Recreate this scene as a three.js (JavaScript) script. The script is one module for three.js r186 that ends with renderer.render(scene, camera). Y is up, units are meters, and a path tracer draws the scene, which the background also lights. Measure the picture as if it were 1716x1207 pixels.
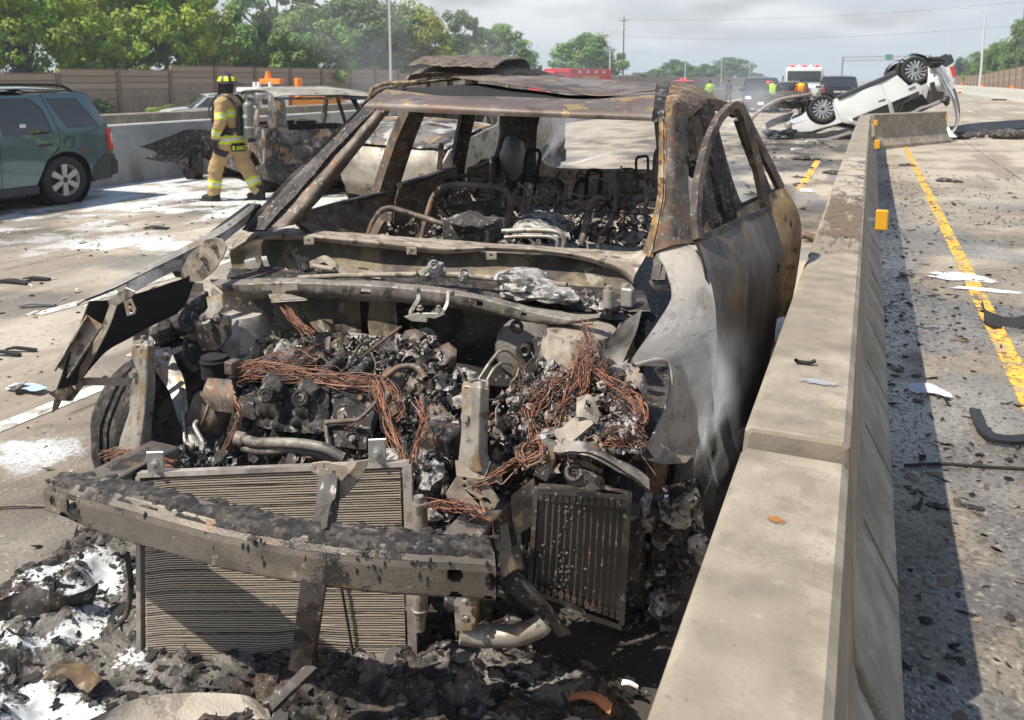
import * as THREE from 'three';
import { mergeGeometries, mergeVertices, toCreasedNormals } from 'three/addons/utils/BufferGeometryUtils.js';
import { TessellateModifier } from 'three/addons/modifiers/TessellateModifier.js';
import { RoundedBoxGeometry } from 'three/addons/geometries/RoundedBoxGeometry.js';
import { MarchingCubes } from 'three/addons/objects/MarchingCubes.js';

// ---------------------------------------------------------------- camera, sky, sun, exposure
const V = (x, y, z) => new THREE.Vector3(x, y, z);
const FOCAL = 1380, PITCH = 8.2 * Math.PI / 180, YAW = 23.4 * Math.PI / 180, EYE = 1.68, CX = 858, CY = 331.9;
const scene = new THREE.Scene();
const camera = new THREE.PerspectiveCamera(2 * Math.atan(603.5 / FOCAL) * 180 / Math.PI, 1716 / 1207, 0.1, 3000);
camera.position.set(0, EYE, 0);
camera.rotation.set(-PITCH, YAW, 0, 'YXZ');
camera.setViewOffset(1716, 1207, 0, 603.5 - CY, 1716, 1207);
camera.focus = 2.9; camera.userData.fStop = 6.3;
scene.add(camera);
const renderer = new THREE.WebGLRenderer({ antialias: true });
renderer.toneMapping = THREE.LinearToneMapping;
renderer.toneMappingExposure = 1.32;
renderer.shadowMap.enabled = true;

// ---- seeded noise
let seedState = 12345;
const seed = (n) => { seedState = n >>> 0; };
const rnd = () => { seedState = (seedState + 0x6D2B79F5) >>> 0; let t = seedState; t = Math.imul(t ^ (t >>> 15), t | 1); t ^= t + Math.imul(t ^ (t >>> 7), t | 61); return ((t ^ (t >>> 14)) >>> 0) / 4294967296; };
const rr = (a, b) => a + (b - a) * rnd();
const pick = (a) => a[Math.floor(rnd() * a.length)];
const clamp = (x, a = 0, b = 1) => Math.min(b, Math.max(a, x));
const lerp = (a, b, t) => a + (b - a) * t;
const sm = (a, b, x) => { const t = clamp((x - a) / (b - a)); return t * t * (3 - 2 * t); };
const HN = new Float32Array(65536); seed(77); for (let i = 0; i < 65536; i++) HN[i] = rnd();
// value noise, optional period (in cells)
function vn(x, y, per = 256, s = 0, pery = per) {
  const xi = Math.floor(x), yi = Math.floor(y), fx = x - xi, fy = y - yi;
  let a = xi % per; if (a < 0) a += per; let c = yi % pery; if (c < 0) c += pery;
  const b = a + 1 === per ? 0 : a + 1, d = c + 1 === pery ? 0 : c + 1;
  const ux = fx * fx * (3 - 2 * fx), uy = fy * fy * (3 - 2 * fy), o = (s + 1) * 40503;
  const pa = Math.imul(a, 0x9E3779B1), pb = Math.imul(b, 0x9E3779B1), qc = Math.imul(c, 0x85EBCA77) + o, qd = Math.imul(d, 0x85EBCA77) + o;
  let k = pa ^ qc; const h0 = HN[((k ^ (k >>> 15)) >>> 3) & 65535]; k = pb ^ qc; const h1 = HN[((k ^ (k >>> 15)) >>> 3) & 65535];
  k = pa ^ qd; const h2 = HN[((k ^ (k >>> 15)) >>> 3) & 65535]; k = pb ^ qd; const h3 = HN[((k ^ (k >>> 15)) >>> 3) & 65535];
  const t0 = h0 + (h1 - h0) * ux, t1 = h2 + (h3 - h2) * ux; return t0 + (t1 - t0) * uy;
}
function fbm(x, y, oct = 4, per = 256, s = 0, pery = per) { let a = 0.5, t = 0, n = 0; for (let i = 0; i < oct; i++) { t += a * vn(x, y, per, s + i, pery); n += a; a *= 0.5; x *= 2; y *= 2; per *= 2; pery *= 2; } return t / n; }
function n3(x, y, z) { return (vn(x + 11.3, y + 3.1) + vn(y + 31.7, z + 5.3, 256, 3) + vn(z + 17.9, x + 7.7, 256, 6)) / 3; }

// ---- sky: pale summer haze with soft broken cloud
{
  const W = 1024, Hh = 512, data = new Float32Array(W * Hh * 4);
  for (let j = 0; j < Hh; j++) for (let i = 0; i < W; i++) {
    const el = (j + 0.5) / Hh * Math.PI - Math.PI / 2, az = (i + 0.5) / W * Math.PI * 2;
    const y = Math.sin(el), c = Math.cos(el), k = (j * W + i) * 4;
    const dx = Math.cos(az) * c, dz = Math.sin(az) * c;
    const up = Math.max(0.02, y);
    const base = [lerp(0.72, 0.28, sm(0, 0.6, y)), lerp(0.78, 0.42, sm(0, 0.6, y)), lerp(0.84, 0.68, sm(0, 0.6, y))];
    const q = 1 / (up + 0.16), px = dx * q, pz = dz * q;
    const n = fbm(px * 1.1 + 40, pz * 1.1 + 40, 6), m = fbm(px * 2.3 + 90, pz * 2.3 + 10, 5, 256, 5);
    const cl = sm(0.42, 0.60, n) * 0.8 * sm(-0.02, 0.10, y), lit = lerp(0.58, 1.05, sm(0.32, 0.66, m));
    for (let b = 0; b < 3; b++) data[k + b] = lerp(base[b], lit * [0.97, 0.985, 1.0][b], cl) * (y < 0 ? 0.75 : 1);
    data[k + 3] = 1;
  }
  const t = new THREE.DataTexture(data, W, Hh, THREE.RGBAFormat, THREE.FloatType);
  t.mapping = THREE.EquirectangularReflectionMapping; t.magFilter = THREE.LinearFilter; t.minFilter = THREE.LinearFilter; t.wrapS = THREE.RepeatWrapping; t.needsUpdate = true;
  scene.background = t; scene.environment = t; scene.backgroundIntensity = 0.72; scene.environmentIntensity = 0.72;
}
const sun = new THREE.DirectionalLight(new THREE.Color(1.0, 0.94, 0.83), 5);
sun.position.set(-0.42 * 60, 0.86 * 60, 0.36 * 60); sun.target.position.set(-1.5, 0, -4);
sun.castShadow = true; sun.shadow.radius = 1; sun.shadow.mapSize.set(4096, 4096);
Object.assign(sun.shadow.camera, { left: -45, right: 45, top: 45, bottom: -45, near: 1, far: 200 });
scene.add(sun, sun.target);
scene.fog = new THREE.FogExp2(0xc9d2da, 0.0009);

// ---------------------------------------------------------------- pixel -> place (a pixel gives a direction, a plane gives the distance)
const sa = Math.sin(YAW), ca = Math.cos(YAW), sp = Math.sin(PITCH), cp = Math.cos(PITCH);
function ray(u, v) { const dx = (u - CX) / FOCAL, dy = -(v - CY) / FOCAL, fw = cp + dy * sp; return [dx * ca - fw * sa, dy * cp - sp, -(dx * sa + fw * ca)]; }
const onD = (u, v, d) => { const r = ray(u, v), t = d / -r[2]; return V(r[0] * t, EYE + r[1] * t, -d); };
const onX = (u, v, x) => { const r = ray(u, v), t = x / r[0]; return V(x, EYE + r[1] * t, r[2] * t); };
const onY = (u, v, y) => { const r = ray(u, v), t = (y - EYE) / r[1]; return V(r[0] * t, y, r[2] * t); };
const groundY = (x) => x * (x < 0 ? 0.013 : 0.018);
const onG = (u, v) => { let p = onY(u, v, 0); for (let i = 0; i < 4; i++) p = onY(u, v, groundY(p.x)); return p; };
const D = (list) => list.map(([u, v, d]) => onD(u, v, d));
const X = (list) => list.map(([u, v, x]) => onX(u, v, x));

// ---------------------------------------------------------------- scene bookkeeping
const names = new Map();
function numbered(name) { const n = names.get(name) || 0; names.set(name, n + 1); return n ? name + '_' + String(n).padStart(3, '0') : name; }
function thing(name, label, category, pos = V(0, 0, 0), group) {
  const o = new THREE.Group(); o.name = numbered(name); o.position.copy(pos); o.userData = { label, category };
  if (group) o.userData.group = group;
  scene.add(o); return o;
}
const _m = new THREE.Matrix4();
function mesh(name, geom, mat, parent) {
  if (Array.isArray(geom)) geom = merge(geom);
  const m = new THREE.Mesh(geom, mat); m.name = name; m.castShadow = m.receiveShadow = true; parent.add(m); return m;
}
// geometry given in world coordinates, put under a parent
function wpart(name, geom, mat, parent) {
  if (Array.isArray(geom)) geom = merge(geom);
  parent.updateWorldMatrix(true, false); geom.applyMatrix4(_m.copy(parent.matrixWorld).invert()); return mesh(name, geom, mat, parent);
}
function single(name, geom, mat, label, category, pos, group, kind) {
  if (Array.isArray(geom)) geom = merge(geom);
  const m = new THREE.Mesh(geom, mat); m.name = numbered(name); m.castShadow = m.receiveShadow = true; if (pos) m.position.copy(pos);
  m.userData = { label, category }; if (group) m.userData.group = group; if (kind) m.userData.kind = kind; scene.add(m); return m;
}
function structure(name, geom, mat) { if (Array.isArray(geom)) geom = merge(geom); const m = new THREE.Mesh(geom, mat); m.name = name; m.userData = { kind: 'structure' }; m.castShadow = m.receiveShadow = true; scene.add(m); return m; }

// ---------------------------------------------------------------- geometry tools (all return geometries with uv in metres)
function plain(g) {
  if (g.index) g = g.toNonIndexed();
  for (const k of Object.keys(g.attributes)) if (!['position', 'normal', 'uv'].includes(k)) g.deleteAttribute(k);
  if (!g.attributes.normal) g.computeVertexNormals();
  return g;
}
function boxUV(g, s = 1) {
  g = plain(g); const p = g.attributes.position, uv = new Float32Array(p.count * 2), a = V(), b = V(), c = V();
  for (let i = 0; i < p.count; i += 3) {
    a.fromBufferAttribute(p, i); b.fromBufferAttribute(p, i + 1); c.fromBufferAttribute(p, i + 2);
    const n = b.clone().sub(a).cross(c.clone().sub(a)), x = Math.abs(n.x), y = Math.abs(n.y), z = Math.abs(n.z);
    [a, b, c].forEach((q, k) => { const o = (i + k) * 2; if (y >= x && y >= z) { uv[o] = q.x * s; uv[o + 1] = q.z * s; } else if (x >= z) { uv[o] = q.z * s; uv[o + 1] = q.y * s; } else { uv[o] = q.x * s; uv[o + 1] = q.y * s; } });
  }
  g.setAttribute('uv', new THREE.BufferAttribute(uv, 2)); return g;
}
function merge(list) { const g = mergeGeometries(list.filter(Boolean).map((q) => (q.attributes.uv && !q.index ? plain(q) : boxUV(q)))); return g; }
function smooth(g, angle = 0.7) { g = plain(g); g.deleteAttribute('normal'); g.deleteAttribute('uv'); g = toCreasedNormals(mergeVertices(g, 1e-4), angle); return boxUV(g); }
const box = (w, h, d, x = 0, y = 0, z = 0) => boxUV(new THREE.BoxGeometry(w, h, d).translate(x, y, z));
const rbox = (w, h, d, r = 0.01, x = 0, y = 0, z = 0, n = 2) => boxUV(new RoundedBoxGeometry(w, h, d, n, Math.min(r, w / 2.01, h / 2.01, d / 2.01)).translate(x, y, z));
const cyl = (r0, r1, h, n = 16, x = 0, y = 0, z = 0) => boxUV(new THREE.CylinderGeometry(r1, r0, h, n).translate(x, y, z));
function along(g, a, b) { // geometry built along +y, unit height centred at 0 -> from a to b
  const d = b.clone().sub(a), L = d.length(); g = g.clone(); g.scale(1, L, 1);
  g.applyQuaternion(new THREE.Quaternion().setFromUnitVectors(V(0, 1, 0), d.normalize())); const m = a.clone().add(b).multiplyScalar(0.5); g.translate(m.x, m.y, m.z); return g;
}
const rod = (a, b, r, n = 8, r1 = r) => boxUV(along(new THREE.CylinderGeometry(r1, r, 1, n), a, b));
function tube(pts, r, seg = 0, rad = 7, closed = false) { const c = new THREE.CatmullRomCurve3(pts, closed, 'catmullrom', 0.35); return boxUV(new THREE.TubeGeometry(c, seg || pts.length * 6, r, rad, closed)); }
// flat bar of w x t swept along points, flat side facing `face`
function strap(pts, w, t, face = V(0, 0, 1), seg = 0, taper = null) {
  const c = pts.length > 2 ? new THREE.CatmullRomCurve3(pts, false, 'catmullrom', 0.3) : new THREE.LineCurve3(pts[0], pts[1]), n = seg || Math.max(2, pts.length * 5), rows = [];
  for (let i = 0; i <= n; i++) {
    const u = i / n, p = c.getPoint(u), T = c.getTangent(u), s = V().crossVectors(T, face).normalize(), N = V().crossVectors(s, T).normalize(), ww = (taper ? taper(u) : 1) * w / 2;
    rows.push([p.clone().addScaledVector(s, -ww).addScaledVector(N, t / 2), p.clone().addScaledVector(s, ww).addScaledVector(N, t / 2), p.clone().addScaledVector(s, ww).addScaledVector(N, -t / 2), p.clone().addScaledVector(s, -ww).addScaledVector(N, -t / 2)]);
  }
  const pos = [], q = (a, b, c2, d) => pos.push(a, b, c2, a, c2, d);
  for (let i = 0; i < n; i++) for (let k = 0; k < 4; k++) q(rows[i][k], rows[i][(k + 1) % 4], rows[i + 1][(k + 1) % 4], rows[i + 1][k]);
  q(rows[0][3], rows[0][2], rows[0][1], rows[0][0]); q(rows[n][0], rows[n][1], rows[n][2], rows[n][3]);
  const g = new THREE.BufferGeometry().setFromPoints(pos); g.computeVertexNormals(); return boxUV(g);
}
// surface through rows of points (rows resampled), with thickness and dents
function loft(rows, o = {}) {
  const nu = o.nu || 18, nv = o.nv || 14, th = o.th ?? 0.004, dent = o.dent || 0, fr = o.fr || 6;
  const resample = (pts, n) => { if (pts.length === 2 || o.straight) { const out = []; for (let i = 0; i <= n; i++) { const t = i / n * (pts.length - 1), k = Math.min(pts.length - 2, Math.floor(t)); out.push(pts[k].clone().lerp(pts[k + 1], t - k)); } return out; } const c = new THREE.CatmullRomCurve3(pts, false, 'catmullrom', o.tension ?? 0.5); const out = []; for (let i = 0; i <= n; i++) out.push(c.getPoint(i / n)); return out; };
  const R = rows.map((r) => resample(r, nu)), grid = [];
  for (let j = 0; j <= nv; j++) grid.push([]);
  for (let i = 0; i <= nu; i++) resample(R.map((r) => r[i]), nv).forEach((p, j) => grid[j].push(p));
  const W = nu + 1, nrm = grid.map((r) => r.map(() => V()));
  const calc = () => { for (let j = 0; j <= nv; j++) for (let i = 0; i <= nu; i++) { const a = grid[j][Math.max(0, i - 1)], b = grid[j][Math.min(nu, i + 1)], c = grid[Math.max(0, j - 1)][i], d = grid[Math.min(nv, j + 1)][i]; nrm[j][i].crossVectors(b.clone().sub(a), d.clone().sub(c)); if (nrm[j][i].lengthSq() < 1e-14) nrm[j][i].set(0, 0, 1); nrm[j][i].normalize(); } };
  calc();
  if (dent) { for (let j = 0; j <= nv; j++) for (let i = 0; i <= nu; i++) { const p = grid[j][i], f = n3(p.x * fr, p.y * fr, p.z * fr) - 0.5 + 0.5 * (n3(p.x * fr * 2.7 + 9, p.y * fr * 2.7, p.z * fr * 2.7) - 0.5); p.addScaledVector(nrm[j][i], f * dent * 2); } calc(); }
  const pos = [], nor = [], uv = [], idx = [], dist = (a, b) => a.distanceTo(b);
  const ul = [0], vl = [0], mj = nv >> 1, mi = nu >> 1; for (let i = 1; i <= nu; i++) ul.push(ul[i - 1] + dist(grid[mj][i], grid[mj][i - 1])); for (let j = 1; j <= nv; j++) vl.push(vl[j - 1] + dist(grid[j][mi], grid[j - 1][mi]));
  const u0 = o.u0 ?? (grid[0][0].x * 1.7 + grid[0][0].z), v0 = o.v0 ?? grid[0][0].y * 1.3;
  for (const s of th > 0 ? [1, -1] : [1]) for (let j = 0; j <= nv; j++) for (let i = 0; i <= nu; i++) { const p = grid[j][i], n = nrm[j][i]; pos.push(p.x + n.x * th / 2 * s, p.y + n.y * th / 2 * s, p.z + n.z * th / 2 * s); nor.push(n.x * s, n.y * s, n.z * s); uv.push(u0 + ul[i], v0 + vl[j]); }
  const hole = o.hole || (() => false), B = W * (nv + 1);
  for (let j = 0; j < nv; j++) for (let i = 0; i < nu; i++) { if (hole(i / nu, j / nv)) continue; const a = j * W + i, b = a + 1, c = a + W, d = c + 1; idx.push(a, b, d, a, d, c); if (th > 0) idx.push(B + a, B + d, B + b, B + a, B + c, B + d); }
  if (th > 0) { const e = (a, b) => idx.push(a, B + a, b, b, B + a, B + b); for (let i = 0; i < nu; i++) { e(i, i + 1); e(nv * W + i, nv * W + i + 1); } for (let j = 0; j < nv; j++) { e(j * W, (j + 1) * W); e(j * W + nu, (j + 1) * W + nu); } }
  const g = new THREE.BufferGeometry(); g.setAttribute('position', new THREE.Float32BufferAttribute(pos, 3)); g.setAttribute('normal', new THREE.Float32BufferAttribute(nor, 3)); g.setAttribute('uv', new THREE.Float32BufferAttribute(uv, 2)); g.setIndex(idx);
  return g.toNonIndexed();
}
// a flat plate cut from a polygon of 3-D points (holes: polygons of points), tessellated, dented
function sheet(pts, th = 0.004, o = {}) {
  const n = V(), c = V(); pts.forEach((p, i) => { const q = pts[(i + 1) % pts.length]; n.x += (p.y - q.y) * (p.z + q.z); n.y += (p.z - q.z) * (p.x + q.x); n.z += (p.x - q.x) * (p.y + q.y); c.add(p); }); n.normalize(); c.multiplyScalar(1 / pts.length);
  const e1 = Math.abs(n.y) > 0.95 ? V(1, 0, 0) : V(0, 1, 0).cross(n).normalize(), u = e1.clone().addScaledVector(n, -e1.dot(n)).normalize(), w = n.clone().cross(u);
  const to2 = (p) => { const q = p.clone().sub(c); return new THREE.Vector2(q.dot(u), q.dot(w)); };
  const sh = new THREE.Shape(pts.map(to2)); (o.holes || []).forEach((h) => sh.holes.push(new THREE.Path(h.map(to2))));
  (o.bores || []).forEach(([p, r, sq]) => { const q = to2(p), a = []; for (let k = 0; k < 12; k++) a.push(new THREE.Vector2(q.x + Math.cos(-k * Math.PI / 6) * r * (sq || 1), q.y + Math.sin(-k * Math.PI / 6) * r)); sh.holes.push(new THREE.Path(a)); });
  const bv = o.bevel ?? Math.min(0.002, th / 3);
  let g = new THREE.ExtrudeGeometry(sh, { depth: Math.max(1e-4, th - 2 * bv), bevelEnabled: bv > 0, bevelSize: bv, bevelThickness: bv, bevelSegments: 1, bevelOffset: -bv, steps: 1, curveSegments: 8 }); g.translate(0, 0, -th / 2);
  if (o.edge) g = new TessellateModifier(o.edge, 5).modify(plain(g));
  if (o.warp || o.dent) { const p = g.attributes.position, fr = o.fr || 6; for (let i = 0; i < p.count; i++) { let x = p.getX(i), y = p.getY(i), z = p.getZ(i); if (o.dent) z += ((n3(x * fr + c.x * 9, y * fr + c.y * 7, 3.3) - 0.5) + 0.5 * (n3(x * fr * 2.6, y * fr * 2.6 + c.z * 5, 9.1) - 0.5)) * o.dent * 2; if (o.warp) z += o.warp(x, y); p.setZ(i, z); } g.deleteAttribute('normal'); g = toCreasedNormals(mergeVertices((g.deleteAttribute('uv'), g), 1e-5), 0.6); }
  g = plain(g);
  const uv = new Float32Array(g.attributes.position.count * 2), p = g.attributes.position; for (let i = 0; i < p.count; i++) { uv[2 * i] = p.getX(i) + c.x * 1.7 + c.z; uv[2 * i + 1] = p.getY(i) + p.getZ(i) + c.y * 1.3; } g.setAttribute('uv', new THREE.BufferAttribute(uv, 2));
  g.applyMatrix4(new THREE.Matrix4().makeBasis(u, w, n).setPosition(c)); return g;
}
const lathe = (prof, n = 24) => boxUV(new THREE.LatheGeometry(prof.map(([r, y]) => new THREE.Vector2(r, y)), n));
function place(g, pos, rot = [0, 0, 0], s = 1) { g = g.clone(); g.applyMatrix4(new THREE.Matrix4().compose(pos, new THREE.Quaternion().setFromEuler(new THREE.Euler(...rot)), typeof s === 'number' ? V(s, s, s) : s)); return g; }
const facing = (g, pos, dir) => { g = g.clone(); g.applyQuaternion(new THREE.Quaternion().setFromUnitVectors(V(0, 1, 0), dir.clone().normalize())); g.translate(pos.x, pos.y, pos.z); return g; };
function lump(r, sd, rough = 0.35, det = 2, sq = [1, 1, 1]) {
  let g = mergeVertices((() => { const q = new THREE.IcosahedronGeometry(1, det); q.deleteAttribute('uv'); q.deleteAttribute('normal'); return q; })(), 1e-4); const p = g.attributes.position;
  for (let i = 0; i < p.count; i++) { const x = p.getX(i), y = p.getY(i), z = p.getZ(i), k = 1 + ((n3(x * 1.3 + sd, y * 1.3, z * 1.3) - 0.5) * 2.4 + (n3(x * 3.7 + sd, y * 3.7 + sd, z * 3.7) - 0.5) * 1.5) * rough; p.setXYZ(i, x * k * r * sq[0], y * k * r * sq[1], z * k * r * sq[2]); }
  g.computeVertexNormals(); return boxUV(toCreasedNormals(g, 0.5));
}
// ---------------------------------------------------------------- procedural textures and materials
const ENC = new Uint8Array(4097); for (let i = 0; i <= 4096; i++) { const c = (i / 4096) ** 2; ENC[i] = Math.round(255 * (c <= 0.0031308 ? 12.92 * c : 1.055 * Math.pow(c, 1 / 2.4) - 0.055)); }
const enc = (c) => ENC[(Math.sqrt(c < 0 ? 0 : c > 1 ? 1 : c) * 4096) | 0];
function dataTex(arr, w, h, srgb) { const t = new THREE.DataTexture(arr, w, h, THREE.RGBAFormat, THREE.UnsignedByteType); t.wrapS = t.wrapT = THREE.RepeatWrapping; t.magFilter = THREE.LinearFilter; t.minFilter = THREE.LinearMipmapLinearFilter; if (srgb) t.colorSpace = THREE.SRGBColorSpace; t.needsUpdate = true; return t; }
// fn(u, v) -> [r, g, b, height, roughness]
function bake(w, h, fn, metres = 1) {
  const a = new Uint8Array(w * h * 4), b = new Uint8Array(w * h * 4), o = [0, 0, 0, 0, 0];
  for (let j = 0; j < h; j++) for (let i = 0; i < w; i++) { fn(i / w, j / h, o); const k = (j * w + i) * 4; a[k] = enc(o[0]); a[k + 1] = enc(o[1]); a[k + 2] = enc(o[2]); a[k + 3] = 255; b[k] = clamp(o[3]) * 255; b[k + 1] = clamp(o[4]) * 255; b[k + 2] = 0; b[k + 3] = 255; }
  const map = dataTex(a, w, h, true), aux = dataTex(b, w, h, false); for (const t of [map, aux]) t.repeat.set(1 / metres, 1 / metres);
  return { map, aux };
}
// the same height picture drives relief (red) and gloss (green)
function surf(t, o = {}) { const { bump = 0.002, ...r } = o; return new THREE.MeshStandardMaterial({ map: t.map, bumpMap: t.aux, bumpScale: bump, roughnessMap: t.aux, roughness: 1, ...r }); }
// wrapped bilinear look-up of coarse noise grids
function bilin(w, h, wrap = true) { let a, b, c, d, fx, fy; const at = (q) => { const t0 = q[a] + (q[b] - q[a]) * fx, t1 = q[c] + (q[d] - q[c]) * fx; return t0 + (t1 - t0) * fy; };
  return (u, v) => { const x = u * (wrap ? w : w - 1), y = v * (wrap ? h : h - 1), xi = Math.min(w - 1, x | 0), yi = Math.min(h - 1, y | 0), x1 = xi + 1 < w ? xi + 1 : wrap ? 0 : xi, y1 = yi + 1 < h ? yi + 1 : wrap ? 0 : yi; fx = x - xi; fy = y - yi; a = yi * w + xi; b = yi * w + x1; c = y1 * w + xi; d = y1 * w + x1; return at; }; }
// layered coat of colours: layers are [colour, cells per tile, threshold, softness, stretch, strength, gloss]
function coat(sd, size, metres, base, layers, o = {}) {
  const grain = o.grain ?? 0.18, rough = o.rough ?? 0.75, hn = Math.round(size / 2.5), low = layers.map(([, f, , , st = 1], i) => { const a = new Float32Array(hn * hn), fy = Math.max(1, Math.round(f * st)); for (let y = 0; y < hn; y++) for (let x = 0; x < hn; x++) a[y * hn + x] = fbm(x / hn * f, y / hn * fy, 4, f, sd + 11 * (i + 1), fy); return a; });
  const g2a = new Float32Array(hn * hn); for (let y = 0; y < hn; y++) for (let x = 0; x < hn; x++) g2a[y * hn + x] = fbm(x / hn * 24, y / hn * 24, 2, 24, sd + 3);
  const look = bilin(hn, hn);
  return bake(size, size, (u, v, out) => {
    const at = look(u, v), g = vn(u * 256, v * 256, 256, sd), g2 = at(g2a);
    let r = base[0], gg = base[1], b = base[2], h = 0.5 + (g2 - 0.5) * 0.8 + (g - 0.5) * 0.3, ro = rough;
    const k0 = 1 + (g - 0.5) * grain * 2 + (g2 - 0.5) * grain * 2; r *= k0; gg *= k0; b *= k0;
    for (let i = 0; i < layers.length; i++) { const [c, , th, so, , am = 1, rg = null, dh = 0] = layers[i]; const n = at(low[i]); const m = sm(th, th + so, n + (g - 0.5) * 0.12) * am; if (m > 0) { const kk = 1 + (g2 - 0.5) * grain * 2; r = lerp(r, c[0] * kk, m); gg = lerp(gg, c[1] * kk, m); b = lerp(b, c[2] * kk, m); if (rg != null) ro = lerp(ro, rg, m); h += dh * m; } }
    out[0] = r; out[1] = gg; out[2] = b; out[3] = h; out[4] = ro;
  }, metres);
}
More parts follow.
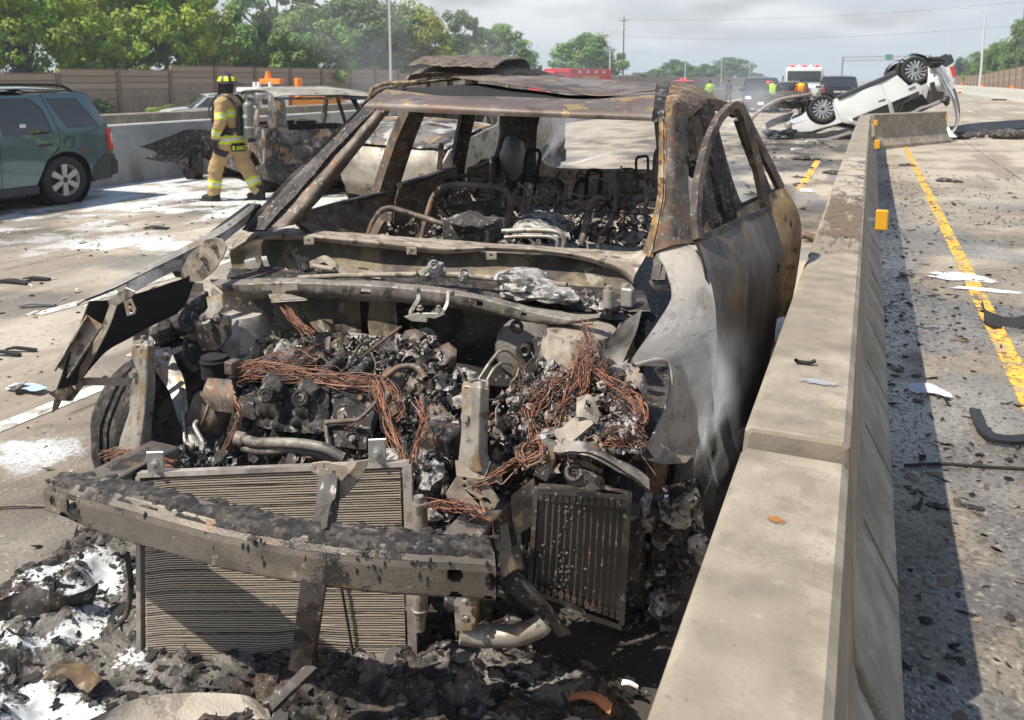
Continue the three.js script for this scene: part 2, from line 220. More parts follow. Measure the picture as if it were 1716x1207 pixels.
const TX = {
  concrete: coat(1, 768, 1.6, [0.335, 0.285, 0.215], [[[0.235, 0.195, 0.145], 4, 0.46, 0.25, 1, 0.85], [[0.40, 0.35, 0.28], 7, 0.5, 0.25, 1, 0.6], [[0.19, 0.155, 0.115], 18, 0.58, 0.14, 1, 0.55], [[0.22, 0.185, 0.14], 9, 0.6, 0.06, 0.12, 0.5], [[0.15, 0.125, 0.10], 110, 0.80, 0.05, 1, 0.5, null, -0.6], [[0.40, 0.36, 0.30], 44, 0.70, 0.14, 1, 0.3]], { grain: 0.2, rough: 0.85 }),
  wall: coat(2, 512, 3.2, [0.40, 0.385, 0.35], [[[0.27, 0.255, 0.23], 4, 0.46, 0.3, 1, 0.8], [[0.16, 0.15, 0.135], 8, 0.6, 0.16, 0.25, 0.7], [[0.50, 0.48, 0.45], 12, 0.6, 0.2, 1, 0.5]], { grain: 0.10, rough: 0.9 }),
  brown: coat(3, 512, 0.5, [0.115, 0.088, 0.068], [[[0.20, 0.16, 0.125], 6, 0.5, 0.2, 1, 0.8], [[0.19, 0.095, 0.045], 9, 0.58, 0.12, 1, 0.65], [[0.035, 0.03, 0.027], 5, 0.56, 0.14, 1, 0.85], [[0.30, 0.26, 0.21], 20, 0.66, 0.07, 1, 0.7]], { rough: 0.62 }),
  rust: coat(4, 512, 0.45, [0.155, 0.105, 0.062], [[[0.30, 0.17, 0.05], 7, 0.5, 0.14, 1, 0.85], [[0.33, 0.28, 0.2], 12, 0.57, 0.1, 1, 0.8], [[0.10, 0.055, 0.035], 6, 0.56, 0.12, 1, 0.8], [[0.03, 0.026, 0.022], 14, 0.63, 0.08, 1, 0.8]], { rough: 0.7 }),
  roof: coat(5, 640, 1.2, [0.135, 0.105, 0.088], [[[0.205, 0.18, 0.16], 5, 0.47, 0.2, 1, 0.8], [[0.15, 0.088, 0.068], 4, 0.52, 0.16, 1, 0.7], [[0.36, 0.25, 0.10], 11, 0.66, 0.05, 1, 0.8], [[0.045, 0.038, 0.034], 9, 0.62, 0.1, 1, 0.7]], { rough: 0.55 }),
  silver: coat(6, 640, 0.7, [0.385, 0.345, 0.30], [[[0.24, 0.205, 0.172], 4, 0.44, 0.25, 1, 0.85], [[0.50, 0.46, 0.41], 6, 0.53, 0.18, 0.5, 0.7], [[0.17, 0.145, 0.125], 8, 0.6, 0.14, 1, 0.75], [[0.33, 0.30, 0.26], 28, 0.56, 0.1, 0.3, 0.5], [[0.10, 0.09, 0.08], 50, 0.72, 0.05, 1, 0.6]], { grain: 0.07, rough: 0.6 }),
  door: coat(7, 640, 0.9, [0.088, 0.074, 0.065], [[[0.155, 0.135, 0.12], 8, 0.5, 0.2, 0.25, 0.8], [[0.035, 0.03, 0.03], 6, 0.5, 0.2, 0.34, 0.8], [[0.20, 0.115, 0.05], 7, 0.60, 0.14, 1, 0.6], [[0.20, 0.175, 0.15], 40, 0.66, 0.1, 0.25, 0.5]], { rough: 0.6 }),
  ochre: coat(8, 512, 0.6, [0.27, 0.185, 0.09], [[[0.17, 0.105, 0.052], 5, 0.5, 0.2, 1, 0.85], [[0.40, 0.33, 0.22], 9, 0.62, 0.1, 1, 0.6], [[0.05, 0.04, 0.032], 7, 0.64, 0.1, 1, 0.8]], { rough: 0.6 }),
  galv: coat(9, 512, 0.5, [0.34, 0.315, 0.275], [[[0.23, 0.205, 0.17], 6, 0.5, 0.2, 1, 0.8], [[0.46, 0.43, 0.38], 8, 0.58, 0.15, 1, 0.6], [[0.27, 0.165, 0.065], 9, 0.64, 0.07, 1, 0.7], [[0.06, 0.05, 0.045], 14, 0.66, 0.07, 1, 0.7]], { rough: 0.5 }),
  char: coat(10, 512, 0.4, [0.026, 0.024, 0.023], [[[0.075, 0.068, 0.062], 9, 0.52, 0.14, 1, 0.8], [[0.30, 0.28, 0.26], 20, 0.67, 0.05, 1, 0.85, null, 0.3], [[0.10, 0.06, 0.04], 14, 0.66, 0.06, 1, 0.6]], { grain: 0.5, rough: 0.85 }),
  ash: coat(11, 512, 0.4, [0.36, 0.34, 0.315], [[[0.14, 0.13, 0.12], 7, 0.47, 0.15, 1, 0.9], [[0.03, 0.028, 0.027], 11, 0.57, 0.1, 1, 0.95, null, -0.4], [[0.62, 0.60, 0.57], 18, 0.62, 0.08, 1, 0.8]], { grain: 0.25, rough: 0.95 }),
  dark: coat(12, 512, 0.5, [0.045, 0.04, 0.036], [[[0.10, 0.088, 0.078], 6, 0.5, 0.18, 1, 0.8], [[0.018, 0.016, 0.015], 8, 0.52, 0.14, 1, 0.8], [[0.17, 0.11, 0.06], 11, 0.66, 0.07, 1, 0.6], [[0.30, 0.28, 0.26], 32, 0.72, 0.05, 1, 0.8]], { rough: 0.6 }),
  bumper: coat(13, 640, 0.8, [0.165, 0.142, 0.118], [[[0.085, 0.074, 0.064], 4, 0.5, 0.18, 1, 0.85], [[0.24, 0.205, 0.165], 7, 0.56, 0.16, 1, 0.7], [[0.032, 0.03, 0.028], 8, 0.58, 0.08, 0.5, 0.95, 0.8, 0.5], [[0.42, 0.39, 0.35], 34, 0.76, 0.05, 1, 0.6], [[0.22, 0.12, 0.05], 10, 0.68, 0.08, 1, 0.6]], { rough: 0.5 }),
  tan: coat(14, 512, 0.5, [0.30, 0.25, 0.195], [[[0.19, 0.15, 0.115], 6, 0.5, 0.2, 1, 0.8], [[0.40, 0.35, 0.28], 8, 0.57, 0.15, 1, 0.7], [[0.06, 0.05, 0.042], 12, 0.66, 0.06, 1, 0.8]], { rough: 0.7 }),
  fire: coat(15, 512, 0.7, [0.105, 0.085, 0.06], [[[0.21, 0.165, 0.095], 5, 0.52, 0.14, 1, 0.85], [[0.03, 0.027, 0.024], 5, 0.47, 0.2, 1, 0.9], [[0.33, 0.30, 0.25], 14, 0.66, 0.06, 1, 0.7]], { rough: 0.75 }),
  van: coat(16, 384, 1.4, [0.17, 0.155, 0.14], [[[0.055, 0.05, 0.048], 6, 0.5, 0.12, 1, 0.9], [[0.45, 0.43, 0.40], 7, 0.55, 0.12, 1, 0.85], [[0.30, 0.19, 0.08], 8, 0.63, 0.08, 1, 0.8], [[0.02, 0.02, 0.02], 14, 0.6, 0.08, 1, 0.8]], { rough: 0.7 }),
  beige: coat(17, 384, 1.2, [0.33, 0.29, 0.235], [[[0.22, 0.19, 0.15], 5, 0.5, 0.2, 1, 0.8], [[0.44, 0.41, 0.36], 6, 0.56, 0.14, 1, 0.7], [[0.09, 0.07, 0.055], 10, 0.64, 0.07, 1, 0.8]], { rough: 0.55 }),
  block: coat(18, 384, 2.4, [0.31, 0.225, 0.155], [[[0.22, 0.155, 0.105], 5, 0.5, 0.25, 1, 0.7], [[0.37, 0.285, 0.205], 9, 0.55, 0.2, 1, 0.6]], { grain: 0.2, rough: 0.95 }),
  cloth: coat(19, 256, 0.3, [0.40, 0.27, 0.135], [[[0.31, 0.20, 0.095], 5, 0.5, 0.25, 1, 0.8]], { grain: 0.16, rough: 0.95 }),
};
const MT = {
  weather: surf(coat(24, 512, 0.55, [0.20, 0.178, 0.15], [[[0.10, 0.088, 0.076], 6, 0.48, 0.2, 1, 0.85], [[0.31, 0.285, 0.245], 8, 0.55, 0.16, 0.5, 0.7], [[0.04, 0.036, 0.032], 9, 0.6, 0.1, 1, 0.8], [[0.24, 0.14, 0.06], 12, 0.68, 0.07, 1, 0.6], [[0.40, 0.37, 0.33], 40, 0.68, 0.06, 1, 0.6]], { rough: 0.6 }), { metalness: 0.2, bump: 0.002 }),
  vanDark: surf(coat(23, 384, 1.2, [0.10, 0.092, 0.085], [[[0.03, 0.028, 0.027], 6, 0.46, 0.14, 1, 0.9], [[0.33, 0.31, 0.285], 8, 0.56, 0.1, 1, 0.85], [[0.25, 0.145, 0.06], 7, 0.62, 0.08, 1, 0.8], [[0.02, 0.02, 0.02], 16, 0.58, 0.08, 1, 0.8]], { rough: 0.75 }), { metalness: 0.15, bump: 0.004 }),
  crust: surf(coat(22, 384, 0.3, [0.03, 0.027, 0.025], [[[0.075, 0.066, 0.058], 8, 0.5, 0.16, 1, 0.8], [[0.13, 0.105, 0.085], 18, 0.6, 0.1, 1, 0.6], [[0.012, 0.011, 0.01], 12, 0.55, 0.12, 1, 0.8]], { grain: 0.5, rough: 0.85 }), { bump: 0.006 }),
  scorched: surf(coat(21, 768, 1.4, [0.375, 0.32, 0.245], [[[0.24, 0.18, 0.13], 5, 0.46, 0.25, 1, 0.7], [[0.42, 0.37, 0.295], 9, 0.5, 0.2, 1, 0.6], [[0.14, 0.10, 0.072], 16, 0.6, 0.12, 0.5, 0.6], [[0.04, 0.035, 0.03], 30, 0.70, 0.05, 0.4, 0.85, null, -0.4]], { grain: 0.1, rough: 0.85 }), { bump: 0.003 }),
  concrete: surf(TX.concrete, { bump: 0.0016 }), wall: surf(TX.wall, { bump: 0.003 }),
  brown: surf(TX.brown, { metalness: 0.25 }), rust: surf(TX.rust, { metalness: 0.2 }), roof: surf(TX.roof, { metalness: 0.3, bump: 0.001 }),
  silver: surf(TX.silver, { metalness: 0.1, bump: 0.0006 }), door: surf(TX.door, { metalness: 0.3, bump: 0.0012 }), ochre: surf(TX.ochre, { metalness: 0.2, bump: 0.001 }),
  galv: surf(TX.galv, { metalness: 0.35, bump: 0.0012 }), char: surf(TX.char, { bump: 0.006 }), ash: surf(TX.ash, { bump: 0.008 }), dark: surf(TX.dark, { metalness: 0.3 }),
  bumper: surf(TX.bumper, { metalness: 0.3, bump: 0.0016 }), tan: surf(TX.tan, { metalness: 0.15 }), fire: surf(TX.fire, { metalness: 0.1, bump: 0.003 }),
  van: surf(TX.van, { metalness: 0.2, bump: 0.004 }), beige: surf(TX.beige, { metalness: 0.2 }), block: surf(TX.block, { bump: 0.006 }), cloth: surf(TX.cloth, { bump: 0.002 }),
};
// a stain with a ragged outline: colour on a thin sheet, cut by noise
function stain(w, d, rgb, sd, y = 0, opacity = 0.9, rough = 0.9) {
  const n = 128, a = new Uint8Array(n * n * 4); for (let j = 0; j < n; j++) for (let i = 0; i < n; i++) { const u = i / n * 2 - 1, v = j / n * 2 - 1, e = 1 - Math.hypot(u, v), m = fbm(u * 3 + sd, v * 3 + 7, 4, 4096, sd), k = sm(0.42, 0.6, m * 0.6 + e * 0.55 + 0.05) * sm(0, 0.15, e), q = (j * n + i) * 4; a[q] = a[q + 1] = a[q + 2] = 255 * k; a[q + 3] = 255; }
  const t = dataTex(a, n, n, false); t.wrapS = t.wrapT = THREE.ClampToEdgeWrapping;
  return [new THREE.PlaneGeometry(w, d).rotateX(-Math.PI / 2).translate(0, y, 0), new THREE.MeshStandardMaterial({ color: new THREE.Color().setRGB(...rgb), roughness: rough, alphaMap: t, transparent: true, opacity })];
}
const col = (r, g, b) => new THREE.Color().setRGB(r, g, b);
const flat = (r, g, b, rough = 0.7, metal = 0, o = {}) => new THREE.MeshStandardMaterial({ color: col(r, g, b), roughness: rough, metalness: metal, ...o });
const paint = (r, g, b, o = {}) => new THREE.MeshPhysicalMaterial({ color: col(r, g, b), roughness: 0.42, metalness: 0.15, clearcoat: 0.8, clearcoatRoughness: 0.08, ...o });
Object.assign(MT, {
  copper: flat(0.30, 0.125, 0.068, 0.55, 0.45), copperDark: flat(0.085, 0.05, 0.04, 0.7, 0.3), copperPale: flat(0.33, 0.20, 0.145, 0.6, 0.4),
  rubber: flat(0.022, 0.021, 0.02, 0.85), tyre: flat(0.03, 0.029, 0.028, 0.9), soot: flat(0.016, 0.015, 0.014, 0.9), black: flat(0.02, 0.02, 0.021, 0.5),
  alu: flat(0.55, 0.54, 0.51, 0.4, 0.7), fins: flat(0.52, 0.45, 0.36, 0.5, 0.4), finDark: flat(0.10, 0.088, 0.075, 0.7, 0.3), white: flat(0.72, 0.72, 0.70, 0.6), steel: flat(0.45, 0.45, 0.44, 0.35, 0.9),
  foam: flat(0.86, 0.87, 0.88, 0.9), orange: flat(0.75, 0.20, 0.02, 0.6), amber: new THREE.MeshPhysicalMaterial({ color: col(0.72, 0.36, 0.02), roughness: 0.35, clearcoat: 0.5 }), yellow: flat(0.72, 0.80, 0.03, 0.6), hiVis: flat(0.50, 0.78, 0.05, 0.7),
  glassDark: new THREE.MeshPhysicalMaterial({ color: col(0.03, 0.033, 0.035), roughness: 0.06, clearcoat: 1, clearcoatRoughness: 0.03 }),
  pane: new THREE.MeshPhysicalMaterial({ color: col(0.8, 0.86, 0.86), roughness: 0.05, transmission: 1, thickness: 0 }),
  redLens: new THREE.MeshPhysicalMaterial({ color: col(0.6, 0.03, 0.025), roughness: 0.2, clearcoat: 1 }), lens: new THREE.MeshPhysicalMaterial({ color: col(0.75, 0.77, 0.78), roughness: 0.12, metalness: 0.4, clearcoat: 1 }),
  red: paint(0.55, 0.012, 0.02), blackPaint: paint(0.012, 0.013, 0.016), whitePaint: paint(0.72, 0.72, 0.70, { metalness: 0.1, roughness: 0.35 }), chrome: flat(0.7, 0.7, 0.7, 0.15, 1), grey: flat(0.22, 0.22, 0.22, 0.6, 0.3), darkPlastic: flat(0.04, 0.042, 0.045, 0.55),
});
// ---------------------------------------------------------------- road
// what lies on the pavement at (x, d metres ahead): concrete, dirt, soot, foam, water; out = r, g, b, height, roughness
const inEll = (x, d, cx, cd, rx, rd) => 1 - Math.hypot((x - cx) / rx, (d - cd) / rd);
// broad noises, looked up from a coarse grid: big, mid, small, streak, band, wet, wet2, foam
const LOW = [(x, d) => fbm(x * 0.35 + 50, d * 0.35 + 50, 3), (x, d) => fbm(x * 1.7 + 20, d * 1.1 + 60, 4, 256, 2), (x, d) => fbm(x * 9 + 7, d * 9 + 3, 2, 4096, 4), (x, d) => fbm(x * 5 + 30, d * 0.22 + 8, 3, 256, 10),
  (x, d) => (x > -0.6 ? fbm(x * 0.55 + 3, d * 1.35 + 9, 4, 256, 12) : 0), (x, d) => (x > -0.6 ? fbm(x * 1.5 + 70, d * 1.2 + 31, 4, 256, 14) : fbm(x * 0.8 + 17, d * 0.8 + 3, 3, 256, 19)), (x, d) => (x < -0.3 ? fbm(x * 2.2 + d * 0.6 + 8, d * 2.2 - x * 1.1 + 2, 4, 256, 21) : 0)];
function pavement(x, d, out, fine, at, L) {
  const big = at(L[0]), mid = at(L[1]), sml = at(L[2]), streak = at(L[3]);
  const grit = fine ? vn(x * 95 + 9, d * 95 + 4, 65536, 6) : 0.5, grit2 = HN[(Math.imul((x * 4000) | 0, 73856093) ^ Math.imul((d * 4000) | 0, 19349663)) >>> 9 & 65535];
  const left = sm(-0.3, -1.2, x);
  const tine = fine ? lerp(0.5, vn(x * 52, d * 1.2, 65536, 9), left) : 0.5;
  let k = 0.82 + 0.36 * big + 0.22 * (sml - 0.5) + 0.22 * (grit - 0.5) + 0.10 * (grit2 - 0.5) + 0.16 * (tine - 0.5);
  let r = 0.405 * k, g = 0.35 * k, b = 0.272 * k, h = 0.45 + 0.2 * (grit - 0.5) + 0.25 * (tine - 0.5) * left, ro = 0.88;
  const mix = (c, m, rg) => { r = lerp(r, c[0], m); g = lerp(g, c[1], m); b = lerp(b, c[2], m); if (rg != null) ro = lerp(ro, rg, m); };
  mix([0.185, 0.145, 0.108], 0.72 * sm(0.42, 0.62, mid * 0.5 + big * 0.3 + streak * 0.2 + 0.02));
  mix([0.40, 0.36, 0.30], 0.5 * sm(0.55, 0.75, streak) * left);
  const jd = Math.abs(((d + 1.9) % 5.4) - 2.7), jl = Math.min(Math.abs(x - 2.35), Math.abs(x + 3.75), Math.abs(x + 7.4));
  const joint = Math.max(sm(0.022, 0.008, jd), sm(0.02, 0.008, jl)); if (joint > 0) { mix([0.06, 0.05, 0.042], joint * 0.8 * sm(0.3, 0.5, sml)); h -= joint * 0.25; }
  const crumb = fine ? vn(x * 62 + 5, d * 62 + 1, 65536, 15) * 0.6 + vn(x * 133, d * 133, 65536, 16) * 0.4 : 0.4;
  if (x > -0.45) { // beyond the barrier: mud, wet patches, char crumbs in bands across
    const band = at(L[4]), near = sm(17, 7, d);
    mix([0.12, 0.104, 0.088], 0.6 * near * sm(0.40, 0.60, band * 0.7 + mid * 0.3));
    const wet = sm(0.42, 0.56, at(L[5]) + 0.16 * sm(0.75, 0.2, x) - 0.02) * near;
    r *= 1 - 0.36 * wet; g *= 1 - 0.34 * wet; b *= 1 - 0.3 * wet; ro = lerp(ro, 0.10, wet * 0.92); h = lerp(h, 0.42, wet * 0.85);
    const cm = sm(0.60, 0.78, crumb + 0.25 * (band - 0.45)) * sm(20, 9, d); mix([0.05, 0.044, 0.038], cm * 0.6, 0.8); h += cm * 0.25;
    const pale = sm(0.80, 0.90, 1 - crumb + 0.1) * near; mix([0.42, 0.37, 0.30], pale * 0.5); h += pale * 0.2;
  } else {
    const soot = clamp(Math.max(inEll(x, d, -1.4, 2.4, 1.9, 2.9) * 1.7, inEll(x, d, -3.2, 10, 3.6, 4.2) * 1.2, inEll(x, d, -1.5, 22, 5, 8) * 1.0, inEll(x, d, -7.8, 12, 3.2, 3.4) * 1.3) + (mid - 0.5) * 1.7 + (sml - 0.5) * 0.6);
    mix([0.035, 0.031, 0.028], soot * 0.92);
    const wet = sm(0.48, 0.62, at(L[5])) * sm(-1.2, 0.4, inEll(x, d, -3.5, 11, 8, 7));
    r *= 1 - 0.35 * wet; g *= 1 - 0.33 * wet; b *= 1 - 0.3 * wet; ro = lerp(ro, 0.22, wet * 0.8);
    // white fire-fighting foam, dried in streaks
    const fz = Math.max(inEll(x, d, -10.4, 9.9, 3.0, 4.4), inEll(x, d, -8.4, 9.6, 3.0, 2.4), inEll(x, d, -6.8, 6.3, 2.6, 1.1) - 0.3, inEll(x, d, -3.6, 2.45, 0.5, 0.22) - 0.25, inEll(x, d, -0.62, 5.6, 0.35, 0.7) + 0.1);
    const foam = fz > -0.6 ? sm(0.50, 0.68, at(L[6]) + 0.34 * fz + 0.22 * (crumb - 0.5) + 0.3 * (sml - 0.5) - 0.10) * sm(-0.5, 0.05, fz) : 0;
    mix([0.62, 0.63, 0.635], foam * lerp(0.55, 0.95, sm(0.35, 0.6, crumb)) * lerp(0.6, 1, sm(0.05, 0.4, fz)), 0.95); h += foam * 0.3;
    const cm = sm(0.80, 0.86, crumb) * sm(16, 6, d); mix([0.04, 0.036, 0.032], cm * 0.7, 0.9); h += cm * 0.25;
    const pale = sm(0.80, 0.86, 1 - crumb); mix([0.48, 0.43, 0.36], pale * 0.6); h += pale * 0.12;
  }
  out[0] = r; out[1] = g; out[2] = b; out[3] = h; out[4] = ro;
}
function groundGrid(x0, x1, d0, d1, nx, nd, y = groundY) { // uv 0..1 over the patch
  const pos = [], uv = [], idx = []; for (let j = 0; j <= nd; j++) for (let i = 0; i <= nx; i++) { const x = lerp(x0, x1, i / nx), d = lerp(d0, d1, j / nd); pos.push(x, y(x), -d); uv.push(i / nx, j / nd); }
  for (let j = 0; j < nd; j++) for (let i = 0; i < nx; i++) { const a = j * (nx + 1) + i; idx.push(a, a + 1, a + nx + 2, a, a + nx + 2, a + nx + 1); }
  const g = new THREE.BufferGeometry(); g.setAttribute('position', new THREE.Float32BufferAttribute(pos, 3)); g.setAttribute('uv', new THREE.Float32BufferAttribute(uv, 2)); g.setIndex(idx); g.computeVertexNormals(); return g.toNonIndexed();
}
{
  const patch = (x0, x1, d0, d1, n, fine, bump) => { const q = fine ? 512 : 128, L = LOW.map((f) => { const a = new Float32Array(q * q); for (let y = 0; y < q; y++) for (let x = 0; x < q; x++) a[y * q + x] = f(lerp(x0, x1, x / (q - 1)), lerp(d0, d1, y / (q - 1))); return a; }), look = bilin(q, q, false); const t = bake(n, n, (u, v, o) => pavement(lerp(x0, x1, u), lerp(d0, d1, v), o, fine, look(u, v), L)); return surf(t, { bump }); };
  const A = patch(-3.6, 3.6, 0.8, 8, 1792, true, 0.012), B = patch(-12.2, 13.8, 0.8, 26.8, 1536, true, 0.015), C = patch(-12.2, 13.8, 26.8, 78.8, 512, false, 0.0);
  structure('road', groundGrid(-3.6, 3.6, 0.8, 8, 24, 4), A);
  const cut = (x0, x1, d0, d1) => { const g = groundGrid(x0, x1, d0, d1, 12, 4), uv = g.attributes.uv; for (let i = 0; i < uv.count; i++) uv.setXY(i, (lerp(x0, x1, uv.getX(i)) + 12.2) / 26, (lerp(d0, d1, uv.getY(i)) - 0.8) / 26); return g; };
  const roadB = structure('road_surface', [cut(-12.2, -3.6, 0.8, 8), cut(3.6, 13.8, 0.8, 8), cut(-12.2, 13.8, 8, 26.8)], B); roadB.geometry = roadB.geometry;
  structure('far_road', [groundGrid(-12.2, 13.8, 26.8, 78.8, 12, 2)], C);
  structure('distant_road', groundGrid(-12.2, 13.8, 78.8, 900, 12, 4), surf(coat(31, 512, 0.05, [0.30, 0.275, 0.235], [[[0.22, 0.20, 0.17], 6, 0.5, 0.2, 1, 0.7]], { rough: 0.9 }), { bump: 0 }));
  structure('near_road', groundGrid(-12.2, 13.8, -8, 0.8, 12, 2), flat(0.25, 0.225, 0.185, 0.9));
  structure('opposite_road', groundGrid(-44.4, -13.2, -20, 900, 6, 4, () => -1.05), flat(0.28, 0.265, 0.235, 0.9));
  const grassT = coat(33, 512, 0.02, [0.07, 0.09, 0.025], [[[0.12, 0.12, 0.04], 9, 0.5, 0.2, 1, 0.8], [[0.035, 0.055, 0.015], 14, 0.52, 0.2, 1, 0.8]], { rough: 1, grain: 0.4 });
  structure('grass_verge', [groundGrid(-700, -44.4, -60, 1500, 4, 4, () => -1.08), groundGrid(13.8, 500, -60, 1500, 4, 4, () => 0.22)], surf(grassT, { bump: 0 }));
}
// ---- painted lines, laid as sheets
{
  const lineTex = (sd, c, dirt, amount) => surf(coat(sd, 640, 2.6, c, [[[0.26, 0.23, 0.185], 14, 0.58 - amount, 0.12, 1, 0.7], [[0.09, 0.078, 0.065], 40, 0.62 - amount, 0.1, 1, dirt], [[0.03, 0.027, 0.024], 90, 0.70 - amount * 0.6, 0.08, 1, dirt]], { rough: 0.75 }), { bump: 0.001 });
  const worn = (x0, x1) => { const n = 640, a = new Uint8Array(n * n * 4); for (let j = 0; j < n; j++) for (let i = 0; i < n; i++) { const x = i / n * 2.6, y = j / n * 2.6, m = vn(x * 30, y * 30, 78, 71) * 0.5 + vn(x * 80, y * 80, 208, 72) * 0.5, e = Math.min(x - x0, x1 - x), q = (j * n + i) * 4; a[q] = a[q + 1] = a[q + 2] = 255 * sm(0.0, 0.008, e - 0.02 * m) * (m + 0.35 * vn(x * 4, y * 4, 10, 73) > 0.84 ? 0.25 : 1); a[q + 3] = 255; } const t = dataTex(a, n, n, false); t.repeat.set(1 / 2.6, 1 / 2.6); return t; };
  const yel = lineTex(41, [0.80, 0.45, 0.06], 0.6, 0.0), wht = lineTex(42, [0.62, 0.59, 0.52], 0.5, 0.02);
  const lineGeo = (x0, x1, d0, d1, n = 8) => boxUV(groundGrid(x0, x1, d0, d1, 2, n, (x) => groundY(x) + 0.004));
  const yelWorn = yel.clone(); yelWorn.alphaMap = worn(0.785, 0.925); yelWorn.transparent = true; structure('yellow_edge_line', lineGeo(0.78, 0.93, 0.8, 60, 40), yelWorn);
  const a = onG(1372, 262), b = onG(1282, 338); structure('yellow_lane_mark', [lineGeo(-1.02, -0.90, 8.2, 9.2), lineGeo(-1.0, -0.88, 13.5, 18.5)], yel);
  structure('white_lane_mark', [lineGeo(-5.72, -5.60, 4.1, 6.2), lineGeo(-5.72, -5.60, 16, 19), lineGeo(-5.72, -5.60, 28, 31), lineGeo(4.6, 4.72, 46, 49), lineGeo(4.6, 4.72, 58, 61), lineGeo(4.6, 4.72, 34, 37)], wht);
  structure('white_edge_line', lineGeo(-3.98, -3.86, 1.6, 3.35, 4), wht);
}
// ---------------------------------------------------------------- movable concrete barrier: real profile, toe notches, lifting slots
function barrierGeo(len, notches) {
  const prof = (toe) => [[-0.105, 0.84], [-0.12, 0.825], [-0.155, 0.36], [-0.17, 0.30], [-toe, 0.085], [-toe, 0], [toe, 0], [toe, 0.085], [0.17, 0.30], [0.155, 0.36], [0.12, 0.825], [0.105, 0.84]];
  const cuts = [0]; notches.forEach((n) => cuts.push(n - 0.022, n + 0.022)); cuts.push(len); const parts = [];
  for (let i = 0; i + 1 < cuts.length; i++) {
    const p = prof(i % 2 ? 0.215 : 0.285), sh = new THREE.Shape(p.map(([x, y]) => new THREE.Vector2(x, y)));
    const end = i === 0 || i + 2 === cuts.length, bv = 0.012; let g = new THREE.ExtrudeGeometry(sh, { depth: cuts[i + 1] - cuts[i] - (end ? bv : 0), bevelEnabled: false }); g.translate(0, 0, cuts[i]);
    if (i === 0) g.translate(0, 0, bv);
    parts.push(plain(g));
    if (end) { const cap = new THREE.ExtrudeGeometry(sh, { depth: 0.001, bevelEnabled: true, bevelThickness: bv, bevelSize: bv, bevelOffset: -bv, bevelSegments: 2 }); cap.translate(0, 0, i === 0 ? bv : len - bv - 0.001); parts.push(plain(cap)); }
  }
  return boxUV(mergeGeometries(parts.map((q) => { q.deleteAttribute('uv'); return q; })));
}
{
  const std = barrierGeo(3.85, [0.7, 1.5, 2.35, 3.15]);
  const CXB = -0.118, seg = [[-1.9, -0.034, 0, 'bare concrete barrier block with a small rust spot on top'], [1.985, 0, 0, 'concrete barrier block with a grey smear and black scrap on its top'], [5.87, 0.004, 0.0, 'concrete barrier block scorched brown and flaking on top'], [9.755, 0, 0.002, 'clean concrete barrier block beyond the scorched one'], [13.64, 0, 0.004, 'concrete barrier block behind the clean one'], [17.53, 0, 0.008, 'concrete barrier block at the end of the row, next to the angled block']];
  seg.forEach(([d, y, turn, label], i) => {
    const t = thing('barrier_block', label, 'barrier', V(CXB, y, -d), 'concrete barrier blocks in a row');
    const g = std.clone(); g.rotateY(Math.PI); mesh('block', g, i === 2 ? MT.scorched : MT.concrete, t); t.rotation.y = -turn;
    if (i === 0) { const [g2, m2] = stain(0.05, 0.034, [0.34, 0.15, 0.04], 3, 0, 0.85); mesh('rust_stain', g2.translate(-0.01, 0.8435, -3.52), m2, t); }
  });
  // amber reflectors bolted to the barrier's far-traffic side
  [[1478, 369, 5.7], [1470, 242, 12.9], [1467.5, 206, 20.4]].forEach(([u, v, dd], i) => {
    const p = onD(u, v, dd), w = 0.075, h = 0.135; const t = thing('barrier_reflector', ['faded amber reflector box on the scorched barrier block', 'amber reflector halfway along the barrier row', 'amber reflector beside the angled barrier block'][i], 'reflector', p);
    mesh('housing', rbox(w, h, 0.03, 0.012), MT.amber, t); mesh('bracket', box(0.06, 0.02, 0.02, -0.055, 0, 0), MT.grey, t);
  });
  const t = thing('barrier_block', 'concrete barrier block knocked across the yellow line by the overturned car', 'barrier', V(-0.0, 0.01, -21.7)); t.rotation.y = -0.545;
  const g = barrierGeo(3.4, [0.55, 1.35, 2.1, 2.85]); g.rotateY(Math.PI); mesh('block', g, MT.concrete, t); mesh('reflector', rbox(0.02, 0.13, 0.07, 0.008, 0.155, 0.68, -3.32), MT.amber, t);
}
// flaked concrete chips, scrap and paper on top of the barrier are with the debris below
// ---------------------------------------------------------------- left median walls, noise walls
{
  const wallShape = (h, w0, w1) => { const s = new THREE.Shape([[-w0, 0], [w0, 0], [w0 - 0.05, 0.25], [w1, h - 0.02], [w1 - 0.02, h], [-w1 + 0.02, h], [-w1, h - 0.02], [-w0 + 0.05, 0.25]].map(([x, y]) => new THREE.Vector2(x, y))); return s; };
  const w1 = boxUV(new THREE.ExtrudeGeometry(wallShape(1.04, 0.28, 0.14), { depth: 420, bevelEnabled: false }).translate(0, 0, -420));
  single('median_wall', w1, MT.wall, 'stained grey concrete median wall behind the green car', 'wall', V(-12.35, -0.16, 6));
  const w2 = boxUV(new THREE.ExtrudeGeometry(wallShape(2.08, 0.28, 0.14), { depth: 420, bevelEnabled: false }).translate(0, 0, -420));
  single('opposite_median_wall', w2, MT.concrete, 'pale concrete wall running just behind the grey median wall', 'wall', V(-13.15, -1.05, 6));
  const w3 = boxUV(new THREE.ExtrudeGeometry(wallShape(0.84, 0.25, 0.14), { depth: 420, bevelEnabled: false }).translate(0, 0, -420));
  single('shoulder_wall', w3, surf(coat(44, 256, 2, [0.58, 0.56, 0.5], [[[0.45, 0.43, 0.38], 5, 0.5, 0.2, 1, 0.7]]), { bump: 0.002 }), 'pale concrete shoulder barrier behind the orange drums', 'wall', V(9.4, 0.17, -20));
}
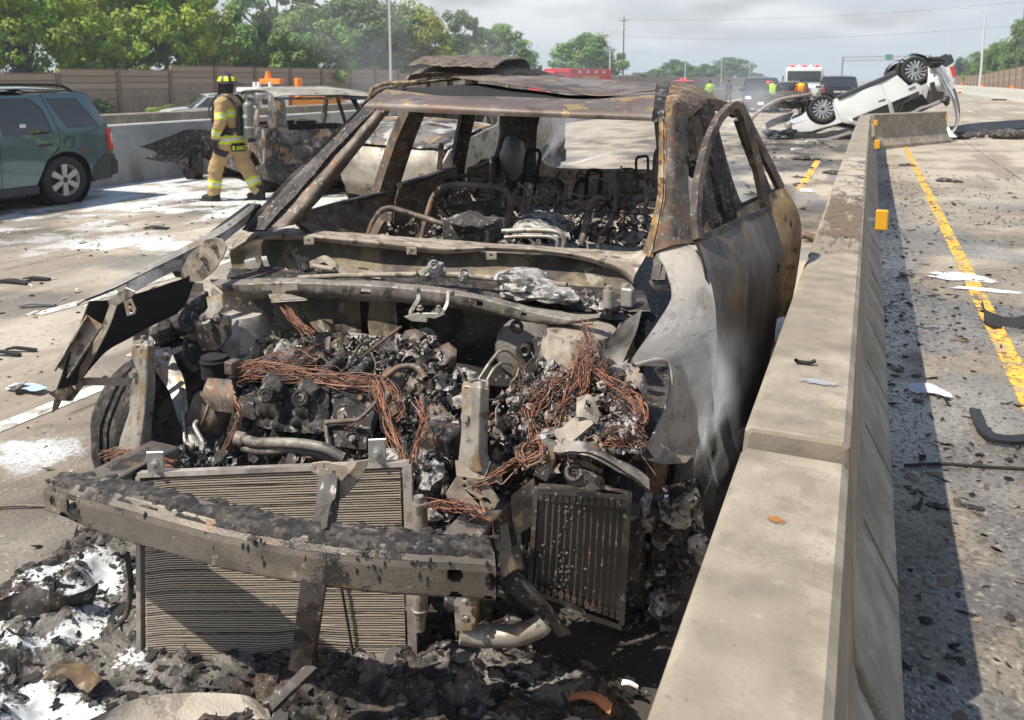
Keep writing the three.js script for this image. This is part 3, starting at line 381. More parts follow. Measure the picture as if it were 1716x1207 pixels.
function noiseWall(label, x, d0, d1, step, base, topAt, group) {
  const t = thing('noise_wall', label, 'noise wall', V(x, base, -d0)); const n = Math.round((d1 - d0) / step), face = x < 0 ? 1 : -1;
  const stained = [MT.block, flat(0.23, 0.145, 0.095, 0.95)];
  for (let i = 0; i < n; i++) {
    const far = i > 34, h = topAt(i) - base, z = -(i + 0.5) * step;
    if (far) continue;
    // panels: ribbed boards above, block courses below
    const boards = 3, bh = 0.42; for (let k = 0; k < boards; k++) mesh('board', box(0.12, bh - 0.05, step - 0.3, 0.02 * face, h - bh * (k + 0.5), z), flat3[k % 3], t);
    const rows = 4, rh = (h - bh * boards) / rows; for (let k = 0; k < rows; k++) mesh('panel', box(0.14, rh - 0.02, step - 0.3, 0, rh * (k + 0.5), z), MT.block, t);
    mesh('post', box(0.34, h + 0.06, 0.28, 0.03 * face, (h + 0.06) / 2, z - step / 2), stained[1], t);
    mesh('backing', box(0.06, h - 0.02, step - 0.25, -0.06 * face, h / 2 - 0.01, z), MT.block, t);
    mesh('coping', box(0.22, 0.05, step - 0.28, 0, h + 0.022, z), stained[1], t);
  }
  if (n > 35) { const g = []; for (let i = 35; i < n; i++) { const h = topAt(i) - base; g.push(box(0.2, h, step - 0.1, 0, h / 2, -(i + 0.5) * step)); g.push(box(0.3, h, 0.28, 0.02 * face, h / 2, -(i + 1) * step)); } const m = mesh('far_panels', g, MT.block, t); m.userData.kind = 'stuff'; }
  return t;
}
const flat3 = [flat(0.36, 0.27, 0.19, 0.95), flat(0.33, 0.24, 0.165, 0.95), flat(0.385, 0.295, 0.21, 0.95)];
noiseWall('tan noise wall with ribbed boards below the tall left trees', -45, 22, 420, 4.35, -1.3, (i) => (i < 3 ? 2.02 : i < 4.5 ? 2.3 : i < 12 ? 2.62 : i < 20 ? 2.3 : 2.2 + 0.25 * vn(i * 0.3, 2)));
noiseWall('tan noise wall stepping down behind the orange drums', 14.5, 60, 500, 4.5, 0.2, (i) => Math.max(2.3, 3.75 - i * 0.085));
// ---------------------------------------------------------------- vehicles: panels cut from a side profile and bent to the body's curve. Front at -z, base at y = 0
const arcPts = (cx, cy, r, a0, a1, n = 10) => { const o = []; for (let i = 0; i <= n; i++) { const a = lerp(a0, a1, i / n); o.push([cx + Math.cos(a) * r, cy + Math.sin(a) * r]); } return o; };
function wheelInto(parent, r, w, pos, side, mt) { // thing > wheel > tyre, rim, hub
  const g = new THREE.Group(); g.name = 'wheel'; g.position.copy(pos); parent.add(g);
  const ax = (q) => { q.rotateZ(-side * Math.PI / 2); return q; }, rr0 = mt.rimR || r * 0.68;
  const tread = []; for (let i = 0; i <= 6; i++) { const t = i / 6 * 2 - 1; tread.push([r - 0.018 * t * t * t * t, t * w / 2 * 0.86]); }
  mesh('tyre', ax(smooth(new THREE.LatheGeometry([[rr0 - 0.01, -w / 2 * 0.8], [rr0 + 0.01, -w / 2 * 0.95], [lerp(rr0, r, 0.55), -w / 2], [r - 0.03, -w / 2 * 0.96], ...tread, [r - 0.03, w / 2 * 0.96], [lerp(rr0, r, 0.55), w / 2], [rr0 + 0.01, w / 2 * 0.95], [rr0 - 0.01, w / 2 * 0.8]].map(([a, b]) => new THREE.Vector2(a, b)), 36), 0.6)), mt.tyre || MT.tyre, g);
  const rim = [ax(smooth(new THREE.LatheGeometry([[rr0 - 0.025, -w * 0.45], [rr0 - 0.03, w * 0.2], [rr0 - 0.005, w * 0.40], [rr0 + 0.004, w * 0.42], [rr0 + 0.004, w * 0.36]].map(([a, b]) => new THREE.Vector2(a, b)), 32), 0.5))];
  const n = mt.spokes || 5, sw = mt.spokeW || rr0 * 0.3;
  for (let i = 0; i < n; i++) { const sh = new THREE.Shape([[-sw * 0.32, rr0 * 0.18], [-sw * 0.5, rr0 * 0.97], [sw * 0.5, rr0 * 0.97], [sw * 0.32, rr0 * 0.18]].map(([a, b]) => new THREE.Vector2(a, b))); let s = new THREE.ExtrudeGeometry(sh, { depth: 0.02, bevelEnabled: true, bevelSize: 0.006, bevelThickness: 0.006, bevelSegments: 1 }); if (mt.twist) { const p = s.attributes.position; for (let k = 0; k < p.count; k++) { const x = p.getX(k), y = p.getY(k), a = (y / rr0) * mt.twist; p.setXY(k, x * Math.cos(a) - y * Math.sin(a), x * Math.sin(a) + y * Math.cos(a)); } } s.rotateZ(i / n * Math.PI * 2); s.translate(0, 0, w * 0.28); s.rotateY(side * Math.PI / 2); rim.push(boxUV(s)); }
  mesh('rim', rim, mt.rim, g);
  mesh('hub', [ax(cyl(rr0 * 0.26, rr0 * 0.2, 0.03, 18, 0, w * 0.31, 0)), ax(cyl(rr0 * 0.9, rr0 * 0.9, 0.01, 20, 0, 0.0, 0))], mt.hub || MT.darkPlastic, g);
  return g;
}
function carBody(t, C) {
  const { L = 4.5, W = 1.82, H = 1.70, belt = 1.02, axF = 0.88, axR = 3.55, r = 0.36, clear = 0.24, tumble = 0.17, mat, glass = MT.glassDark, trim = MT.darkPlastic, burnt } = C;
  const k = L / 4.5, hs = H / 1.7, arch = r + 0.07, S = (s, y) => [s * k, y * hs];
  const halfW = (s, y) => { let w = W / 2; const b = belt * hs; if (y > b) w -= tumble * Math.pow((y - b) / (H - b), 1.15); else w -= 0.045 * Math.pow((b - 0.18 - y) / 0.55, 2); if (s < 0.75) w -= 0.24 * Math.pow((0.75 - s) / 0.75, 2.2); if (s > L - 0.5) w -= 0.10 * Math.pow((s - L + 0.5) / 0.5, 2); const dF = Math.abs(s - axF), dR = Math.abs(s - axR), fl = (d) => (d < arch + 0.12 ? 0.025 * (1 - d / (arch + 0.12)) : 0); if (y < b - 0.1) w += (fl(dF) + fl(dR)) * clamp((b - 0.1 - y) / 0.2); return w; };
  const dent = C.dent || 0;
  const side = (poly, sd, o = {}) => { // poly and holes in (s, y)
    const sh = new THREE.Shape(poly.map(([a, b]) => new THREE.Vector2(a, b))); (o.holes || []).forEach((h) => sh.holes.push(new THREE.Path(h.map(([a, b]) => new THREE.Vector2(a, b)))));
    let g = new THREE.ExtrudeGeometry(sh, { depth: o.th || 0.03, bevelEnabled: false }); g = new TessellateModifier(o.edge || 0.16, 6).modify(plain(g)); const p = g.attributes.position;
    for (let i = 0; i < p.count; i++) { const s = p.getX(i), y = p.getY(i), z = p.getZ(i); let w = halfW(s, y) - z - (o.inset || 0); if (dent) w += (n3(s * 3 + 5 * sd, y * 3, 1) - 0.5) * dent; p.setXYZ(i, sd * w, y, s - L / 2); }
    return smooth(g, 0.55);
  };
  const rows = (list, o = {}) => loft(list.map(([s, y, cr = 0.03, ww = 1]) => { const out = [], w = halfW(s, y) * ww; for (let i = 0; i <= 8; i++) { const x = (i / 4 - 1); out.push(V(x * w, y + cr * (1 - x * x * x * x), s - L / 2)); } return out; }), { nu: 20, nv: 10, th: 0.012, tension: o.tension ?? 0.5, dent: o.dent ?? dent * 0.6, fr: 4, ...o });
  const P = { // key profile points
    hoodF: S(0.10, 0.80), hoodM: S(0.45, 0.95), cowl: S(1.18, 1.05), wsT: S(1.98, 1.60), rf: S(2.25, 1.67), rm: S(3.2, 1.70), rr: S(3.98, 1.65), rt: S(4.12, 1.60), bw: S(4.42, 1.10), tb: S(4.48, 0.78), bb: S(4.50, 0.45), fb: S(0.0, 0.62), fl: S(0.03, 0.35),
  };
  const m = (name, g, mt, par = t) => mesh(name, g, mt, par), B = belt * hs;
  const roofAt = (s) => { const pts = [P.cowl, P.wsT, P.rf, P.rm, P.rr, P.rt, P.bw]; for (let i = 0; i + 1 < pts.length; i++) if (s <= pts[i + 1][0]) return lerp(pts[i][1], pts[i + 1][1], clamp((s - pts[i][0]) / (pts[i + 1][0] - pts[i][0]))); return B; };
  const wins = { front: [S(1.50, 1.06), S(2.02, 1.52), S(2.52, 1.56), S(2.56, 1.06)], rear: [S(2.66, 1.06), S(2.64, 1.565), S(3.18, 1.565), S(3.34, 1.40), S(3.42, 1.06)], quarter: [S(3.66, 1.12), S(3.50, 1.40), S(3.42, 1.56), S(3.92, 1.55), S(4.22, 1.12)] };
  if (C.wins) Object.assign(wins, C.wins);
  for (const sd of [-1, 1]) {
    const skip = (C.skip || []);
    const g1 = 0.004, door1 = S(1.28, 0)[0], door2 = S(2.61, 0)[0], door3 = S(3.40, 0)[0];
    m('front_fender', side([[0.06, 0.45], S(0.03, 0.62), S(0.12, 0.80), S(0.45, 0.93), S(1.1, 1.02), [door1 - g1, S(0, 1.04)[1]], [door1 - g1, clear + 0.02], [axF + arch, clear + 0.02], ...arcPts(axF, r * 0.98, arch, -0.2, Math.PI + 0.25, 14)], sd), C.fender || mat);
    const d1 = m('front_door', side([[door1 + g1, clear + 0.02], [door1 + g1, S(0, 1.04)[1]], S(1.36, 1.11), P.wsT, [P.rf[0], P.rf[1] - 0.06], [door2 - g1, roofAt(door2) - 0.075], [door2 - g1, clear + 0.02]], sd, { holes: [wins.front] }), C.door || mat);
    const d2 = m('rear_door', side([[door2 + g1, clear + 0.02], [door2 + g1, roofAt(door2) - 0.075], [S(3.36, 0)[0], roofAt(S(3.3, 0)[0]) - 0.075], [S(3.52, 0)[0], B + 0.02], [S(3.50, 0)[0], B - 0.12], [door3 + 0.02, B - 0.22], [axR - arch * 0.72, r + arch * 0.72], [axR - arch - 0.02, clear + 0.12], [axR - arch - 0.06, clear + 0.02]], sd, { holes: [wins.rear] }), C.door || mat);
    m('quarter_panel', side([[S(3.37, 0)[0], roofAt(S(3.3, 0)[0]) - 0.07], P.rr, P.rt, P.bw, P.tb, [P.bb[0], 0.52], [axR + arch + 0.05, 0.40], ...arcPts(axR, r * 0.98, arch, 0.05, 2.36, 10), [S(3.47, 0)[0], B - 0.2], [S(3.51, 0)[0], B - 0.1], [S(3.53, 0)[0], B + 0.02]], sd, { holes: [wins.quarter] }), mat);
    if (!burnt) {
      m('window', side(wins.front, sd, { inset: 0.012, th: 0.008 }), glass, d1); m('window', side(wins.rear, sd, { inset: 0.012, th: 0.008 }), glass, d2); m('quarter_window', side(wins.quarter, sd, { inset: 0.008, th: 0.008 }), glass);
      for (const [d, s] of [[d1, S(2.45, 0)[0]], [d2, S(3.28, 0)[0]]]) m('handle', rbox(0.035, 0.035, 0.2, 0.015, sd * (halfW(s, B - 0.12) + 0.012), B - 0.12, s - L / 2), C.handle || trim, d);
      m('sill', rbox(0.1, 0.13, axR - axF - 2 * arch - 0.02, 0.03, sd * (W / 2 - 0.045), clear + 0.03, (axF + axR) / 2 - L / 2), trim);
      m('mirror', rbox(0.2, 0.15, 0.1, 0.05, sd * (W / 2 + 0.09), B + 0.09, S(1.5, 0)[0] - L / 2), C.mirror || mat);
      if (C.rails) m('roof_rail', tube([V(sd * (W / 2 - tumble - 0.08), H - 0.045, S(2.1, 0)[0] - L / 2), V(sd * (W / 2 - tumble - 0.08), H + 0.045, S(2.3, 0)[0] - L / 2), V(sd * (W / 2 - tumble - 0.08), H + 0.06, S(3, 0)[0] - L / 2), V(sd * (W / 2 - tumble - 0.08), H + 0.045, S(3.75, 0)[0] - L / 2), V(sd * (W / 2 - tumble - 0.08), H - 0.045, S(3.95, 0)[0] - L / 2)], 0.022, 24), MT.black);
      m('headlight', rows([[S(0.05, 0)[0], 0.66 * hs, 0, 1], [S(0.34, 0)[0], 0.80 * hs, 0, 1.004]], { nu: 6, nv: 3, dent: 0 }).translate(0, 0, 0), MT.lens).geometry = rbox(0.34, 0.14, 0.1, 0.04, sd * (W / 2 - 0.34), 0.72 * hs, S(0.1, 0)[0] - L / 2);
      m('taillight', side([[L - 0.13, S(0, 0.74)[1]], [L - 0.16, S(0, 1.08)[1]], [L - 0.055, S(0, 1.10)[1]], [L - 0.01, S(0, 0.76)[1]]], sd, { inset: -0.014, th: 0.03 }), MT.redLens);
    }
    for (const [s, front] of [[axF, true], [axR, false]]) { m('wheel_well', (() => { const g = smooth(new THREE.CylinderGeometry(arch - 0.01, arch - 0.01, 0.36, 20, 1, true, Math.PI / 2 * 0, Math.PI).rotateX(Math.PI / 2).rotateY(Math.PI / 2)); g.rotateX(0); return boxUV(new THREE.CylinderGeometry(arch - 0.012, arch - 0.012, 0.4, 20, 1, true).rotateZ(Math.PI / 2).translate(sd * (W / 2 - 0.24), r * 0.98, s - L / 2)); })(), MT.soot);
      if (!(C.noWheel || []).includes((front ? 'f' : 'r') + (sd > 0 ? 'r' : 'l'))) wheelInto(t, C.wheelR || r, 0.23, V(sd * (W / 2 - 0.135), C.wheelY ?? r, s - L / 2), sd, C.wheel); }
  }
  m('hood', rows([[P.hoodF[0], P.hoodF[1], 0.02, 0.93], [P.hoodM[0], P.hoodM[1], 0.05, 0.95], [P.cowl[0] + 0.02, P.cowl[1] - 0.01, 0.05, 0.95]]), C.hood || mat);
  m('front_bumper', [rows([[0.10, 0.26, 0, 1], [0.0, 0.42, 0, 1], [0.0, 0.60 * hs, 0, 1], [P.hoodF[0] - 0.02, P.hoodF[1] - 0.02, 0, 0.95]], { tension: 0.4 })].map((q) => { const p = q.attributes.position; for (let i = 0; i < p.count; i++) { const x = p.getX(i) / (W / 2); p.setZ(i, p.getZ(i) + 0.12 * x * x); } return q; }), C.front || mat);
  if (!burnt) {
    m('grille', [rbox(0.9, 0.2, 0.04, 0.02, 0, 0.68 * hs, -L / 2 + 0.02)], MT.black); m('windshield', rows([[P.cowl[0], P.cowl[1], 0.05, 0.90], [P.wsT[0] - 0.01, P.wsT[1], 0.05, 0.95]], { dent: 0, th: 0.006 }), glass);
    m('rear_window', rows([[P.rt[0] + 0.02, P.rt[1] - 0.02, 0.0, 0.9], [P.bw[0] - 0.03, P.bw[1] + 0.03, 0.0, 0.9]], { dent: 0, th: 0.006 }).translate(0, 0, 0.012), glass);
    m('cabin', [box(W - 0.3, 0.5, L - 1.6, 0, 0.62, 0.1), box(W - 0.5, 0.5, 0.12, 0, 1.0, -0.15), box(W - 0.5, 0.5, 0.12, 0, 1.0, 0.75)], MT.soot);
  }
  m('roof', rows([[P.wsT[0], P.wsT[1], 0.03, 0.985], [P.rf[0], P.rf[1], 0.035, 0.985], [P.rm[0], P.rm[1], 0.035, 0.985], [P.rr[0], P.rr[1], 0.03, 0.985], [P.rt[0] + 0.03, P.rt[1] + 0.0, 0.02, 0.985]]), C.roof || mat);
  const wHole = burnt ? (u, v) => v > 0.03 && v < 0.32 && u > 0.09 && u < 0.91 : null;
  if (!C.noGate) m('tailgate', rows([[P.rt[0] + 0.02, P.rt[1] - 0.01, 0, 0.98], [P.bw[0], P.bw[1], 0, 0.98], [P.tb[0], P.tb[1], 0, 0.96], [P.bb[0] - 0.01, 0.55, 0, 0.96]], { nu: 30, nv: 30, tension: 0.25, hole: burnt ? wHole : (u, v) => v > 0.04 && v < 0.31 && u > 0.08 && u < 0.92 }), C.gate || mat);
  m('rear_bumper', [side([[axR + arch + 0.01, 0.30], [axR + arch + 0.015, 0.50], [L - 0.2, 0.70 * hs], [L + 0.03, 0.66 * hs], [L + 0.05, 0.48], [L - 0.05, 0.30]], 1, { inset: -0.01, th: 0.05 }), side([[axR + arch + 0.01, 0.30], [axR + arch + 0.015, 0.50], [L - 0.2, 0.70 * hs], [L + 0.03, 0.66 * hs], [L + 0.05, 0.48], [L - 0.05, 0.30]], -1, { inset: -0.01, th: 0.05 }), rbox(W - 0.14, 0.24, 0.12, 0.04, 0, 0.47, L / 2 + 0.0)], C.bumper || trim);
  m('underbody', [rbox(W - 0.34, 0.14, L - 0.5, 0.04, 0, clear + 0.09, 0), rbox(0.5, 0.12, 0.7, 0.05, 0.3, clear - 0.02, 1.1), boxUV(new THREE.CylinderGeometry(0.04, 0.04, L * 0.6, 10).rotateX(Math.PI / 2).translate(-0.25, clear + 0.0, 0.6)), boxUV(new THREE.CylinderGeometry(0.05, 0.05, W - 0.5, 10).rotateZ(Math.PI / 2).translate(0, r, axF - L / 2)), boxUV(new THREE.CylinderGeometry(0.06, 0.06, W - 0.5, 10).rotateZ(Math.PI / 2).translate(0, r, axR - L / 2)), rbox(0.7, 0.16, 0.8, 0.05, 0, clear + 0.02, axF - L / 2 + 0.1)], C.under || MT.soot);
  return { halfW, P };
}
// ---- green car at the left edge of the road, tail towards the wall
const greenPaint = new THREE.MeshPhysicalMaterial({ color: col(0.075, 0.135, 0.145), metalness: 0.4, roughness: 0.3, clearcoat: 1, clearcoatRoughness: 0.06 });
{
  const c = onG(96, 343), t = thing('green_car', 'dusty green car with silver wheels parked by the median wall', 'car', V(c.x - 0.78, groundY(c.x), c.z + 1.22)); t.rotation.y = Math.PI - 0.02;
  const { halfW } = carBody(t, { L: 4.45, W: 1.80, H: 1.69, mat: greenPaint, rails: true, wheel: { rim: flat(0.50, 0.48, 0.43, 0.45, 0.5), spokes: 6, spokeW: 0.085 } });
  mesh('fuel_door', boxUV(new THREE.TorusGeometry(0.085, 0.004, 6, 28).rotateY(Math.PI / 2).translate(-halfW(3.62, 0.86) - 0.003, 0.90, 3.62 - 2.225)), MT.darkPlastic, t);
  mesh('rust_patch', (() => { const g = lump(0.05, 4, 0.4, 2, [0.16, 0.35, 1.6]); g.translate(-halfW(3.8, 0.76) - 0.004, 0.775, 3.86 - 2.225); return g; })(), flat(0.2, 0.085, 0.04, 0.95), t);
  mesh('window_sticker', box(0.004, 0.05, 0.09, -halfW(3.0, 1.2) - 0.004, 1.18, 2.95 - 2.225), MT.white, t);
  mesh('reverse_lamp', [rbox(0.03, 0.15, 0.06, 0.01, -halfW(4.4, 0.9) - 0.004, 0.93, 2.165)], MT.lens, t);
}
// ---- white car on its roof, tail up on the barrier
{
  const t = thing('overturned_car', 'white car lying on its roof with its tail propped over the barrier', 'car');
  const tw = { rim: flat(0.5, 0.5, 0.5, 0.3, 0.8), spokes: 14, spokeW: 0.05, twist: 0.6, hub: MT.black, rimR: 0.29 }, L = 4.62, W = 1.84;
  carBody(t, { L, W, H: 1.55, axF: 1.0, axR: 3.66, r: 0.395, mat: MT.whitePaint, wheel: tw, under: flat(0.05, 0.046, 0.042, 0.8), dent: 0.10, noGate: true, front: MT.whitePaint });
  const q = new THREE.Quaternion().setFromAxisAngle(V(0, 0, 1), 25 * Math.PI / 180).multiply(new THREE.Quaternion().setFromAxisAngle(V(0, 1, 0), Math.PI / 2 + 0.22)).multiply(new THREE.Quaternion().setFromAxisAngle(V(0, 0, 1), Math.PI));
  t.quaternion.copy(q); const cand = [-1, 1].map((s) => V(s * (W / 2), 0.365, 1.0 - L / 2).applyQuaternion(q)).sort((a, b) => b.z - a.z)[0];
  t.position.copy(onD(1379, 181, 25.3).sub(cand));
  // parts torn loose and a dark slab for the door gap, set where the photograph shows them
  wpart('liftgate', [loft([D([[1560, 112, 25.6], [1572, 108, 26.6]]), D([[1580, 135, 25.5], [1588, 130, 26.6]]), D([[1598, 170, 25.4], [1604, 165, 26.6]]), D([[1604, 205, 25.4], [1606, 200, 26.6]]), D([[1592, 226, 25.4], [1596, 220, 26.6]])], { nu: 8, nv: 26, th: 0.07, dent: 0.02, tension: 0.4, hole: (u, v) => u > 0.2 && u < 0.9 && v > 0.35 && v < 0.8 }), loft([D([[1578, 218, 25.3], [1590, 214, 25.3]]), D([[1574, 232, 25.2], [1604, 230, 25.2]])], { nu: 6, nv: 6, th: 0.08, dent: 0.05 })], MT.whitePaint, t);
  wpart('tail_corner', [loft([D([[1556, 110, 25.9], [1570, 108, 25.9], [1582, 118, 26.0]]), D([[1556, 130, 25.7], [1570, 130, 25.6], [1588, 140, 25.9]]), D([[1558, 148, 25.8], [1574, 152, 25.7], [1592, 158, 26.0]])], { nu: 14, nv: 12, th: 0.05, dent: 0.12, fr: 4 })], MT.whitePaint, t);
  wpart('torn_bracket', [lump(0.2, 5, 0.7, 3, [1.5, 0.7, 1]).translate(...onD(1568, 104, 25.6).toArray()), strap(D([[1556, 108, 25.4], [1570, 102, 25.5], [1578, 106, 25.6]]), 0.12, 0.03)], MT.soot, t);
  wpart('door_gap_shade', [loft([D([[1512, 176, 25.0], [1546, 160, 25.0]]), D([[1505, 190, 25.3], [1556, 172, 25.3]])], { nu: 8, nv: 5, th: 0.1, dent: 0.06 })], MT.soot, t);  // near-black slab painting the shade of the open gap
  wpart('hanging_trim', [strap(D([[1562, 138, 25.2], [1566, 152, 25.2], [1580, 164, 25.2], [1588, 176, 25.3]]), 0.12, 0.06), lump(0.12, 8, 0.6).translate(...onD(1584, 168, 25.2).toArray())], MT.black, t);
  wpart('crushed_cabin', [loft([D([[1300, 222, 25.3], [1360, 226, 25.3], [1440, 214, 25.4]]), D([[1304, 232, 25.2], [1370, 236, 25.2], [1450, 228, 25.4]]), D([[1310, 238, 25.5], [1380, 240, 25.6], [1460, 236, 25.8]])], { nu: 24, nv: 8, th: 0.12, dent: 0.16, fr: 3 })], MT.soot, t);
  wpart('roof_rail', [strap(D([[1324, 234, 25.0], [1380, 234, 25.0], [1412, 226, 25.0], [1450, 218, 25.1]]), 0.07, 0.05), strap(D([[1400, 232, 25.0], [1425, 220, 25.0]]), 0.05, 0.05)], MT.alu, t);
  wpart('front_grille', [loft([D([[1284, 206, 24.7], [1304, 196, 24.6], [1330, 188, 24.6]]), D([[1286, 216, 24.7], [1304, 208, 24.6], [1324, 202, 24.6]])], { nu: 14, nv: 6, th: 0.06, dent: 0.1, fr: 4 }), ...[[1290, 222], [1304, 226], [1316, 230], [1298, 232], [1322, 222]].map(([u, v], i) => lump(0.16, i * 3 + 2, 0.6, 2, [1.5, 0.6, 0.8]).translate(...onD(u, v, 24.8).toArray()))], MT.darkPlastic, t);
  wpart('headlight', [loft([D([[1322, 204, 24.35], [1346, 192, 24.4]]), D([[1330, 208, 24.3], [1350, 202, 24.35]])], { nu: 8, nv: 5, th: 0.05, dent: 0.02 })], MT.lens, t);
  wpart('bent_bar', tube(D([[1256, 206, 24.6], [1264, 194, 24.7], [1284, 178, 24.8], [1310, 166, 25.0], [1346, 160, 25.2], [1360, 158, 25.4]]), 0.05, 40, 8), MT.tan, t);
  wpart('engine_underside', [lump(0.5, 27, 0.5, 3, [1.1, 0.5, 0.8]).translate(...onD(1325, 170, 25.8).toArray())], MT.char, t);
}
// ---------------------------------------------------------------- the burnt-out car against the barrier
const car = thing('burnt_car', 'burnt-out car shell with an exposed engine bay against the concrete barrier', 'car', V(-1.5, groundY(-1.5), -3.5));
const cpart = (name, g, m, parent = car) => wpart(name, g, m, parent);
const bolt = (p, r = 0.009, dir = V(0, 0, 1)) => { const g = mergeGeometries([plain(new THREE.CylinderGeometry(r * 1.6, r * 1.6, r * 0.35, 14)), plain(new THREE.CylinderGeometry(r, r, r * 1.6, 6).translate(0, r * 0.8, 0))]); return boxUV(facing(g, p, dir)); };
const ring = (p, r, t, dir = V(0, 0, 1)) => boxUV(facing(new THREE.TorusGeometry(r, t, 8, 20).rotateX(Math.PI / 2), p, dir));
const TOC = V(0.4, 0.25, 1).normalize(); // roughly towards the car's front and up

// --- roof: front panel with header lip, torn sunroof edge, buckled rear sheet, side rails
cpart('roof', loft([D([[606, 184, 3.36], [700, 188, 3.32], [820, 193, 3.30], [960, 198, 3.32], [1104, 203, 3.36]]), D([[612, 178, 3.36], [700, 181, 3.32], [820, 185, 3.30], [960, 191, 3.32], [1106, 197, 3.36]]), D([[618, 172, 3.38], [700, 174, 3.34], [820, 178, 3.33], [960, 184, 3.35], [1106, 190, 3.38]]), D([[628, 164, 3.46], [720, 167, 3.44], [830, 171, 3.43], [960, 176, 3.45], [1102, 176, 3.48]]), D([[648, 151, 3.66], [740, 162, 3.6], [850, 163, 3.58], [980, 168, 3.6], [1098, 160, 3.66]])], { nu: 40, nv: 22, th: 0.006, dent: 0.006, fr: 7, tension: 0.4 }), MT.roof);
cpart('roof_panel', loft([D([[770, 132, 3.9], [850, 142, 3.9], [930, 153, 3.9], [1010, 160, 3.9], [1098, 150, 3.9]]), D([[765, 130, 4.1], [850, 134, 4.1], [930, 141, 4.1], [1010, 147, 4.1], [1102, 144, 4.1]]), D([[755, 128.5, 4.6], [860, 129, 4.6], [940, 131, 4.6], [1020, 135, 4.6], [1108, 141, 4.6]]), D([[750, 131, 5.9], [860, 131, 5.9], [940, 134, 5.9], [1020, 138, 5.9], [1120, 145, 5.9]])], { nu: 32, nv: 16, th: 0.006, dent: 0.008, fr: 6 }), MT.roof);
cpart('roof_edge', loft([D([[606, 180, 3.36], [650, 152, 3.7], [720, 138, 4.2], [770, 133, 4.8]]), D([[618, 170, 3.40], [655, 146, 3.74], [722, 134, 4.2], [772, 130, 4.8]])], { nu: 20, nv: 4, th: 0.02, dent: 0.004 }), MT.rust);
cpart('roof_bow', [strap(D([[640, 176, 4.2], [760, 160, 4.2], [900, 166, 4.2], [1100, 176, 4.2]]), 0.09, 0.012, V(0, 1, 0)), strap(D([[760, 156, 5.2], [900, 160, 5.2], [1120, 166, 5.2]]), 0.09, 0.012, V(0, 1, 0))], MT.dark);
cpart('roof_gap_shade', loft([D([[645, 160, 3.75], [860, 172, 3.72], [1095, 178, 3.75]]), D([[665, 146, 3.95], [800, 142, 4.0], [950, 160, 4.0], [1095, 165, 4.0]]), D([[700, 160, 4.6], [900, 162, 4.6], [1110, 168, 4.6]]), D([[780, 158, 5.8], [920, 158, 5.8], [1140, 164, 5.8]])], { nu: 20, nv: 12, dent: 0.02, fr: 4 }), MT.soot);  // black sheet added under the roof; its colour paints the shade in the gap
cpart('roof_seam', loft([D([[1093, 203, 3.34], [1096, 180, 3.38], [1098, 160, 3.6], [1100, 143, 4.1]]), D([[1110, 205, 3.35], [1114, 180, 3.4], [1118, 158, 3.62], [1122, 140, 4.1]])], { nu: 22, nv: 4, th: 0.015, dent: 0.022, fr: 26 }), MT.char);
cpart('side_rail', loft([D([[1112, 206, 3.36], [1114, 180, 3.4], [1119, 158, 3.58], [1128, 143, 3.95], [1146, 140, 4.6]]), D([[1128, 198, 3.38], [1133, 172, 3.45], [1142, 158, 3.65], [1158, 150, 4.1], [1172, 148, 4.8]]), D([[1150, 200, 3.5], [1156, 184, 3.6], [1168, 172, 3.85], [1186, 166, 4.3], [1200, 164, 5.0]]), D([[1156, 204, 3.62], [1163, 190, 3.72], [1176, 180, 3.95], [1192, 175, 4.4], [1208, 176, 5.0]])], { nu: 20, nv: 14, th: 0.01, dent: 0.006, fr: 9 }), MT.rust);
// --- A pillar on the barrier side: rusty flange, broad outer face, inner wall
cpart('pillar', [loft([D([[1107, 198, 3.36], [1106, 260, 3.26], [1103, 330, 3.12], [1090, 385, 3.02], [1078, 428, 2.98]]), D([[1114, 200, 3.34], [1114, 260, 3.24], [1112, 330, 3.1], [1102, 385, 3.0], [1092, 432, 2.95]])], { nu: 24, nv: 3, th: 0.012, dent: 0.005, fr: 30 })], MT.rust);
cpart('pillar', loft([D([[1113, 198, 3.35], [1113, 260, 3.25], [1111, 330, 3.11], [1101, 385, 3.01], [1093, 425, 2.96]]), D([[1130, 196, 3.38], [1132, 260, 3.28], [1130, 330, 3.15], [1126, 385, 3.04], [1128, 412, 3.0]]), D([[1150, 200, 3.5], [1152, 260, 3.40], [1154, 330, 3.27], [1160, 385, 3.14], [1168, 408, 3.08]])], { nu: 24, nv: 10, th: 0.01, dent: 0.006, fr: 12 }), MT.brown);
// --- A pillar on the road side
cpart('pillar', [loft([D([[628, 182, 3.36], [560, 252, 3.18], [500, 318, 3.02], [440, 385, 2.86]]), D([[640, 189, 3.34], [575, 268, 3.16], [520, 338, 3.0], [484, 378, 2.9]]), D([[644, 196, 3.42], [590, 265, 3.28], [535, 335, 3.12], [500, 374, 3.02]])], { nu: 26, nv: 8, th: 0.008, dent: 0.008, fr: 10 })], MT.brown);
cpart('pillar_trim', [loft([D([[606, 178, 3.36], [545, 238, 3.2], [470, 312, 3.02], [405, 385, 2.84]]), D([[617, 177, 3.38], [558, 238, 3.22], [486, 312, 3.04], [420, 388, 2.86]]), D([[630, 183, 3.34], [563, 253, 3.16], [503, 320, 3.0], [444, 386, 2.84]])], { nu: 26, nv: 8, th: 0.012, dent: 0.006, fr: 16 })], MT.dark);

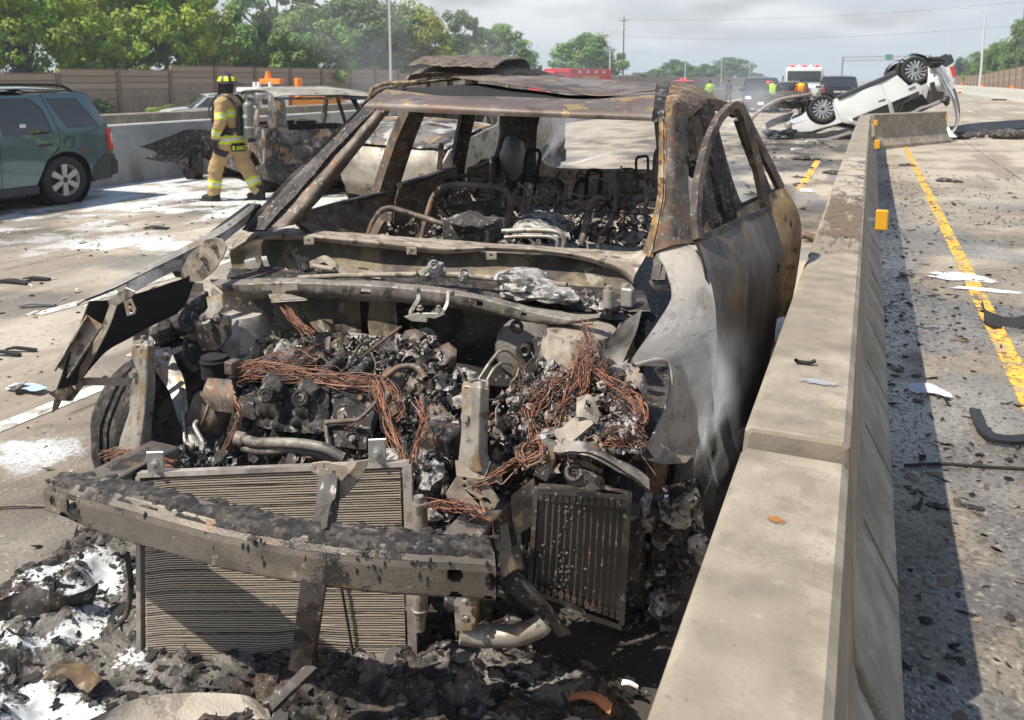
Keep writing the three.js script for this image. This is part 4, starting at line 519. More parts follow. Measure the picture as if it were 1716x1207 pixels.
// --- doors and window frames on the barrier side, sprung outwards
const frameStrip = (list, w, t, m, name, parent) => cpart(name, strap(D(list), w, t, V(1, 0.1, 0.5), list.length * 6), m, parent);
frameStrip([[1170, 402, 3.06], [1166, 360, 3.1], [1170, 305, 3.2], [1184, 245, 3.36], [1204, 200, 3.5], [1226, 178, 3.66], [1236, 177, 3.74]], 0.032, 0.03, MT.brown, 'window_frame');
frameStrip([[1236, 177, 3.74], [1246, 196, 3.84], [1268, 275, 4.0], [1284, 352, 4.12]], 0.05, 0.03, MT.brown, 'window_frame');
frameStrip([[1158, 196, 3.6], [1166, 240, 3.6], [1180, 320, 3.6], [1196, 396, 3.6]], 0.06, 0.05, MT.brown, 'pillar');
frameStrip([[1172, 176, 4.0], [1188, 240, 4.0], [1205, 310, 4.0], [1222, 385, 4.0]], 0.09, 0.06, MT.dark, 'pillar');
frameStrip([[1178, 174, 4.15], [1200, 176, 4.25], [1220, 182, 4.35], [1234, 190, 4.4]], 0.05, 0.04, MT.brown, 'window_frame');
frameStrip([[1182, 178, 4.15], [1196, 240, 4.2], [1216, 310, 4.25], [1232, 352, 4.3]], 0.07, 0.05, MT.dark, 'window_frame');
frameStrip([[1243, 186, 4.5], [1262, 225, 4.6], [1288, 275, 4.7], [1308, 316, 4.8]], 0.05, 0.03, MT.brown, 'window_frame');
frameStrip([[1238, 200, 4.52], [1256, 250, 4.6], [1276, 300, 4.66], [1286, 326, 4.7]], 0.03, 0.05, MT.dark, 'pillar');
cpart('window_seal', [strap(D([[1165, 403, 3.06], [1200, 390, 3.3], [1240, 370, 3.7], [1290, 350, 4.1]]), 0.028, 0.018, V(1, 0.3, 0.3)), strap(D([[1214, 356, 4.26], [1250, 342, 4.5], [1312, 314, 4.82]]), 0.028, 0.018, V(1, 0.3, 0.3))], MT.dark);
const fdoor = cpart('front_door', loft([D([[1166, 404, 3.06], [1200, 392, 3.3], [1240, 373, 3.7], [1292, 353, 4.1]]), D([[1176, 440, 2.96], [1215, 432, 3.22], [1258, 418, 3.62], [1306, 396, 4.08]]), D([[1184, 470, 2.92], [1226, 462, 3.2], [1268, 446, 3.6], [1312, 425, 4.1]]), D([[1194, 540, 2.86], [1228, 530, 3.18], [1266, 512, 3.56], [1308, 485, 4.08]]), D([[1196, 640, 2.84], [1224, 628, 3.14], [1256, 610, 3.5], [1295, 580, 4.05]]), D([[1192, 760, 2.80], [1214, 740, 3.1], [1240, 720, 3.45], [1275, 690, 4.0]])], { nu: 30, nv: 34, th: 0.012, dent: 0.012, fr: 4, tension: 0.45 }), MT.door);
cpart('door_handle', sheet(D([[1288, 438, 3.98], [1300, 432, 4.0], [1306, 446, 4.0], [1304, 458, 3.98], [1294, 456, 3.97]]), 0.012), MT.soot, fdoor);
const rdoor = cpart('rear_door', loft([D([[1212, 360, 4.2], [1250, 345, 4.4], [1310, 316, 4.62], [1322, 328, 4.66]]), D([[1224, 385, 4.2], [1265, 372, 4.4], [1328, 345, 4.62], [1338, 362, 4.68]]), D([[1236, 415, 4.18], [1275, 405, 4.38], [1335, 380, 4.62], [1344, 392, 4.68]]), D([[1240, 480, 4.15], [1278, 470, 4.3], [1326, 455, 4.55], [1334, 462, 4.62]]), D([[1240, 560, 4.1], [1278, 545, 4.25], [1312, 530, 4.4], [1318, 535, 4.5]])], { nu: 24, nv: 24, th: 0.012, dent: 0.010, fr: 4, tension: 0.4 }), MT.ochre);
cpart('door_handle', [facing(cyl(0.028, 0.028, 0.012, 16), onD(1327, 376, 4.6), V(1, 0.2, 0.4)), strap(D([[1322, 370, 4.6], [1324, 378, 4.6], [1330, 392, 4.6]]), 0.02, 0.02)], MT.soot, rdoor);
cpart('inner_panel', [sheet(D([[1215, 330, 4.5], [1226, 318, 4.5], [1244, 340, 4.5], [1246, 372, 4.5], [1222, 390, 4.5]]), 0.02), sheet(D([[1168, 300, 3.75], [1180, 290, 3.75], [1200, 392, 3.75], [1178, 402, 3.75]]), 0.02)], MT.dark);
cpart('hinge', [lump(0.03, 3, 0.6).translate(...onD(1159, 272, 3.4).toArray()), lump(0.022, 5, 0.6).translate(...onD(1160, 288, 3.4).toArray()), rod(onD(1156, 268, 3.4), onD(1166, 284, 3.45), 0.01)], MT.soot);

// --- silver front fender, bent over the wheel arch
cpart('front_fender', [
  loft([D([[1092, 416, 3.0], [1110, 400, 3.04], [1133, 385, 3.1]]), D([[1114, 450, 2.9], [1142, 438, 2.96], [1166, 424, 3.03]]), D([[1125, 498, 2.74], [1158, 486, 2.83], [1190, 474, 2.93]]), D([[1102, 540, 2.55], [1150, 536, 2.68], [1198, 520, 2.85]]), D([[1060, 600, 2.30], [1128, 592, 2.5], [1200, 570, 2.78]]), D([[1062, 612, 2.28], [1126, 614, 2.47], [1198, 600, 2.74]])], { nu: 22, nv: 34, th: 0.006, dent: 0.005, fr: 4, tension: 0.4 }),
  loft([D([[1112, 602, 2.44], [1150, 604, 2.57], [1199, 592, 2.75]]), D([[1125, 630, 2.44], [1158, 640, 2.55], [1196, 640, 2.69]]), D([[1122, 670, 2.42], [1150, 690, 2.5], [1190, 690, 2.62]]), D([[1100, 720, 2.36], [1135, 735, 2.42], [1176, 738, 2.52]]), D([[1076, 768, 2.28], [1110, 778, 2.32], [1150, 776, 2.40]])], { nu: 18, nv: 26, th: 0.006, dent: 0.004, fr: 4, tension: 0.4 })], MT.silver);
cpart('arch_lip', tube(D([[1062, 613, 2.275], [1096, 604, 2.38], [1118, 606, 2.44], [1126, 632, 2.435], [1121, 672, 2.415], [1100, 721, 2.355], [1077, 768, 2.275]]), 0.007, 40), MT.silver);
cpart('fender_brace', [loft([X([[1140, 776, -0.56], [1152, 776, -0.52]]), X([[1110, 850, -0.60], [1140, 850, -0.56]])], { nu: 4, nv: 6, th: 0.01 }), loft([X([[1082, 775, -0.60], [1118, 778, -0.57]]), X([[1088, 850, -0.62], [1112, 852, -0.60]])], { nu: 4, nv: 6, th: 0.01, dent: 0.01 })], MT.brown);
cpart('cowl_bracket', [strap(D([[1097, 420, 3.0], [1103, 440, 2.95], [1098, 470, 2.92]]), 0.03, 0.02), strap(D([[1108, 428, 3.0], [1112, 446, 2.95], [1110, 470, 2.92]]), 0.022, 0.015), strap(D([[1090, 470, 2.92], [1100, 482, 2.9], [1122, 482, 2.85]]), 0.015, 0.01)], MT.dark);

// --- road-side fender: rail, dark inner skin, hanging front end
cpart('front_fender', [loft([D([[428, 338, 2.95], [380, 374, 2.72], [310, 414, 2.48], [240, 450, 2.28], [180, 482, 2.12], [128, 511, 2.0]]), D([[424, 352, 2.9], [382, 386, 2.68], [312, 424, 2.44], [246, 457, 2.24], [190, 485, 2.1], [140, 505, 1.98]])], { nu: 30, nv: 4, th: 0.008 }), loft([D([[424, 352, 2.9], [382, 386, 2.68], [312, 424, 2.44], [246, 457, 2.24], [196, 484, 2.08]]), D([[420, 366, 2.9], [386, 396, 2.68], [314, 442, 2.44], [256, 472, 2.24], [204, 500, 2.06]])], { nu: 26, nv: 6, th: 0.006, dent: 0.006 })], MT.galv);
cpart('fender_skin', [loft([X([[150, 505, -2.42], [200, 500, -2.42], [300, 470, -2.42], [330, 455, -2.42]]), X([[120, 580, -2.44], [180, 560, -2.44], [226, 548, -2.44], [300, 520, -2.44]]), X([[94, 652, -2.46], [130, 640, -2.46], [165, 600, -2.46], [226, 554, -2.46]])], { nu: 18, nv: 12, th: 0.006, dent: 0.01 })], MT.soot);
cpart('fender_rail', strap(D([[428, 348, 2.96], [380, 384, 2.76], [330, 425, 2.6], [300, 460, 2.5]]), 0.07, 0.04, V(0, 1, 0.2)), MT.soot);
cpart('fender_bracket', [loft([D([[146, 528, 1.9], [172, 545, 1.9]]), D([[92, 612, 1.86], [118, 628, 1.86]])], { nu: 6, nv: 8, th: 0.006 }), loft([D([[146, 528, 1.9], [143, 536, 1.86]]), D([[92, 612, 1.86], [92, 622, 1.83]])], { nu: 4, nv: 8, th: 0.006 }), loft([D([[172, 545, 1.9], [166, 552, 1.86]]), D([[118, 628, 1.86], [112, 634, 1.83]])], { nu: 4, nv: 8, th: 0.006 }), sheet(D([[176, 505, 2.02], [212, 481, 2.02], [228, 488, 2.02], [224, 496, 2.02], [196, 513, 2.02], [178, 512, 2.02]]), 0.006), sheet(D([[208, 505, 2.02], [221, 500, 2.02], [229, 518, 2.02], [227, 526, 2.02], [214, 530, 2.02]]), 0.006, { bores: [[onD(219, 511, 2.02), 0.006], [onD(221, 521, 2.02), 0.006]] })], MT.galv);
cpart('fender_strap', [strap(D([[190, 512, 1.98], [178, 545, 1.96], [150, 600, 1.92], [124, 645, 1.9], [112, 670, 1.88]]), 0.026, 0.006, V(0.3, 0.3, 1)), strap(D([[114, 668, 1.88], [126, 652, 1.9], [140, 640, 1.92], [222, 640, 1.96]]), 0.026, 0.02, V(0, 0.4, 1))], MT.tan);
cpart('fender_tip', [sheet(D([[94, 652, 1.87], [104, 634, 1.87], [116, 640, 1.87], [122, 655, 1.87], [114, 672, 1.87], [98, 668, 1.87], [86, 658, 1.87]]), 0.01, { edge: 0.02, dent: 0.02, fr: 20 }), sheet(D([[92, 668, 1.88], [104, 670, 1.88], [98, 684, 1.88], [88, 692, 1.88]]), 0.006)], MT.dark);
cpart('hinge_plate', sheet(D([[346, 401, 2.40], [360, 398, 2.40], [374, 400, 2.40], [383, 412, 2.40], [380, 424, 2.40], [362, 452, 2.40], [340, 470, 2.40], [318, 473, 2.40], [306, 466, 2.40], [306, 452, 2.40], [318, 428, 2.40]]), 0.006, { edge: 0.03, warp: (x, y) => -0.10 * x * x * 4, bores: [[onD(318, 464, 2.40), 0.006]] }), MT.tan);
cpart('hinge_bolt', [bolt(onD(338, 432, 2.385), 0.009), bolt(onD(356, 412, 2.385), 0.009)], MT.galv);

// --- scuttle: beige flange, firewall, front beam, tray of ash between
cpart('dash_flange', loft([D([[392, 404, 2.86], [420, 386, 2.96], [470, 383, 3.02], [560, 388, 3.04], [660, 396, 3.04], [770, 404, 3.04], [880, 411, 3.04], [980, 417, 3.03], [1060, 422, 3.0], [1090, 418, 2.98]]), D([[386, 420, 2.82], [424, 397, 2.9], [470, 394, 2.94], [560, 399, 2.96], [660, 408, 2.96], [750, 416, 2.96], [820, 414, 2.97], [900, 418, 2.96], [980, 428, 2.95], [1040, 446, 2.92], [1064, 462, 2.9]]), D([[384, 428, 2.83], [424, 404, 2.91], [470, 401, 2.95], [560, 407, 2.97], [660, 418, 2.97], [750, 425, 2.97], [820, 421, 2.98], [900, 424, 2.97], [980, 437, 2.96], [1040, 458, 2.93], [1062, 476, 2.9]])], { nu: 50, nv: 8, th: 0.006, dent: 0.006, fr: 8, tension: 0.35 }), MT.tan);
cpart('firewall', [loft([D([[384, 426, 2.9], [430, 402, 3.0], [560, 404, 3.04], [760, 420, 3.04], [980, 434, 3.02], [1062, 468, 2.94]]), D([[390, 452, 2.9], [440, 440, 2.98], [560, 440, 3.0], [760, 452, 3.0], [970, 466, 2.98], [1062, 486, 2.92]]), D([[400, 470, 2.86], [450, 470, 2.9], [560, 474, 2.92], [760, 486, 2.92], [960, 500, 2.9], [1060, 505, 2.88]])], { nu: 40, nv: 14, th: 0.01, dent: 0.012, fr: 9, hole: (u, v) => (v > 0.35 && v < 0.62 && ((u > 0.085 && u < 0.16) || (u > 0.19 && u < 0.21))) })], MT.fire);
[[518, 403], [690, 420], [824, 428]].forEach(([u, v]) => cpart('clip', sheet(D([[u - 9, v - 6, 2.93], [u + 9, v - 6, 2.93], [u + 9, v + 7, 2.93], [u - 8, v + 7, 2.93]]), 0.005, { bores: [[onD(u, v, 2.93), 0.005]] }), MT.tan));
cpart('cowl_tray', loft([D([[380, 468, 2.74], [560, 476, 2.74], [760, 490, 2.74], [960, 520, 2.72], [1090, 520, 2.7]]), D([[386, 452, 2.9], [560, 456, 2.92], [760, 468, 2.92], [960, 482, 2.9], [1080, 490, 2.88]])], { nu: 30, nv: 6, th: 0.01, dent: 0.01 }), MT.dark);
cpart('cowl_beam', [loft([D([[352, 470, 2.62], [420, 467, 2.66], [520, 467, 2.68], [640, 472, 2.68], [740, 482, 2.66], [820, 496, 2.62], [890, 514, 2.58], [960, 525, 2.54], [1006, 527, 2.5]]), D([[358, 476, 2.58], [420, 476, 2.61], [520, 475, 2.63], [640, 480, 2.63], [740, 490, 2.61], [820, 504, 2.57], [890, 523, 2.53], [955, 536, 2.5], [1004, 531, 2.47]]), D([[372, 488, 2.59], [430, 494, 2.62], [520, 492, 2.64], [640, 499, 2.64], [740, 508, 2.62], [820, 523, 2.58], [885, 538, 2.54], [945, 543, 2.51], [1000, 536, 2.48]]), D([[380, 494, 2.66], [430, 500, 2.7], [520, 499, 2.72], [640, 504, 2.72], [740, 512, 2.7], [820, 527, 2.66], [885, 541, 2.6], [945, 545, 2.57], [1000, 539, 2.53]])], { nu: 60, nv: 16, th: 0.006, dent: 0.010, fr: 9, tension: 0.25, hole: (u, v) => v > 0.42 && v < 0.52 && [0.33, 0.585, 0.72, 0.76].some((q) => Math.abs(u - q) < 0.006) })], MT.weather);
cpart('beam_plate', [sheet(D([[428, 474, 2.6], [500, 473, 2.6], [500, 486, 2.6], [480, 488, 2.6], [478, 497, 2.6], [458, 497, 2.6], [456, 487, 2.6], [430, 487, 2.6]]), 0.006), loft([D([[450, 494, 2.58], [486, 494, 2.58]]), D([[454, 506, 2.5], [514, 502, 2.5]])], { nu: 4, nv: 4, th: 0.006 })], MT.galv);
cpart('latch_bracket', [strap(D([[700, 482, 2.58], [702, 500, 2.56], [690, 520, 2.54], [688, 528, 2.52]]), 0.016, 0.008), strap(D([[752, 488, 2.56], [750, 508, 2.54], [742, 522, 2.52], [724, 524, 2.52]]), 0.012, 0.008), sheet(D([[678, 530, 2.5], [700, 524, 2.5], [738, 524, 2.5], [744, 520, 2.5], [746, 527, 2.5], [730, 534, 2.5], [718, 532, 2.5], [716, 540, 2.5], [690, 538, 2.5]]), 0.008)], MT.galv);
cpart('latch_bolt', [bolt(onD(704, 518, 2.5), 0.008, V(0, 1, 0.2)), bolt(onD(735, 518, 2.5), 0.008, V(0, 1, 0.2)), bolt(onD(699, 484, 2.57), 0.008), bolt(onD(757, 490, 2.57), 0.008)], MT.galv);
cpart('wiper_linkage', [rod(onD(524, 446, 2.84), onD(560, 452, 2.82), 0.012, 10), tube(D([[500, 466, 2.72], [580, 462, 2.74], [690, 460, 2.74], [700, 458, 2.74]]), 0.011, 30), tube(D([[700, 458, 2.75], [780, 462, 2.76], [860, 470, 2.76], [950, 478, 2.76]]), 0.012, 30), strap(D([[520, 444, 2.86], [545, 434, 2.86], [572, 452, 2.84], [640, 462, 2.8]]), 0.03, 0.008, V(0, 0.4, 1))], MT.tan);
cpart('wiper_pivot', [lump(0.035, 2, 0.6).translate(...onD(730, 452, 2.74).toArray()), lump(0.028, 7, 0.5).translate(...onD(716, 460, 2.74).toArray()), lump(0.022, 9, 0.5).translate(...onD(776, 466, 2.74).toArray()), ring(onD(727, 444, 2.72), 0.014, 0.006, TOC), ring(onD(778, 457, 2.72), 0.012, 0.005, TOC)], MT.ash);
cpart('fluid_bottle', [cyl(0.022, 0.02, 0.06, 12).translate(...onD(1020, 500, 2.7).toArray()), cyl(0.012, 0.012, 0.02, 10).translate(...onD(1020, 484, 2.7).toArray()), rbox(0.045, 0.07, 0.04, 0.01).translate(...onD(1052, 498, 2.72).toArray()), cyl(0.016, 0.012, 0.02, 10).translate(...onD(1048, 480, 2.72).toArray())], MT.galv);

// --- engine bay walls
cpart('bulkhead', [loft([D([[372, 486, 2.92], [560, 488, 2.96], [760, 500, 2.96], [960, 532, 2.92], [1080, 540, 2.9]]), D([[360, 590, 2.9], [560, 590, 2.92], [760, 600, 2.92], [960, 620, 2.9], [1080, 640, 2.88]]), D([[360, 720, 2.86], [560, 720, 2.86], [760, 720, 2.86], [960, 740, 2.84], [1080, 760, 2.84]])], { nu: 36, nv: 24, th: 0.01, dent: 0.05, fr: 6 })], MT.dark);
cpart('bulkhead_panel', [loft([D([[618, 500, 2.84], [648, 500, 2.84], [662, 506, 2.84]]), D([[616, 540, 2.82], [640, 540, 2.82], [664, 545, 2.82]]), D([[622, 578, 2.8], [650, 580, 2.8], [664, 570, 2.8]])], { nu: 8, nv: 10, th: 0.008, dent: 0.02 }), loft([D([[505, 500, 2.86], [560, 500, 2.86], [600, 505, 2.86]]), D([[520, 540, 2.84], [560, 545, 2.82], [605, 545, 2.84]]), D([[540, 560, 2.82], [570, 575, 2.8], [600, 570, 2.82]])], { nu: 10, nv: 10, th: 0.008, dent: 0.03 })], MT.fire);
cpart('inner_wing', [loft([X([[1062, 560, -0.74], [1000, 640, -0.74], [930, 760, -0.74]]), X([[1080, 640, -0.72], [1030, 720, -0.72], [960, 850, -0.72]])], { nu: 12, nv: 10, th: 0.01, dent: 0.03 }), loft([D([[1000, 640, 2.5], [1060, 600, 2.52]]), D([[990, 700, 2.42], [1062, 690, 2.44]]), D([[960, 740, 2.36], [1060, 740, 2.36]])], { nu: 10, nv: 12, th: 0.01, dent: 0.04, fr: 9 })], MT.tan);
cpart('inner_wing', [loft([D([[232, 500, 2.34], [262, 480, 2.42], [290, 500, 2.42]]), D([[226, 548, 2.28], [250, 545, 2.34], [272, 548, 2.36]]), D([[228, 575, 2.26], [240, 580, 2.3], [256, 575, 2.3]])], { nu: 10, nv: 12, th: 0.008, dent: 0.015 }), loft([D([[256, 480, 2.42], [300, 470, 2.5], [340, 475, 2.55]]), D([[262, 590, 2.42], [310, 610, 2.46], [360, 620, 2.5]]), D([[262, 720, 2.3], [310, 740, 2.34], [360, 740, 2.4]])], { nu: 14, nv: 18, th: 0.01, dent: 0.04, fr: 7 })], MT.galv);
cpart('strut_tower', (() => { const c = onD(975, 588, 2.56), g = lathe([[0.19, -0.26], [0.165, -0.1], [0.135, 0.04], [0.12, 0.075], [0.07, 0.085], [0.0, 0.085]], 28); const p = g.attributes.position; for (let i = 0; i < p.count; i++) { const x = p.getX(i), y = p.getY(i), z = p.getZ(i), k = 1 + (n3(x * 9, y * 9, z * 9) - 0.5) * 0.18; p.setXYZ(i, x * k, y, z * k); } g.translate(c.x, c.y, c.z); return smooth(g, 0.6); })(), MT.tan);
cpart('strut_tower', (() => { const c = onD(405, 560, 2.62), g = lathe([[0.15, -0.2], [0.13, -0.05], [0.11, 0.06], [0.09, 0.09], [0.0, 0.09]], 28); g.translate(c.x, c.y, c.z); return smooth(g, 0.6); })(), MT.silver);
const booster = cpart('brake_booster', [facing(smooth(new THREE.LatheGeometry([[0.0, 0.075], [0.055, 0.07], [0.10, 0.055], [0.118, 0.03], [0.122, 0.0], [0.122, -0.05], [0.06, -0.09]].map(([a, b]) => new THREE.Vector2(a, b)), 40), 0.5), onD(884, 584, 2.72), V(0.1, 0.12, 1))], MT.van);
cpart('booster_port', ring(onD(866, 548, 2.62), 0.018, 0.008, V(0.1, 0.12, 1)), MT.dark, booster);
cpart('booster_port', [ring(onD(880, 588, 2.6), 0.016, 0.007, V(0.1, 0.12, 1)), facing(cyl(0.03, 0.03, 0.03, 16), onD(880, 588, 2.62), V(0.1, 0.12, 1))], MT.dark, booster);
cpart('brake_line', [tube(D([[800, 640, 2.42], [818, 612, 2.46], [836, 590, 2.52], [850, 588, 2.56], [868, 602, 2.58]]), 0.006, 30), tube(D([[816, 638, 2.42], [828, 618, 2.46], [842, 608, 2.52], [856, 610, 2.55], [866, 622, 2.56]]), 0.006, 30)], MT.galv);
cpart('cylinder_bracket', [strap(D([[898, 566, 2.56], [902, 590, 2.54], [898, 626, 2.5]]), 0.022, 0.012), strap(D([[906, 566, 2.56], [910, 600, 2.54], [906, 628, 2.5]]), 0.014, 0.012), strap(D([[906, 624, 2.5], [886, 650, 2.46], [866, 676, 2.42]]), 0.035, 0.03), lump(0.05, 13, 0.5, 2, [1, 1.2, 1]).translate(...onD(910, 645, 2.48).toArray())], MT.char);

// --- engine: block, charred cover, plug wells, pulleys, pipes
cpart('intake_runner', [0, 1, 2, 3].map((i) => tube(D([[430 + i * 52, 640 + i * 4, 2.22], [436 + i * 52, 622 + i * 4, 2.3], [452 + i * 52, 606 + i * 4, 2.4], [470 + i * 50, 598 + i * 3, 2.5]]), 0.022, 18, 10)), MT.char);
cpart('timing_cover', [sheet(D([[556, 640, 2.17], [620, 648, 2.17], [630, 690, 2.12], [618, 756, 2.06], [560, 752, 2.06], [546, 700, 2.1]]), 0.03, { edge: 0.04, dent: 0.03, fr: 12 }), ...[[556, 648], [612, 656], [622, 700], [610, 746], [566, 744], [552, 700]].map(([u, v]) => bolt(onD(u, v, 2.08 + (756 - v) * 0.0008), 0.007, TOC))], MT.char);
cpart('valve_cover', [loft([D([[420, 640, 2.24], [500, 646, 2.22], [560, 650, 2.2]]), D([[424, 676, 2.14], [500, 684, 2.12], [556, 690, 2.1]]), D([[420, 716, 2.1], [500, 724, 2.08], [556, 730, 2.06]])], { nu: 60, nv: 34, th: 0.02, dent: 0.075, fr: 17 })], MT.char);
const engine = cpart('engine_block', (() => { seed(301); const g = []; for (let i = 0; i < 34; i++) { const u = rr(350, 690), v = rr(640, 760), d = 2.66 - (v - 560) / 200 * 0.5 + rr(0.06, 0.16), p = onD(u, v, d); g.push(lump(rr(0.06, 0.12), i * 2.3, 0.3, 3, [rr(0.8, 1.5), rr(0.6, 1), 1]).translate(p.x, p.y, p.z)); } g.push(rbox(0.7, 0.3, 0.3, 0.05).translate(...onD(540, 740, 2.36).toArray())); return g; })(), MT.char);
cpart('engine_cover', (() => { seed(302); const g = []; for (let i = 0; i < 26; i++) { const u = rr(400, 730), v = rr(570, 640), d = 2.66 - (v - 560) / 200 * 0.5 + rr(0.02, 0.12), p = onD(u, v, d); g.push(lump(rr(0.03, 0.08), i * 3.3, 0.5, 3, [rr(0.9, 1.8), rr(0.4, 0.8), 1]).translate(p.x, p.y, p.z)); } return g; })(), MT.ash, engine);
[[445, 661], [503, 668]].forEach(([u, v]) => { const c = onD(u, v, 2.05); cpart('plug_well', [ring(c, 0.022, 0.007, V(0.35, 0.3, 1)), ring(c, 0.012, 0.005, V(0.35, 0.3, 1)), lump(0.055, u, 0.3, 3, [1, 1, 0.6]).translate(c.x, c.y, c.z - 0.05)], MT.char, engine); });
[[577, 696, 0.036, 2.1], [562, 672, 0.02, 2.14], [592, 734, 0.02, 2.06], [567, 724, 0.016, 2.08], [608, 664, 0.03, 2.14]].forEach(([u, v, r, d]) => { const c = onD(u, v, d), dir = V(0.3, 0.25, 1); cpart('pulley', [facing(lathe([[0, 0.02], [r * 0.45, 0.02], [r * 0.5, 0.006], [r * 0.9, 0.004], [r, 0.012], [r, -0.02]], 22), c, dir), bolt(c.clone().add(V(0.006, 0.006, 0.018)), r * 0.3, dir)], MT.galv, engine); });
cpart('alternator', [facing(smooth(new THREE.LatheGeometry([[0, 0.07], [0.05, 0.07], [0.064, 0.055], [0.066, 0.0], [0.07, -0.01], [0.07, -0.03], [0.066, -0.05], [0.04, -0.07]].map(([a, b]) => new THREE.Vector2(a, b)), 28), 0.4), onD(352, 692, 2.1), V(-0.75, 0.35, 0.6)), ring(onD(345, 690, 2.06), 0.045, 0.006, V(-0.75, 0.35, 0.6))], MT.brown);
cpart('bracket_box', [loft([D([[352, 636, 2.1], [392, 640, 2.1]]), D([[344, 664, 2.06], [396, 670, 2.06]]), D([[362, 684, 2.06], [398, 690, 2.06]])], { nu: 8, nv: 8, th: 0.03, dent: 0.01 }), rbox(0.04, 0.05, 0.05, 0.008).translate(...onD(390, 615, 2.15).toArray())], MT.brown);
cpart('header_pipe', [tube(D([[404, 735, 1.98], [430, 742, 1.96], [470, 742, 1.95], [510, 745, 1.95], [545, 752, 1.96], [575, 768, 1.98]]), 0.017, 40, 10), tube(D([[408, 750, 1.98], [440, 756, 1.96], [490, 752, 1.96], [540, 762, 1.97], [570, 778, 1.98]]), 0.015, 40, 10), facing(cyl(0.024, 0.024, 0.03, 14), onD(402, 736, 1.98), V(-1, 0.2, 0.3))], MT.weather);
cpart('coolant_pipe', [tube(D([[332, 752, 1.98], [322, 740, 2.0], [316, 720, 2.02]]), 0.02, 16, 10), ring(onD(331, 754, 1.96), 0.02, 0.006, V(0.5, -0.5, 1))], MT.galv);
cpart('hose', [tube(D([[322, 748, 1.96], [310, 740, 1.97], [308, 715, 2.0], [306, 690, 2.04]]), 0.006, 20), tube(D([[340, 742, 1.96], [326, 715, 1.98], [330, 706, 2.0]]), 0.008, 20)], MT.galv);
cpart('fuel_rail', [tube(D([[548, 660, 2.12], [560, 632, 2.2], [590, 612, 2.3], [630, 580, 2.4], [672, 548, 2.5]]), 0.006, 34), tube(D([[580, 620, 2.2], [590, 600, 2.3], [602, 580, 2.35], [620, 572, 2.4]]), 0.006, 24), tube(D([[640, 636, 2.2], [668, 616, 2.24], [694, 614, 2.26], [706, 624, 2.24], [714, 636, 2.2]]), 0.011, 30), tube(D([[545, 722, 2.04], [548, 708, 2.05], [600, 702, 2.05], [632, 672, 2.08], [640, 660, 2.1]]), 0.008, 30), tube(D([[546, 715, 2.04], [550, 745, 2.0], [552, 770, 1.98]]), 0.007, 16)], MT.brown);
cpart('turbo_elbow', [tube(D([[648, 640, 2.24], [652, 656, 2.2], [646, 675, 2.18]]), 0.014, 14), lump(0.04, 17, 0.4).translate(...onD(660, 640, 2.26).toArray())], MT.brown);
cpart('abs_unit', [rbox(0.15, 0.09, 0.1, 0.01, 0, 0, 0).applyMatrix4(new THREE.Matrix4().makeRotationFromEuler(new THREE.Euler(0.3, 0.4, -0.15))).translate(...onD(314, 512, 2.46).toArray()), facing(cyl(0.045, 0.045, 0.16, 18), onD(300, 545, 2.4), V(1, 0.45, 0.2)), ring(onD(285, 550, 2.38), 0.045, 0.008, V(1, 0.45, 0.2)), ring(onD(318, 536, 2.42), 0.047, 0.008, V(1, 0.45, 0.2)), lump(0.05, 19, 0.5).translate(...onD(276, 560, 2.34).toArray())], MT.char);
cpart('engine_mount', [sheet(D([[330, 540, 2.32], [352, 522, 2.32], [386, 528, 2.32], [392, 560, 2.32], [370, 585, 2.32], [330, 590, 2.32]]), 0.01, { edge: 0.03, dent: 0.02, bores: [[onD(364, 556, 2.32), 0.008]] }), strap(D([[312, 565, 2.3], [310, 600, 2.28], [322, 618, 2.26], [330, 616, 2.24]]), 0.018, 0.012)], MT.dark);
cpart('ecu_plate', [sheet(D([[346, 498, 2.34], [374, 494, 2.34], [372, 516, 2.3], [362, 536, 2.3], [336, 532, 2.3], [350, 516, 2.32]]), 0.006), facing(cyl(0.016, 0.016, 0.03, 12), onD(347, 544, 2.28), V(0, 1, 0.4)), bolt(onD(341, 531, 2.28)), bolt(onD(364, 533, 2.28))], MT.galv);
cpart('mount_arm', [loft([D([[252, 590, 2.2], [285, 582, 2.22]]), D([[262, 622, 2.14], [296, 612, 2.16]]), D([[286, 660, 2.1], [310, 640, 2.14]]), D([[302, 712, 2.04], [316, 690, 2.08]])], { nu: 8, nv: 16, th: 0.012, dent: 0.01 }), bolt(onD(263, 612, 2.12), 0.012), bolt(onD(278, 598, 2.14), 0.01)], MT.galv);
cpart('filter_canister', [cyl(0.05, 0.05, 0.08, 24).translate(...onD(360, 614, 2.28).toArray()), ring(onD(360, 604, 2.28), 0.05, 0.006, V(0, 1, 0))], MT.soot);

